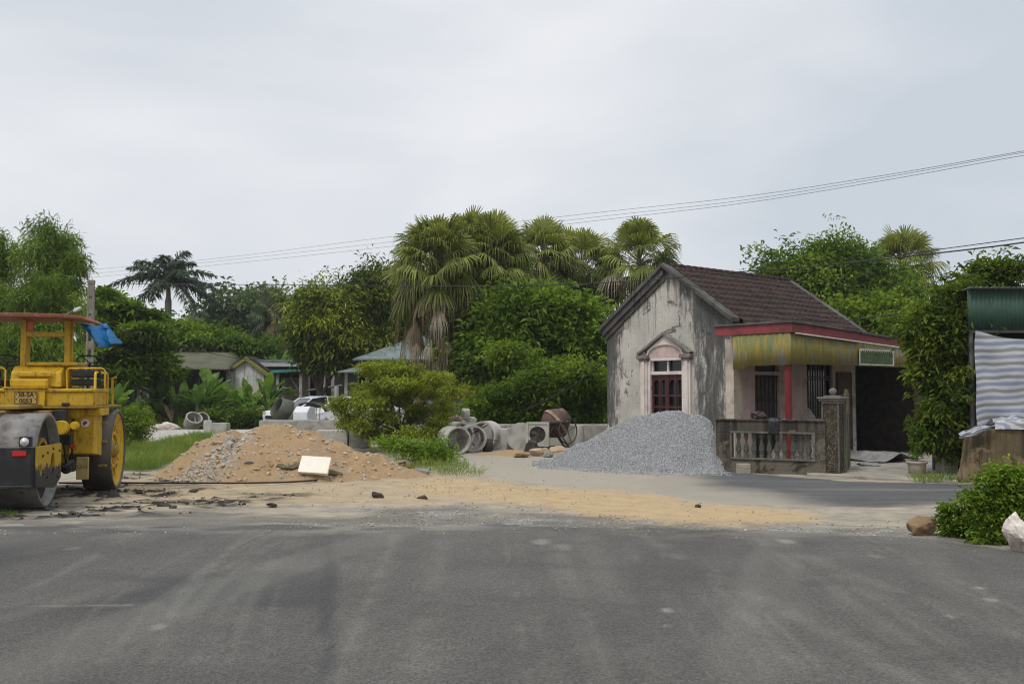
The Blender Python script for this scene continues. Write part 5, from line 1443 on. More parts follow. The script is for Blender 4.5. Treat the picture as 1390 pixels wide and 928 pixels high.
# chassis, neck over the drum, body boxes
ch = MB(); ch.box((-.40, -1.9, .42), (.40, .55, 1.33)); ch.box((-.22, -2.75, 1.36), (.22, -1.5, 1.42)); ch.box((-.40, -2.05, .5), (.38, -1.9, 1.2))
ch.box((-.35, -.1, .3), (.35, .9, 1.2)); cho = ch.build('chassis', M_yeldirt, ro, bevel=.015)
b = MB(); b.prism([(-.98, 1.355), (.98, 1.355), (.98, 1.39), (-.98, 1.39)], 'y', -1.62, .35)
b.build('platform', M_yeldirt, ro, bevel=.008)
b = MB(); b.box((.26, -1.55, 1.39), (.93, -.6, 1.60)); b.box((-.93, -1.55, 1.39), (-.30, -.6, 1.60)); b.box((.24, -1.575, 1.60), (.95, -.58, 1.655)); b.box((-.95, -1.575, 1.60), (-.28, -.58, 1.655))
b.build('body_box', M_yel, ro, bevel=.015)
b = MB(); b.box((-.298, -1.60, 1.39), (.258, -.5, 1.655)); b.box((-.33, -1.63, 1.655), (.29, -.5, 1.675))
b.build('centre_panel', M_yel, ro, bevel=.01)
pl = MB().box((-.155, -1.622, 1.425), (.155, -1.604, 1.605)).build('number_plate', M_plate, ro, bevel=.004)
FRONT = lambda x, y, z: Tr((x, y, z), RX90, 0, 0)
text_mesh('plate_text', '38-SA', .092, M_ink, pl, FRONT(0, -1.624, 1.56), .001, bold=.0015)
text_mesh('plate_text', '0053', .092, M_ink, pl, FRONT(0, -1.624, 1.468), .001, bold=.0015)
b = MB()
for x0, x1, z0, z1 in ((-.155, .155, 1.598, 1.605), (-.155, .155, 1.425, 1.432), (-.155, -.148, 1.432, 1.598), (.148, .155, 1.432, 1.598)): b.box((x0, -1.6255, z0), (x1, -1.6225, z1))
for x in (-.13, .13):
    for z in (1.50, 1.575): b.cyl(.008, 0, .006, 8, FRONT(x, -1.6225, z))
b.build('plate_rim', M_ink, pl)
b = MB()
for x, wz in ((.55, .10), (-.42, .10), (-.58, .07), (.0, .02)): b.box((x - wz / 2, -1.63, 1.392), (x + wz / 2, -1.56, 1.44))
b.build('latches', M_black, ro, bevel=.006)
# engine hood in the middle, seats, steering wheels, levers
b = MB(); b.prism([(-1.35, 1.676), (-.2, 1.676), (-.2, 2.0), (-1.15, 2.0), (-1.32, 1.9)], 'x', -.30, .42)
b.box((-.12, -1.2, 2.0), (.62, -.5, 2.06)); b.box((-.28, -1.44, 1.676), (.26, -1.352, 1.80)); b.box((-.2, -1.40, 1.83), (.3, -1.352, 1.91))
b.build('engine_hood', M_yel, ro, bevel=.02)
def seat(x):
    b = MB().box((x - .22, -1.25, 1.70), (x + .22, -.85, 1.80)); b.box((x - .21, -1.30, 1.82), (x + .21, -1.22, 1.94))
    so2 = b.build('seat', M_seat, ro, bevel=.03, seg=3)
    MB().tube([(x - .26, -1.30, 1.66), (x - .27, -1.30, 1.92), (x - .24, -1.30, 1.965), (x + .24, -1.30, 1.965), (x + .28, -1.30, 1.93), (x + .28, -1.30, 1.66)], .014, 8).build('seat_rail', M_yelp, so2)
seat(.76); seat(-.66)
def steer(x):
    b = MB(); T = Tr((x, -.62, 2.10), R(-22), 0, 0)
    n = 28; b.tube([(.20 * math.cos(2 * math.pi * k / n), .20 * math.sin(2 * math.pi * k / n), 0) for k in range(n + 1)], .013, 6, True, False, T)
    for k in range(3):
        a = k * 2.094; b.tube([(0, 0, -.04), (.20 * math.cos(a), .20 * math.sin(a), 0)], .009, 6, True, True, T)
    b.tube([(0, 0, -.04), (0, 0, -.5)], .018, 8, True, True, T)
    b.build('steering_wheel', M_black, ro)
steer(.68); steer(-.55)
b = MB()
for x, y, h in ((.34, -1.1, .30), (.40, -1.05, .25), (-.36, -1.1, .3)): b.tube([(x, y, 1.66), (x + .02, y - .02, 1.66 + h)], .01, 6)
b.build('levers', M_black, ro)
# handrails at the right end of the platform
b = MB()
b.tube([(.93, -1.45, 1.39), (.93, -1.45, 1.86), (.93, -1.42, 1.90), (.93, -.60, 1.90), (.93, -.55, 1.86), (.93, -.55, 1.39)], .020, 8)
b.tube([(1.0, -.5, 1.39), (1.0, -.5, 1.83), (1.06, -.5, 1.84)], .020, 8)
b.build('handrail', M_yelp, ro)
b = MB(); b.tube([(-.93, -1.45, 1.39), (-.93, -1.45, 1.86), (-.93, -.6, 1.9), (-.93, -.55, 1.39)], .020, 8); b.build('handrail', M_yelp, ro)
# right side: column before the wheel, sticker, step with CS12, filler cap, hoses
b = MB(); b.prism([(-1.30, .66), (-.72, .60), (-.72, 1.33), (-1.30, 1.33)], 'x', .60, .90)
b.box((.42, -1.40, .66), (.585, -.75, 1.345)); b.box((.36, -1.43, 1.20), (.70, -1.31, 1.35)); b.box((.60, -1.36, 1.24), (1.0, -.72, 1.35))
b.build('side_column', M_yel, ro, bevel=.015)
b = MB()
for x in (.45, .50, .55): b.box((x, -1.409, .70), (x + .018, -1.401, 1.18))
b.build('louvre', M_yeldirt, ro)
st = MB().cyl(.062, 0, .004, 24, FRONT(.77, -1.302, 1.13)).build('sticker', M_sticker, ro)
b = MB().prism([(-.02, -.045), (.035, .005), (.0, .035), (-.04, .0)], 'z', .0, .0015, FRONT(.77, -1.3065, 1.13)); b.build('sticker_mark', G('sticker_ink').done((.25, .03, .10), .5), st)
sp = MB().box((.68, -1.43, .28), (.85, -1.36, .62)).build('step_plate', simple('dirty_cream_paint', (.36, .27, .10), (.26, .19, .07), 6, .7, .1), ro, bevel=.008)
text_mesh('step_text', 'CS12', .072, M_ink, sp, FRONT(.765, -1.432, .47), .001)
b = MB(); b.cyl(.105, 0, .16, 28, FRONT(.56, -1.80, 1.08)); b.cyl(.05, -.35, 0, 16, FRONT(.58, -1.80, 1.08)); b.cyl(.06, -.05, .10, 16, FRONT(.70, -1.62, 1.10)); b.build('filler_cap', M_yel, ro, bevel=.012)
b = MB(); b.box((.42, -1.75, 1.18), (.60, -1.62, 1.34)); b.box((.50, -1.70, .82), (.66, -1.55, .96)); b.cyl(.07, 0, .12, 18, FRONT(.60, -1.60, .46)); b.box((.46, -1.6, .42), (.68, -1.44, .54)); b.build('mechanism', M_black, ro, bevel=.01)
MB().cyl(.035, 0, .06, 10, FRONT(.68, -1.62, .80)).build('red_knob', G('red_knob_paint').done((.42, .03, .015), .4), ro)
b = MB()
b.tube([(.46, -1.78, 1.25), (.50, -1.84, 1.0), (.58, -1.75, .8), (.60, -1.70, .55), (.64, -1.6, .45)], .016, 7)
b.tube([(.64, -1.60, 1.2), (.66, -1.72, .95), (.62, -1.75, .86), (.66, -1.6, .74), (.6, -1.5, .6)], .013, 7)
b.tube([(.58, -1.78, .50), (.62, -1.82, .48), (.66, -1.80, .54), (.70, -1.72, .58)], .035, 9)
b.build('hoses', M_rubber, ro)
b = MB()
for z in (.82, 1.12, .44): b.box((.86, -.78, z - .015), (.97, -.66, z + .015))
b.build('scraper_bracket', M_yeldirt, ro)
# canopy
cp = MB()
for x in (-.20, .43):
    for y in (-1.06, -.86): cp.box((x - .038, y - .03, 1.675), (x + .038, y + .03, 2.71))
cp.box((-.162, -1.085, 2.46), (.392, -1.04, 2.53)); cp.box((-.162, -.88, 2.46), (.392, -.84, 2.53))
cp.build('canopy_posts', M_yelp, ro, bevel=.006)
rf = MB(); prof = [(-1.2, 2.705), (-.9, 2.72), (.0, 2.725), (.55, 2.72), (.74, 2.70), (.80, 2.675), (.805, 2.70), (.75, 2.745), (.55, 2.775), (.0, 2.785), (-.9, 2.78), (-1.2, 2.76)]
rf.prism(prof, 'y', -1.55, -.35)
cr_ = rf.build('canopy_roof', M_can, ro, bevel=.01)
MB().box((-.15, -1.08, 2.56), (-.06, -1.02, 2.70)).build('warning_lamp', G('orange_lamp').done((.55, .10, .01), .3, None, 0, .5), ro, bevel=.01)
# blue sheet hanging from the canopy
A, B = np.meshgrid(np.linspace(0, 1, 36), np.linspace(0, 1, 24), indexing='ij')
yb = 15.35
c00, c10, c01, c11 = [np.array(at(*p)) for p in ((109, 438, yb), (146, 439, yb + .3), (134, 474, yb - .1), (163, 466, yb + .25))]
Pq = (c00 * ((1 - A) * (1 - B))[..., None] + c10 * (A * (1 - B))[..., None] + c01 * ((1 - A) * B)[..., None] + c11 * (A * B)[..., None])
Pq[..., 1] += .09 * np.sin(A * 11 + B * 3) * (.25 + B) + .10 * fbm(A * 3, B * 3, 401, 4)
Pq[..., 2] += -.04 * np.sin(A * np.pi) * (1 - B) + .02 * fbm(A * 5, B * 2, 402, 3)
o = np_mesh('blue_tarpaulin', Pq.reshape(-1, 3), grid_faces(36, 24), M_blue, None, True); o.modifiers.new('t', 'SOLIDIFY').thickness = .004
tag(o, 'bright blue tarpaulin sheet blowing from the right end of the roller canopy', 'tarpaulin')
# ================================================================== HEAPS
def heightpile(name, mat, x0, x1, y0, y1, d, hf, attrs=None):
    gx = np.arange(x0, x1, d); gy = np.arange(y0, y1, d)
    A, B = np.meshgrid(gx, gy, indexing='ij')
    H = hf(A, B)
    F = grid_faces(len(gx), len(gy))
    keep = (H.ravel()[F] > -.045).any(1); F = F[keep]
    used = np.unique(F); idx = np.full(A.size, -1); idx[used] = np.arange(len(used))
    V = np.stack([A, B, H], -1).reshape(-1, 3)[used]
    return np_mesh(name, V, idx[F], mat, None, True, {k: f_(A, B, H).ravel()[used] for k, f_ in (attrs or {}).items()}), (A, B, H)
# sand heap: profile traced along its crest
CR = [gnd(*p) for p in [(212, 648), (600, 648)]]
crest_px = np.array([190, 215, 245, 275, 300, 318, 330, 350, 375, 400, 430, 460, 490, 520, 550, 580, 605, 640])
crest_py = np.array([652, 640, 615, 594, 580, 576, 583, 573, 572, 575, 581, 590, 602, 615, 628, 640, 649, 655])
YC = 19.3
crest_x = np.array([xat(p, YC) for p in crest_px]); crest_z = np.array([zat(p, YC) for p in crest_py])
def sand_h(x, y):
    yc = YC + .25 * fbm(x * .5, x * 0, 501, 3)
    h = np.interp(x, crest_x, crest_z)
    h = np.maximum(h, 0)
    run = np.where(y < yc, h * 1.55 + .35, h * 1.35 + .3)
    t = np.abs(y - yc) / run
    fall = np.clip(1 - t, -.2, 1)
    fall = np.where(fall > .75, fall - (fall - .75) ** 2 * .9, fall)
    z = h * fall
    n = .13 * fbm(x * 1.1, y * 1.1, 502, 5) + .075 * fbm(x * 4, y * 4, 503, 4) + .035 * fbm(x * 13, y * 13, 504, 3)
    z = z + n * sstep(-.1, .25, fall) * sstep(0, .35, h) + .02 * fbm(x * 3, y * 3, 505, 3) - .03
    return np.where(h <= .01, -.06, z)
def sand_mat():
    g = G('heaped_sand'); o = g.obj()
    a = g.noise(o, 2.2, 6, .65); f_ = g.noise(o, 30, 4, .7)
    c = g.mix(g.ramp(a, [(.35, 0), (.66, 1)]), (.355, .238, .125), (.315, .232, .148))
    c = g.mix(g.ramp(g.noise(o, 6, 5, .7), [(.52, 0), (.68, .6)]), c, (.36, .215, .10))
    gr = g.mix(g.ramp(g.voro(o, 24, 'Color'), [(.2, 0), (.8, 1)]), (.17, .17, .165), (.44, .43, .40))
    c = g.mix(g.attr('gravel'), c, gr)
    c = g.mix(g.ramp(f_, [(.3, .5), (.6, 0)]), c, g.mix(1.0, c, (.55, .52, .48), 'MULTIPLY'))
    return g.done(c, .95, g.bump(f_, .7, .03), 0, .15)
M_sand = sand_mat()
def gravel_streak(x, y, H=None):
    top = xat(352, YC)
    cx = top - (YC - y) * .42 - .12
    d = np.abs(x - cx + .18 * fbm(x * 2, y * 2, 511, 3)) / (.22 + .26 * np.clip(YC - y, 0, 3))
    return np.clip(sstep(1.25, .45, d) * sstep(.45, -.2, y - YC) * (.55 + .45 * sstep(-.4, .3, fbm(x * 5, y * 5, 512, 4))), 0, 1)
so_, (A_, B_, H_) = heightpile('sand_heap', M_sand, crest_x[0] - .2, crest_x[-1] + .2, 16.5, 21.6, .04, sand_h, {'gravel': gravel_streak})
tag(so_, 'long heap of orange sand streaked with grey gravel beside the roller', 'sand heap')
rs_ = np.random.RandomState(520)
n = 9000; px_ = crest_x[0] + rs_.rand(n) * (crest_x[-1] - crest_x[0]); py_ = 17.0 + rs_.rand(n) * 2.8
gv = gravel_streak(px_, py_); hh = sand_h(px_, py_)
keep = (hh > .0) & (rs_.rand(n) < .22 + .75 * gv)
px_, py_, hh, gv = px_[keep], py_[keep], hh[keep], gv[keep]
M_heapstone = rockmat('heap_stones', [(.40, .27, .15), (.42, .31, .19), (.44, .34, .23), (.36, .32, .27), (.47, .42, .34)])
o = rocks('heap_stones', np.column_stack([px_, py_, hh]), .010 + .055 * rs_.rand(len(px_)) ** 4 + .012 * gv, M_heapstone, .8, 521)
tag(o, 'stones and clods sprinkled over the orange sand heap', 'stones', kind='stuff')
# bigger stones that can be told apart
def boulder(name, label, cat, loc, size, mat, seed, amp=.35, fq=1.3, n=22, rz=0.0):
    th = np.linspace(0, math.pi, n); ph = np.linspace(0, 2 * math.pi, 2 * n, endpoint=False)
    T_, P_ = np.meshgrid(th, ph, indexing='ij')
    d = np.stack([np.sin(T_) * np.cos(P_), np.sin(T_) * np.sin(P_), np.cos(T_)], -1)
    rs2 = np.random.RandomState(seed)
    pl = unit(rs2.randn(17, 3)); off = .55 + .34 * rs2.rand(17)
    dot = np.maximum(np.einsum('ijk,lk->ijl', d, pl), 1e-3)
    r = np.minimum((off / dot).min(-1), 1.15)
    r = r * (1 + amp * .4 * fbm(d[..., 0] * fq * 2 + 4, d[..., 1] * fq * 2 + d[..., 2] * 2, seed, 4))
    V = d * r[..., None] * np.array(size)
    m_ = 2 * n; F = []
    for i in range(n - 1):
        for j in range(m_): F.append((i * m_ + j, (i + 1) * m_ + j, (i + 1) * m_ + (j + 1) % m_, i * m_ + (j + 1) % m_))
    o = np_mesh(name, V.reshape(-1, 3), F, mat, None, False); o.location = loc; o.rotation_euler = (0, 0, rz)
    return tag(o, label, cat)
M_rockpale = simple('pale_rock', (.40, .30, .20), (.30, .21, .13), 5, .9, .5, 25)
M_rockbrown = simple('brown_rock', (.24, .165, .09), (.15, .105, .06), 5, .95, .6, 18, dirt=(.06, .05, .035), dscale=4)
M_rockwhite = simple('white_rock', (.66, .61, .55), (.52, .46, .39), 5, .85, .5, 20, dirt=(.36, .28, .2), dscale=4)
M_rockgrey = simple('grey_rock', (.26, .25, .235), (.17, .165, .155), 6, .9, .5, 25)
def onheap(px, py, guess=17.8):
    y = guess
    for _ in range(40):
        p = at(px, py, y); h = float(sand_h(np.array([p.x]), np.array([y]))[0])
        if p.z < max(h, 0): break
        y += .05
    return p
for (px, py, s_, lab, m) in ((296, 602, .11, 'flat orange slab of stone on the left slope of the sand heap', M_rockpale), (342, 628, .10, 'grey stone low on the gravel streak of the sand heap', M_rockgrey), (345, 636, .08, 'pale flat stone at the foot of the gravel streak', M_rockpale), (510, 650, .10, 'yellowish stone at the foot of the sand heap right of the white board', M_rockpale)):
    p = onheap(px, py); boulder('stone', lab, 'stone', p, (s_ * 1.3, s_, s_ * .6), m, int(px))
p = gnd(1259, 728); boulder('rock', 'brown rock on the road edge beside the straggly weed', 'rock', (p.x, p.y + .1, .09), (.20, .14, .13), M_rockbrown, 601)
p = gnd(1394, 751); boulder('rock', 'tall white rock standing at the right road edge', 'rock', (p.x, p.y + .1, .14), (.155, .13, .225), M_rockwhite, 604, .5)
p = gnd(548, 637); boulder('rock', 'flat brown slab of rock half buried at the right foot of the sand heap', 'rock', (p.x, p.y + .1, .09), (.30, .16, .12), M_rockbrown, 605)
p = gnd(572, 645); boulder('rock', 'small dark stone among the weeds at the right foot of the sand heap', 'rock', (p.x, p.y, .05), (.22, .10, .10), M_rockgrey, 606)
p = gnd(513, 675); boulder('tar_clod', 'black clod of tar lying on the orange sand before the heap', 'clod', (p.x, p.y, .03), (.14, .07, .06), M_tarclod0 if 'M_tarclod0' in globals() else simple('black_tar', (.03, .026, .022), (.05, .035, .022), 9, .8, .5, 40), 607)
p = gnd(574, 677); boulder('tar_clod', 'small brown clod on the orange sand right of the black one', 'clod', (p.x, p.y, .025), (.09, .05, .045), simple('brown_clod', (.07, .05, .035), (.11, .08, .05), 9, .9, .5, 40), 608)
p = gnd(947, 688); boulder('tar_clod', 'lone dark clod on the sandy strip beside the side road', 'clod', (p.x, p.y, .02), (.055, .04, .03), simple('dark_clod', (.05, .04, .03), (.08, .06, .045), 9, .9, .5, 40), 609)
for i, (px, py, s_) in enumerate(((222, 688, .10), (150, 672, .12), (235, 690, .07), (190, 668, .10), (370, 687, .08), (262, 668, .08))):
    p = gnd(px, py); q = boulder('tar_clod', ['crusted black tar clod nearest the road left of the sandy strip', 'black tar lump between the roller wheels and the heap', 'small black tar clod right of the crusted one', 'black tar lump behind the roller drum track', 'flat black tar clod on the pale dirt before the heap', 'black tar clod near the left foot of the sand heap'][i], 'clod', (p.x, p.y, .02), (s_ * 1.05, s_ * .8, s_ * .36), bpy.data.materials['black_tar'], 620 + i)
# white foam board and the olive cloth above it
M_foam = simple('white_foam_board', (.78, .74, .64), (.70, .66, .56), 4, .7, .05)
p = onheap(427, 640); fb_ = MB().box((-.27, -.035, 0), (.27, .035, .34))
o = fb_.build('foam_board', M_foam, None, .006); o.location = (p.x, p.y - .16, p.z - .02); o.rotation_euler = (R(-36), R(3), R(-6)); tag(o, 'white foam board leaning on the front of the sand heap', 'board')
M_net = simple('olive_net_cloth', (.085, .080, .045), (.15, .13, .08), 12, .9, .4, 40)
A, B = np.meshgrid(np.linspace(0, 1, 60), np.linspace(0, 1, 14), indexing='ij')
Pn = np.zeros(A.shape + (3,))
for i in range(60):
    t = i / 59; pxx = 378 + 88 * t; pyy = 624 - 5 * math.sin(t * 5) - 3 * t
    wv = .055 * (.5 + .9 * vnoise(t * 6, 1.5, 3)) * math.sin(math.pi * min(1, t * .94 + .05)) ** .6 + .012
    pp_ = at(pxx, pyy, 18.1)
    yb_ = 18.0
    for j in range(14):
        b_ = j / 13 - .5; x = pp_.x + .02 * math.sin(j); y = yb_ + b_ * 2 * wv
        Pn[i, j] = (x, y, 0)
Pn[..., 2] = sand_h(Pn[..., 0], Pn[..., 1]) + .035 + .05 * np.abs(fbm(A * 9, B * 3, 531, 4)) + .03 * np.sin(B * math.pi)
o = np_mesh('cloth_strip', Pn.reshape(-1, 3), grid_faces(60, 14), M_net, None, True); o.modifiers.new('t', 'SOLIDIFY').thickness = .02
tag(o, 'twisted olive net cloth half buried above the white board', 'cloth')

# gravel heap against the gable
gpx = np.array([730, 750, 775, 800, 830, 860, 885, 903, 922, 938, 951, 962, 969, 976])
gpy = np.array([628, 622, 606, 595, 578, 562, 553, 549, 552, 557, 557, 565, 590, 640])
YG = 21.3
gxx = np.array([xat(p, YG) for p in gpx]); gzz = np.array([zat(p, YG) for p in gpy])
def grav_h(x, y):
    yc = YG + (3.4 - x) * .18
    h = np.maximum(np.interp(x, gxx, gzz), 0)
    run = np.where(y < yc, h * 1.25 + .1, h * 1.2 + .2)
    fall = np.clip(1 - np.abs(y - yc) / run, -.1, 1)
    fall = np.where(fall > .8, fall - (fall - .8) ** 2 * 1.2, fall)
    z = h * fall + (.10 * fbm(x * 1.2, y * 1.2, 543, 3) + .045 * fbm(x * 2.6, y * 2.6, 541, 3) + .014 * fbm(x * 12, y * 12, 542, 3)) * sstep(-.05, .2, fall)
    return np.where(h <= .01, -.06, z - .02)
def gravel_mat():
    g = G('crushed_stone'); o = g.obj()
    v = g.n('ShaderNodeTexVoronoi', {'Vector': o, 'Scale': 55.0}); cs = g.xyz(v.outputs['Color'])
    c = g.ramp(cs[0], [(.0, (.18, .182, .183)), (.5, (.325, .327, .328)), (1, (.48, .482, .484))])
    c = g.mix(g.ramp(g.noise(o, .9, 4, .6), [(.4, 0), (.66, .35)]), c, (.34, .33, .31))
    c = g.mix(g.ramp(v.outputs['Distance'], [(.35, 0), (.75, .7)]), c, (.07, .07, .072))
    return g.done(c, .9, g.bump(g.math('MULTIPLY', v.outputs['Distance'], -1), .8, .03), 0, .2)
M_grav = gravel_mat()
go_, _x = heightpile('gravel_heap', M_grav, gxx[0] - .1, gxx[-1] + .15, 18.9, 23.4, .045, grav_h)
tag(go_, 'high heap of grey crushed stone piled against the house gable', 'gravel heap')
rs_ = np.random.RandomState(550)
n = 26000; px_ = gxx[0] + rs_.rand(n) * (gxx[-1] - gxx[0]); py_ = 19.0 + rs_.rand(n) * 3.0; hh = grav_h(px_, py_)
k = hh > -.01; M_gstone = rockmat('crushed_stone_chips', [(.20, .205, .21), (.33, .335, .345), (.42, .425, .435), (.27, .27, .28), (.50, .505, .51)])
st_ = rocks('gravel_chips', np.column_stack([px_[k], py_[k], hh[k]]), .008 + .012 * rs_.rand(k.sum()), M_gstone, .9, 551)
tag(st_, 'loose chips covering the grey crushed stone heap', 'gravel', kind='stuff')
t_ = rs_.rand(1400); u_ = rs_.rand(1400) ** 2.2
bx_ = gxx[0] + t_ * (gxx[-1] - gxx[0]); yc_ = YG + (3.4 - bx_) * .18; by_ = yc_ - np.interp(bx_, gxx, gzz) * 1.25 - .05 - .75 * u_
k = by_ > 19.0
tag(rocks('gravel_spill', np.column_stack([bx_[k], by_[k], np.full(k.sum(), .012)]), .007 + .014 * rs_.rand(k.sum()), M_gstone, .8, 552), 'stray chips spilled round the foot of the crushed stone heap', 'gravel', kind='stuff')

# ================================================================== CONCRETE YARD
M_conc = simple('grey_concrete', (.36, .345, .315), (.26, .25, .225), 3, .9, .25, 30, dirt=(.17, .16, .14), dscale=3)
M_conclight = simple('pale_concrete', (.46, .44, .40), (.34, .325, .295), 3, .9, .25, 30, dirt=(.22, .21, .185), dscale=4)
M_rustbrown = simple('rusty_brown_paint', (.10, .055, .04), (.07, .04, .03), 5, .7, .3, 30, dirt=(.24, .15, .10), dscale=5)
M_iron = simple('dark_iron', (.035, .033, .032), (.07, .055, .045), 6, .7, .2, 40)
def pipe_ring(px, py_b, Y, diam, length, yaw, label, lean=0):
    p = at(px, py_b, Y)
    o = MB().ring(diam / 2 - .055, diam / 2, -length / 2, length / 2, 48).build('concrete_ring', M_conclight, None, .008)
    o.location = (p.x, Y, diam / 2); o.rotation_euler = (R(90), 0, R(yaw))
    return tag(o, label, 'concrete ring', 'concrete pipe rings')
pipe_ring(616, 614, 26.0, .72, .62, 26, 'frontmost concrete pipe ring lying at the left of the group')
pipe_ring(640, 612, 26.9, .72, .55, 14, 'concrete pipe ring between the frontmost ring and the slab blocks')
pipe_ring(622, 605, 27.6, .78, .5, 24, 'concrete pipe ring behind the frontmost one')
pipe_ring(660, 610, 27.7, .80, .5, -24, 'rightmost concrete pipe ring, shadowed inside, beside the square block')
q = at(662, 606, 27.0); b = MB().lathe([(.0, 0), (.13, 0), (.15, .34), (.13, .34), (.115, .05), (0, .05)], 16); o = b.build('black_bucket', M_iron, None); o.location = (q.x, 26.9, 0); 
hd = MB().tube([(-.15, 0, .32), (.32, 0, .30)], .012, 6).build('handle', M_iron, o); tag(o, 'black bucket with a handle in front of the rightmost concrete ring', 'bucket')
# troughs and blocks
def yb_(name, label, cat, px0, px1, Y, z0, z1, dep, mat, rz=0, bevel=.012):
    x0, x1 = xat(px0, Y), xat(px1, Y)
    o = MB().box((0, 0, z0), (x1 - x0, dep, z1)).build(name, mat, None, bevel); o.location = (x0, Y, 0); o.rotation_euler = (0, 0, rz)
    return tag(o, label, cat)
def trough(label, px0, px1, Y, h, dep, th=.09):
    x0, x1 = xat(px0, Y), xat(px1, Y); W = x1 - x0
    m = MB(); m.box((0, 0, 0), (W, th, h)); m.box((0, dep - th, 0), (W, dep, h)); m.box((0, th, 0), (th, dep - th, h)); m.box((W - th, th, 0), (W, dep - th, h)); m.box((th, th, 0), (W - th, dep - th, .05))
    o = m.build('concrete_trough', M_conc, None, .012); o.location = (x0, Y, 0); return tag(o, label, 'concrete trough')
trough('long low concrete trough behind the pipe rings and the mixer', 640, 836, 28.6, .66, 1.0)
yb_('concrete_block', 'square concrete block right of the pipe rings', 'block', 669, 689, 27.6, 0, .58, .5, M_conclight, .05)
yb_('concrete_block', 'darker concrete block behind the square one', 'block', 688, 701, 28.0, 0, .60, .4, M_conc)
q = at(707, 607, 27.0); dsk = MB().cyl(.39, -.04, .04, 40).build('round_slab', M_conc, None, .01); dsk.location = (q.x, 27.2, .385); dsk.rotation_euler = (R(80), 0, R(-14)); tag(dsk, 'round concrete slab leaning upright left of the fan', 'concrete slab')
# square fan
q = at(730, 598, 26.6); fan = thing('fan', 'square framed industrial fan standing before the rusty mixer drum', 'fan', (q.x, 26.55, .16), R(-6))
b = MB(); S = .30
for lo, hi in (((-S, -.14, 0), (-S + .06, .14, .64)), ((S - .06, -.14, 0), (S, .14, .64)), ((-S + .06, -.14, 0), (S - .06, .14, .05)), ((-S + .06, -.14, .59), (S - .06, .14, .64))): b.box(lo, hi)
b.build('frame', M_conclight, fan, bevel=.006)
b = MB(); n = 40
for k in range(n):                                                            # face plate with a round opening
    a0, a1 = 2 * math.pi * k / n, 2 * math.pi * (k + 1) / n
    def sq(a):
        m_ = max(abs(math.cos(a)), abs(math.sin(a))); return (.24 * math.cos(a) / m_, .32 + .27 * math.sin(a) / m_)
    def ci(a): return (.215 * math.cos(a), .32 + .215 * math.sin(a))
    b.add([(sq(a0)[0], -.12, sq(a0)[1]), (sq(a1)[0], -.12, sq(a1)[1]), (ci(a1)[0], -.12, ci(a1)[1]), (ci(a0)[0], -.12, ci(a0)[1])], [(0, 1, 2, 3)])
b.build('shroud', M_conclight, fan)
b = MB(); b.cyl(.05, -.03, .03, 16, Tr((0, -.08, .32), RX90))
for k in range(4):
    a = k * math.pi / 2 + .5; T = Tr((0, -.08, .32), 0, a, 0)
    b.add([(-.025, -.01, .04), (.03, .01, .04), (.10, .035, .19), (-.06, -.03, .20)], [(0, 1, 2, 3), (3, 2, 1, 0)], False, T)
b.build('blades', M_iron, fan)
MB().box((-.24, .10, .05), (.24, .115, .59)).build('back_plate', simple('grey_fan_back', (.30, .29, .26), (.22, .21, .19), 5, .8, .0), fan)
# concrete mixer
q = at(752, 606, 27.2); mx = thing('concrete_mixer', 'rusty brown concrete mixer with tilted drum and hand wheel', 'concrete mixer', (q.x, 27.2, 0), R(8))
T = Tr((.02, 0, .74), R(-10), R(52), 0)
MB().lathe([(.0, -.36), (.20, -.36), (.38, -.12), (.40, .05), (.39, .12), (.22, .42), (.205, .42), (.37, .10), (.36, -.1), (0, -.3)], 28, T, True).build('drum', M_rustbrown, mx)
MB().lathe([(.395, -.02), (.44, -.02), (.44, .06), (.395, .06)], 28, T, False, True).build('gear_ring', simple('pale_dried_cement', (.34, .27, .20), (.2, .13, .09), 6, .9, .3), mx)
b = MB()
for y in (-.38, .38): b.tube([(-.45, y, 0), (-.05, y, .72), (.42, y, 0)], .035, 7); b.tube([(-.40, y, .1), (.38, y, .1)], .03, 6)
b.tube([(-.42, -.38, .1), (-.42, .38, .1)], .03, 6); b.tube([(.40, -.38, .1), (.40, .38, .1)], .03, 6); b.tube([(-.25, -.42, .78), (.30, -.42, .80)], .05, 8)
b.build('stand', M_iron, mx)
b = MB(); c_ = 36
b.tube([(.60 , .34 * math.cos(2 * math.pi * k / c_) * .9 - .0, .56 + .34 * math.sin(2 * math.pi * k / c_)) for k in range(c_ + 1)], .018, 6, True, False, Tr((0, 0, 0), 0, 0, R(-62)))
for k in range(4):
    a = k * math.pi / 2 + .4; b.tube([(.60, 0, .56), (.60, .30 * math.cos(a), .56 + .34 * math.sin(a))], .012, 5, True, True, Tr((0, 0, 0), 0, 0, R(-62)))
b.build('hand_wheel', M_iron, mx)
MB().box((-.62, -.30, .12), (-.42, .0, .42)).build('motor_box', M_iron, mx, bevel=.02)
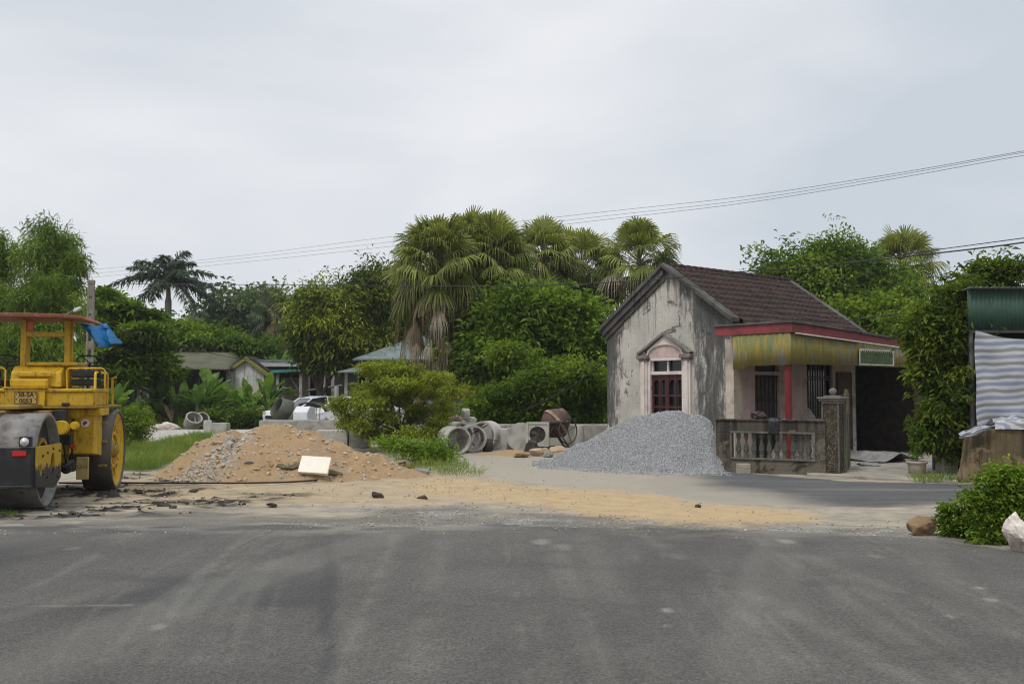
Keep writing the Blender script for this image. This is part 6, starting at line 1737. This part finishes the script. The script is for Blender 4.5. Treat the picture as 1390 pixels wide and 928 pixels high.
# cylinders on the wall, rubble by the mixer
q = at(787, 591, 28.2); o = MB().cyl(.125, 0, .29, 22).build('concrete_cylinder', M_conclight, None, .008); o.location = (q.x, 28.2, zat(591, 28.2)); tag(o, 'concrete cylinder standing on another right of the hand wheel', 'concrete cylinder')
q = at(787, 605, 28.2); o = MB().cyl(.14, 0, zat(591, 28.2), 22).build('concrete_cylinder', M_conc, None, .008); o.location = (q.x, 28.2, 0); tag(o, 'lower concrete cylinder that carries a second one beside the mixer', 'concrete cylinder')
for (px, py, Y, sz, m, sd_, lab) in ((735, 619, 24.9, (.30, .2, .17), M_rockpale, 1, 'pale boulder in front of the mixer stand'), (722, 612, 25.4, (.2, .16, .28), M_iron, 2, 'dark upright lump of iron under the fan'), (756, 611, 25.6, (.34, .2, .14), M_rockpale, 3, 'pale flat rock below the rusty drum'), (708, 622, 24.6, (.26, .16, .08), M_rockbrown, 4, 'flat brown clod left of the pale boulder'), (770, 606, 25.9, (.25, .18, .12), M_rockgrey, 5, 'grey rock between the mixer and the gravel heap'), (745, 622, 24.6, (.16, .12, .12), M_rockgrey, 6, 'small grey rock at the left tip of the gravel heap')):
    p = at(px, py, Y); boulder('rock', lab, 'rock', (p.x, Y, sz[2] * .6), sz, m, 640 + sd_)
tag(mound('sand_patch', M_sand, xat(718, 25.6), 25.6, 1.5, .7, .16, 33, 40, .04, attrs={'gravel': lambda a, b, r: a * 0}), 'low spill of yellow sand under the fan and mixer', 'sand')
for (px, py, sz, m, lab) in ((621, 568, (.28, .16, .16), M_pinkstone if 'M_pinkstone' in globals() else simple('pinkish_stone', (.45, .34, .28), (.36, .27, .22), 5, .9, .3), 'pinkish stone at the left end of the trough top'), (631, 561, (.15, .14, .22), M_conclight, 'upright pale stone on the trough behind the pipe rings'), (640, 569, (.18, .16, .13), M_conclight, 'pale stone at the right of the stones on the trough')):
    p = at(px, py, 28.9); boulder('stone', lab, 'stone', p, sz, m, 660 + px)
yb_('concrete_block', 'low concrete block under the stones at the trough end', 'block', 610, 648, 28.7, 0, zat(574, 28.8), .5, M_conc)
# thin cable rising from the dirt over the heap to the trough
cab = [gnd(80, 655, .03), gnd(150, 655, .03), gnd(260, 655, .03), gnd(340, 655, .04), gnd(420, 652, .05)]
cab += [at(480, 643, 19.2), at(545, 628, 20.6), at(600, 611, 23.2), at(664, 575, 28.5)]
def smooth_path(pts, n=8):
    out = []
    P_ = [pts[0]] + list(pts) + [pts[-1]]
    for i in range(1, len(P_) - 2):
        p0, p1, p2, p3 = P_[i - 1:i + 3]
        for k in range(n):
            t = k / n; out.append(.5 * ((2 * p1) + (p2 - p0) * t + (2 * p0 - 5 * p1 + 4 * p2 - p3) * t * t + (3 * p1 - p0 - 3 * p2 + p3) * t ** 3))
    out.append(pts[-1]); return out
tag(MB().tube(smooth_path(cab), .016, 6).build('cable', M_rubber, None), 'thin dark cable running over the dirt and up to the concrete trough', 'cable')
cab = [at(870, 452, 24.9), at(820, 492, 27), at(770, 528, 29), at(715, 556, 30.5)]
tag(MB().tube(smooth_path(cab), .022, 6).build('cable', M_rubber, None), 'dark cable slanting over the bushes to the house gable', 'cable')
# yard on the left: pale slab, rings, stones, low wall
yl = MB(); pl_ = [tuple(gnd(*p)[:2]) for p in [(150, 606), (260, 606), (345, 596), (345, 585), (150, 584)]]
yl.prism(pl_, 'z', -.05, .06); tag(yl.build('concrete_yard', M_conclight, None), kind='structure')
for (px, py, Y, d_, tilt, lab) in ((262, 582, 42, .70, 40, 'broken concrete ring tipped over among the banana plants'), (273, 583, 42.5, .65, 65, 'second concrete ring leaning right of the broken one')):
    p = at(px, py, Y); o = MB().ring(d_ / 2 - .06, d_ / 2, -.22, .22, 36).build('concrete_ring', M_conc, None); o.location = (p.x, Y, .38); o.rotation_euler = (R(tilt), R(15), R(20)); tag(o, lab, 'concrete ring', 'concrete rings by the bananas')
yb_('concrete_block', 'pale cube of concrete right of the leaning rings', 'block', 277, 287, 38, 0, .52, .4, M_conclight, .2)
yb_('concrete_block', 'grey block behind the left shoulder of the sand heap', 'block', 286, 308, 37, 0, .45, .6, M_conc, .05)
for (px, py, Y, sz, lab) in ((218, 574, 41, (.55, .3, .20), 'heap of white broken concrete left of the rings'), (232, 573, 41.4, (.45, .3, .24), 'white chunk of concrete just left of the rings'), (203, 578, 41, (.35, .3, .14), 'low white chunk of concrete behind the yellow green bush'), (398, 572, 32, (.3, .2, .1), 'pale stone on the crest line behind the sand heap')):
    p = at(px, py, Y); boulder('concrete_chunk', lab, 'rubble', (p.x, Y, sz[2] * .6), sz, M_rockwhite, 680 + px)
trough('low concrete wall and trough behind the sand heap', 352, 640, 31, .72, .9)
yb_('concrete_block', 'long concrete beam in front of the olive drum', 'block', 430, 472, 28.5, 0, zat(584, 28.5), .5, M_conclight, .03)
yb_('concrete_block', 'concrete beam end right of the long beam behind the sapling', 'block', 474, 500, 28.6, 0, zat(583, 28.5), .5, M_conc, .03)
# olive drum mixer, white box, arched plate
M_olive = simple('olive_paint', (.075, .085, .06), (.05, .055, .042), 4, .6, .1, 30, dirt=(.03, .03, .026))
M_olivegrey = simple('olive_grey_paint', (.17, .185, .15), (.12, .13, .11), 4, .6, .1, 30)
M_whitebox = simple('white_painted_metal', (.62, .64, .66), (.52, .54, .56), 4, .5, .05)
q = at(392, 570, 36); md = thing('drum_mixer', 'olive green drum mixer with its mouth turned down behind the sand heap', 'concrete mixer', (q.x, 36, 0), R(10))
T = Tr((0, 0, .82), R(24), R(-58), 0)
MB().lathe([(.0, -.5), (.28, -.48), (.44, -.2), (.46, .1), (.40, .12), (.0, .12)], 28, T, True).build('drum_back', M_olivegrey, md)
MB().lathe([(.46, .10), (.47, .14), (.36, .55), (.33, .55), (.42, .14)], 28, T, True).build('drum_mouth', M_olive, md)
b = MB(); b.tube([(-.5, 0, 0), (-.1, .3, .9), (.5, 0, 0)], .04, 6); b.tube([(-.5, -.3, 0), (0, -.4, .6), (.5, -.3, 0)], .04, 6); b.tube([(-.05, 0, 1.1), (-.2, 0, 1.5)], .025, 6); b.build('stand', M_olive, md)
q = at(414, 570, 35.5); wb_ = thing('white_box', 'tall white metal box beside the olive drum mixer', 'metal box', (q.x, 35.4, .2), R(-18))
MB().prism([(-.30, 0), (.30, 0), (.30, .85), (-.08, .9), (-.30, .70)], 'x', -.28, .28).build('body', M_whitebox, wb_, bevel=.02)
MB().box((-.285, -.22, .15), (-.281, .22, .6)).build('side_opening', M_iron, wb_)
MB().box((-.22, -.306, .06), (.22, -.301, .12)).build('slot', M_iron, wb_)
q = at(424, 556, 37); o = np_mesh('arched_plate', np.array([(q.x + .62 * math.cos(a) , 36.6 + dy, .78 + .42 * math.sin(a)) for a in np.linspace(.25, math.pi - .5, 18) for dy in (-.35, .35)]), np.array([(2 * i, 2 * i + 2, 2 * i + 3, 2 * i + 1) for i in range(17)]), M_iron, None, True); o.modifiers.new('t', 'SOLIDIFY').thickness = .04; tag(o, 'dark arched sheet standing right of the white metal box', 'metal sheet')
rb_ = MB()
for i in range(6): x = q.x - .25 + i * .13; rb_.tube([(x, 36.3, .1), (x + .02, 36.3, 1.05)], .014, 5)
o = rb_.build('steel_rods', M_steel, None); tag(o, 'upright steel rods beneath the dark arched sheet', 'steel rods')
tag(mound('sand_patch', M_sand, xat(434, 34), 34, .55, .45, .62, 34, 40, .03, attrs={'gravel': lambda a, b, r: a * 0}), 'small yellow sand heap right of the white metal box', 'sand')
q = at(456, 572, 33.6); o = MB().lathe([(.42, -.35), (.42, .35), (.36, .35), (.36, -.35)], 36, None, False, True).build('concrete_ring', M_conclight, None); o.location = (q.x, 33.6, .36); o.rotation_euler = (R(90), 0, R(-55)); tag(o, 'pale concrete ring lying before the white car', 'concrete ring')
o = MB().tube([(0, 0, 0), (0, 0, zat(524, 34))], .075, 10).build('post', M_conc, None); o.location = (xat(457, 34), 34, 0); tag(o, 'slim grey post in front of the white car', 'post')
yb_('meter_box', 'small white box behind the slim grey post', 'box', 460, 467, 34.5, 0, zat(552, 34.5), .2, M_whitebox)
q = at(474, 574, 33); o = MB().lathe([(0, 0), (.12, 0), (.16, .28), (.14, .28), (0, .24)], 14).build('dark_pot', M_iron, None); o.location = (q.x, 33, .60); tag(o, 'dark flower pot on the trough left of the spreading sapling', 'pot')
# white cars behind
M_carw = simple('white_car_paint', (.70, .71, .73), (.66, .67, .70), 3, .25, .0, spec=.6)
M_tyre = G('tyre_rubber').done((.02, .02, .02), .8)
M_carglass = G('car_glass').done((.02, .024, .028), .06, None, 0, .7)
M_chrome = G('grey_alloy').done((.4, .4, .41), .35, None, .8)
def car(label, px, Y, yaw):
    p = at(px, 532, Y); c = thing('parked_car', label, 'car', (p.x, Y, 0), R(yaw), 'white cars parked before the sheds')
    prof = [(-2.0, .35), (-2.05, .60), (-1.95, .82), (-1.1, .93), (-.5, 1.30), (.1, 1.42), (.9, 1.40), (1.55, 1.12), (1.95, 1.02), (2.05, .65), (2.0, .35)]
    low = [p_ for p_ in prof if p_[1] < 1.0 or p_[0] > 1.5]
    b = MB(); b.prism([(-2.0, .35), (-2.05, .60), (-1.95, .80), (-1.1, .93), (1.75, .98), (2.0, .92), (2.05, .65), (2.0, .35)], 'y', -.86, .86)
    b.v = [(x, y * (.93 if z > .9 else 1), z) for x, y, z in b.v]
    body = b.build('body', M_carw, c, bevel=.06, seg=3)
    b = MB(); cab = [(-1.05, .93), (-.42, 1.36), (.1, 1.45), (.85, 1.43), (1.60, .98)]
    for s in (-1, 1): pass
    b.prism([(-.46, 1.34), (.1, 1.43), (.85, 1.41), (1.0, 1.33), (.9, 1.375), (.1, 1.395), (-.40, 1.31)], 'y', -.62, .62); b.build('roof', M_carw, c, bevel=.01)
    b = MB(); b.add([(-1.02, -.70, .935), (-1.02, .70, .935), (-.44, .58, 1.335), (-.44, -.58, 1.335)], [(0, 1, 2, 3)]); b.build('windscreen', M_carglass, c)
    b = MB(); b.add([(1.58, -.70, .985), (1.58, .70, .985), (.98, .58, 1.335), (.98, -.58, 1.335)], [(3, 2, 1, 0)]); b.build('rear_window', M_carglass, c)
    for s in (-1, 1):
        b = MB(); b.add([(-.95, s * .78, .955), (1.5, s * .78, .985), (.95, s * .62, 1.35), (.1, s * .63, 1.395), (-.42, s * .62, 1.32)], [(0, 1, 2, 3, 4)]); b.build('side_window', M_carglass, c)
        b = MB(); b.tube([(-1.04, s * .76, .93), (-.44, s * .60, 1.34)], .035, 6); b.tube([(.25, s * .785, .96), (.25, s * .64, 1.39)], .03, 6); b.tube([(1.58, s * .76, .97), (.95, s * .61, 1.36)], .04, 6); b.build('pillars', M_carw, c)
        MB().box((-2.03, s * .70 - .14, .62), (-1.93, s * .70 + .14, .78)).build('headlight', M_lampglass, c, bevel=.02)
        for x in (-1.25, 1.25):
            wl = MB().lathe([(.2, -.1), (.31, -.1), (.32, 0), (.31, .1), (.2, .1)], 26, Tr((x, s * .80, .32), RX90), True, True).build('wheel', M_tyre, c)
            MB().lathe([(.001, s * -.09), (.20, s * -.105)], 20, Tr((x, s * .80, .32), RX90)).build('rim', M_chrome, wl)
    MB().box((-2.06, -.5, .48), (-2.02, .5, .62)).build('grille', M_tyre, c)
car('white car half hidden behind the olive drum mixer', 428, 43, 38)
car('white car with raised bonnet line behind the slim grey post', 478, 40.5, 32)

# ================================================================== SHEDS AND HOUSES BEHIND
M_oliveroof = simple('olive_sheet_roof', (.105, .11, .06), (.075, .08, .05), 1.2, .8, .1, 20, dirt=(.035, .037, .03), dscale=.8)
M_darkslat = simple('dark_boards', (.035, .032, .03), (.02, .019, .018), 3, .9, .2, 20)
M_tealroof = simple('grey_teal_roof', (.17, .215, .205), (.11, .145, .14), 2, .7, .1, 12, dirt=(.22, .25, .235), dscale=1.5)
M_teal = simple('teal_sheet', (.025, .075, .07), (.02, .055, .055), 2, .6, .1, 20)
M_green_awn = simple('green_awning', (.03, .13, .10), (.025, .09, .075), 2, .6, .1, 20)
M_beige = plaster_mat('beige_render', (.36, .31, .24), (.27, .235, .19), (.08, .075, .065), 3.2, .8)
M_whitewash = plaster_mat('peeling_whitewash', (.72, .71, .68), (.50, .49, .47), (.13, .128, .12), 2.8, .35)
M_yellowwall = simple('ochre_wall', (.34, .19, .035), (.25, .15, .04), 2, .9, .1, 20, dirt=(.12, .08, .04))
M_corrwhite = simple('pale_corrugated_sheet', (.50, .51, .54), (.38, .39, .42), 2, .6, .1, 20)
# shed with rounded olive roof
YS = 53
s0, s1 = xat(205, YS), xat(311, YS); W_ = s1 - s0
sh = thing('shed', 'long dark shed with a rounded olive sheet roof behind the banana plants', 'shed', (s0, YS, 0))
zr0, zr1 = zat(501, YS), zat(475, YS)
A, B = np.meshgrid(np.linspace(0, 1, 40), np.linspace(0, 1, 14), indexing='ij')
rr = 1 - np.clip((A - .80) / .2, 0, 1) ** 2.2                                   # the right end rounds off
V = np.stack([-.3 + A * (W_ + .3), B * 3.4 - .4, zr0 + (zr1 - zr0) * np.sin(B * math.pi * .5) * np.sqrt(np.maximum(rr, 0)) * 1.0 + .02 * np.sin(A * 120)], -1)
o = np_mesh('roof', V.reshape(-1, 3), grid_faces(40, 14), M_oliveroof, sh, True); o.modifiers.new('t', 'SOLIDIFY').thickness = .06
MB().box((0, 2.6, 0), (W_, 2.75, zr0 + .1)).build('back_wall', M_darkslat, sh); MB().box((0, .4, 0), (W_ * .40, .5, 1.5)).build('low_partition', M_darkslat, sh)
for t in (0.02, .3, .62, .985): MB().box((W_ * t - .07, -.1, 0), (W_ * t + .07, .04, zr0)).build('post', M_steel if t > .9 else M_darkslat, sh)
b = MB()
for t in (.12, .45): b.tube([(W_ * t, -.05, 1.2), (W_ * t + 1.2, -.05, zr0)], .05, 5)
b.box((0, -.08, zr0 - .25), (W_, -.03, zr0 - .1)); b.build('braces', M_darkslat, sh)
# lighter panel and shed left of it
sh = thing('shed', 'dark open shed under the layered tree left of the olive roofed shed', 'shed', (xat(150, 51), 51, 0)); W2 = xat(206, 51) - xat(150, 51)
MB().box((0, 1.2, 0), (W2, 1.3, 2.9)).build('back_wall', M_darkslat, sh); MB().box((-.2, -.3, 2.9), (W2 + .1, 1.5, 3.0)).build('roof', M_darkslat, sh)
MB().box((W2 * .62, .1, 0), (W2 * .98, .2, 2.0)).build('panel', M_beige, sh)
for t in (.05, .55): MB().box((W2 * t, -.1, 0), (W2 * t + .14, .04, 2.9)).build('post', M_darkslat, sh)
# little white gable
YG2 = 54
cx, x0, x1 = xat(334, YG2), xat(309, YG2), xat(358, YG2); za, ze = zat(489, YG2), zat(506, YG2)
gb = thing('small_house', 'small house end with peeling white gable and yellow green verge', 'house', (cx, YG2, 0))
MB().prism([(x0 - cx, 0), (x1 - cx, 0), (x1 - cx, ze), (0, za), (x0 - cx, ze)], 'y', 0, 4).build('wall', M_whitewash, gb)
M_vergeyel = simple('yellow_green_verge', (.22, .22, .04), (.16, .165, .05), 4, .8, .0)
b = MB(); b.prism([(x0 - cx - .15, ze - .15), (0, za), (0, za + .2), (x0 - cx - .25, ze)], 'y', -.18, -.02); b.prism([(0, za), (x1 - cx + .15, ze - .15), (x1 - cx + .25, ze), (0, za + .2)], 'y', -.18, -.02); b.build('verge', M_vergeyel, gb)
b = MB(); b.prism([(x0 - cx - .3, ze - .08), (0, za + .06), (0, za + .26), (x0 - cx - .3, ze + .1)], 'y', -.015, 4.2); b.prism([(0, za + .06), (x1 - cx + .3, ze - .08), (x1 - cx + .3, ze + .1), (0, za + .26)], 'y', -.015, 4.2); b.build('roof', M_tile, gb)
# building with green awning
YB = 55
bx0, bx1 = xat(352, YB), xat(470, YB)
bd = thing('awning_building', 'low beige building with a long green awning right of the white gable', 'building', (bx0, YB, 0)); W3 = bx1 - bx0
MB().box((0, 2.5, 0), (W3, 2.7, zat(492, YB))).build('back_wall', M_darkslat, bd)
X3 = lambda px: xat(px, YB) - bx0
b = MB(); b.box((X3(378), .5, 0), (X3(408), .7, zat(512, YB))); b.box((X3(408.5), .3, 0), (X3(417), .8, zat(508, YB))); b.build('wall', M_beige, bd)
b = MB(); b.box((X3(380), .3, 0), (X3(384.5), .495, zat(512, YB))); b.build('wall_end', M_whitewash, bd)
MB().add([(0, -.8, zat(507, YB)), (X3(425), -.8, zat(503, YB)), (W3, .2, zat(497, YB)), (0, .4, zat(497, YB))], [(0, 1, 2, 3)]).build('awning', M_green_awn, bd).modifiers.new('t', 'SOLIDIFY').thickness = .06
MB().box((-.1, -.3, zat(497.5, YB)), (X3(425), 3, zat(492.5, YB))).build('roof_edge', simple('pale_roof_edge', (.46, .47, .45), (.36, .37, .36), 3, .8, .0), bd)
MB().box((-.1, -.2, zat(492.2, YB)), (X3(425), 4, zat(488, YB))).build('roof', M_tealroof, bd)
for px in (378, 409, 440, 452): MB().box((X3(px), -.6, 0), (X3(px) + .16, -.45, zat(506, YB))).build('post', M_conc, bd)
b = MB(); b.tube([(X3(396), -.5, zat(510, YB)), (X3(408), -.5, zat(530, YB))], .04, 5); b.tube([(X3(420), -.6, zat(530, YB)), (X3(468), -.9, zat(523, YB))], .06, 5); b.build('braces', M_steel, bd)
# teal hipped roof building
YT = 46
tx0, tx1 = xat(462, YT), xat(640, YT); XT = lambda px: xat(px, YT) - tx0
tl = thing('teal_building', 'building with grey teal hipped roof and teal sheet walls left of the palms', 'building', (tx0, YT, 0)); W4 = tx1 - tx0
zA, zB, zC, zD = zat(465, YT), zat(487, YT), zat(501, YT), zat(505, YT)
MB().add([(XT(478), 0, zB), (XT(640), 0, zB), (XT(640), 3, zA + .5), (XT(560), 3, zA + .5), (XT(478), 6, zB)], [(0, 1, 2, 3), (0, 3, 4)]).build('roof', M_tealroof, tl).modifiers.new('t', 'SOLIDIFY').thickness = .08
MB().box((XT(482), .3, zC), (XT(640), .4, zB)).box((XT(482), .4, 0), (XT(482) + .1, 5.6, zB)).build('upper_wall', M_teal, tl)
MB().add([(XT(464), -1.3, zD), (XT(575), -1.3, zD), (XT(575), .3, zC + .12), (XT(482), .3, zC + .12)], [(0, 1, 2, 3)]).build('lower_roof', M_tealroof, tl).modifiers.new('t', 'SOLIDIFY').thickness = .05
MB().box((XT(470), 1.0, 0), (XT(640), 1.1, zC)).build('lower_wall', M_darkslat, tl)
for px in (472, 500, 530): MB().box((XT(px), -.9, 0), (XT(px) + .14, -.76, zD)).build('post', M_conc, tl)
# ochre wall and pale corrugated fence under the palms
YO = 41
o = MB().box((0, 0, 0), (xat(680, YO) - xat(576, YO), .2, zat(508, YO))).build('ochre_wall', M_yellowwall, None); o.location = (xat(576, YO), YO + .6, 0); tag(o, 'ochre yellow wall glimpsed behind the palm trunks', 'wall')
V, F = corr((0, 0), (xat(668, 39) - xat(575, 39), 0), 0, lambda s: zat(541, 39), .03, .22, .03)
o = np_mesh('corrugated_fence', V, F, M_corrwhite, None, True); o.location = (xat(575, 39), 39, 0); o.modifiers.new('t', 'SOLIDIFY').thickness = .005; tag(o, 'pale corrugated metal fence behind the spreading sapling', 'fence')
o = MB().prism([(0, 0), (2.2, 0), (2.4, .12), (1.0, .42), (-.2, .1)], 'y', 0, 2.5).build('tile_roof', M_tile, None); p = at(788, 505, 36); o.location = (p.x, 36, p.z); tag(o, 'corner of an old tiled roof showing between the trees and the gable', 'roof')

# ================================================================== POLE, LAMP, WIRES
YP = 34
pz = zat(381, YP); pp_ = at(121, 532, YP); pp_.z = 0
po = thing('utility_pole', 'slotted concrete utility pole rising behind the roller canopy', 'utility pole', (pp_.x, YP, 0), R(12))
M_pole = simple('pole_concrete', (.23, .205, .165), (.16, .145, .12), 4, .9, .2, 30)
b = MB()
wt, wb = .075, .105
nseg = 9
for s in (-1, 1):
    b.add([(s * wb - .035, -.1, 0), (s * wb + .035, -.1, 0), (s * wb + .035, .1, 0), (s * wb - .035, .1, 0), (s * wt - .03, -.08, pz), (s * wt + .03, -.08, pz), (s * wt + .03, .08, pz), (s * wt - .03, .08, pz)], [(3,2,1,0),(4,5,6,7),(0,1,5,4),(1,2,6,5),(2,3,7,6),(3,0,4,7)])
for k in range(nseg):
    z = pz * (k + .1) / nseg; ww = wb + (wt - wb) * z / pz - .03
    b.box((-ww, -.07, z), (ww, .07, z + (pz / nseg) * (.45 if z < pz * .65 else .88)))
b.build('shaft', M_pole, po, bevel=.008)
b = MB(); b.box((-.115, -.10, pz - .10), (.115, .10, pz + .02)); b.build('pole_top', M_pole, po, bevel=.01)
lm = MB(); a_ = at(92, 432, YP) - pp_; h_ = at(103, 421.5, YP) - pp_; e_ = at(111, 419, YP) - pp_
b = MB(); b.tube(smooth_path([Vector((0, 0, zat(440, YP))), Vector((a_.x, 0, a_.z)), Vector((a_.x + .15, 0, h_.z - .05)), Vector((h_.x, 0, h_.z))]), .03, 6); arm = b.build('lamp_arm', M_steel, po)
b = MB(); b.prism([(h_.x - .03, h_.z - .07), (e_.x, e_.z - .02), (e_.x, e_.z + .07), (h_.x, h_.z + .06)], 'y', -.12, .12); b.build('lamp_head', M_whitebox, arm, bevel=.02)
M_wire = G('black_wire').done((.03, .03, .032), .6)
M_wiregrey = G('grey_wire').done((.22, .22, .23), .5)
def wire(label, pts, r, mat, grp=None):
    o = MB().tube(smooth_path([at(*p) for p in pts], 10), r, 5).build('power_line', mat, None); return tag(o, label, 'power line', grp)
wire('uppermost of the three thin grey overhead wires', [(1560, 178, 22), (1390, 205, 25), (1200, 238, 29), (1000, 268, 35), (780, 292, 43), (525, 322, 52), (300, 350, 62), (100, 368, 72)], .009, M_wiregrey)
wire('middle one of the three thin grey overhead wires', [(1560, 180, 22.3), (1390, 207, 25.3), (1200, 241, 29.3), (1000, 273, 35.3), (780, 298, 43.3), (525, 329, 52.3), (300, 354, 62.3), (100, 374, 72.3)], .008, M_wiregrey)
wire('lowest of the three thin grey overhead wires', [(1560, 185, 22.6), (1390, 211, 25.6), (1200, 245, 29.6), (1000, 277, 35.6), (780, 303, 43.6), (525, 335, 52.6), (300, 359, 62.6), (100, 379, 72.6)], .009, M_wiregrey)
wire('thick black cable crossing in front of the palms and the house gable', [(1560, 300, 13), (1390, 329, 16), (1250, 346, 18), (1100, 362, 20), (960, 372, 22.2), (880, 380, 23.5), (700, 388, 28), (455, 387, 36), (285, 386, 46), (150, 385, 56)], .013, M_wire)
wire('thin cable just above the thick black one at the right edge', [(1560, 300, 17), (1390, 323, 20), (1250, 342, 23), (1140, 358, 26)], .010, M_wire)
wire('slack dark cable running to the porch slab over the creeper hedge', [(1330, 395, 19.5), (1268, 416, 20.5), (1200, 428, 21.5), (1120, 435, 22.4), (1010, 412, 22.6), (960, 395, 22.8), (905, 374, 23.7)], .011, M_wire)
wire('thin slack wire from the utility pole down to the sheds', [(121, 432, 34), (180, 452, 42), (260, 473, 47), (330, 487, 50), (425, 495, 54)], .014, M_wire)
wire('thin cable entering from the left edge to the utility pole', [(-60, 417, 35), (0, 425, 35), (60, 432, 35), (121, 436, 34)], .014, M_wire)

# planter, blue pipe and pierced block by the vine tree
M_planter = simple('cream_planter', (.38, .34, .27), (.28, .255, .2), 5, .8, .2, 30, dirt=(.16, .15, .12))
q = gnd(1249, 647); pt = thing('bowl_planter', 'cream bowl planter with a small shrub at the forecourt edge', 'planter', (q.x, q.y + .15, .05))
MB().lathe([(.0, 0), (.125, 0), (.15, .02), (.165, .16), (.175, .19), (.195, .20), (.20, .24), (.175, .24), (.16, .21), (0, .20)], 28).build('bowl', M_planter, pt)
L_ = Leaves(); rs_ = np.random.RandomState(700)
C = np.column_stack([rs_.randn(60) * .07, rs_.randn(60) * .07, .30 + rs_.rand(60) * .55]); P = np.repeat(C, 9, 0) + rs_.randn(540, 3) * .03
L_.add(leaf_quads(P, rs_.randn(540, 3) * .7 + np.array([0, 0, .3]), .085, .035, rs_, .5, .2), rs_, np.repeat(rs_.rand(60), 9)); L_.build('leaves', LM['green'], pt)
MB().tube([(0, 0, .2), (.02, 0, .5), (0, .02, .8)], [.03, .015, .006], 6).build('stem', M_barkpale, pt)
M_bluepipe = simple('blue_grey_pipe', (.07, .10, .17), (.05, .07, .12), 4, .5, .0)
q = gnd(1268, 641); o = MB().tube([(0, 0, 0), (0, 0, .95)], .035, 12).build('blue_pipe', M_bluepipe, None); o.location = (q.x, q.y, 0); tag(o, 'upright blue grey pipe with an orange band beside the bowl planter', 'pipe')
MB().tube([(0, 0, .30), (0, 0, .42)], .038, 12).build('orange_band', G('orange_band_paint').done((.5, .22, .03), .5), o)
M_pierced = simple('pale_pierced_block', (.40, .36, .29), (.29, .26, .21), 4, .9, .2, 30)
q = gnd(1288, 645); o = MB().box((-.17, -.12, 0), (.17, .12, .46)).build('pierced_block', M_pierced, None, .015); o.location = (q.x, q.y + .1, 0); o.rotation_euler = (0, 0, R(12)); tag(o, 'pale pierced concrete block under the vine tree', 'block')
b = MB()
for i in range(4):
    for j in range(6): b.cyl(.011, -.0, .004, 8, FRONT(-.12 + .08 * i, -.121, .06 + .07 * j))
b.build('holes', M_iron, o)
# ================================================================== damp air
hz = MB().box((-130, -70, -2), (130, 130, 14)).build('haze', G('damp_air').m)
def volume(mat, dens, colr, dsock=None):
    t = mat.node_tree
    v = t.nodes.new('ShaderNodeVolumePrincipled'); v.inputs['Color'].default_value = (*colr, 1); v.inputs['Density'].default_value = dens
    if dsock is not None: t.links.new(dsock, v.inputs['Density'])
    o_ = [n for n in t.nodes if n.type == 'OUTPUT_MATERIAL'][0]
    t.links.new(v.outputs[0], o_.inputs['Volume'])
volume(hz.data.materials[0], .00035, (.93, .95, 1.0))
tag(hz, 'thin damp haze in the air', 'haze', kind='stuff')
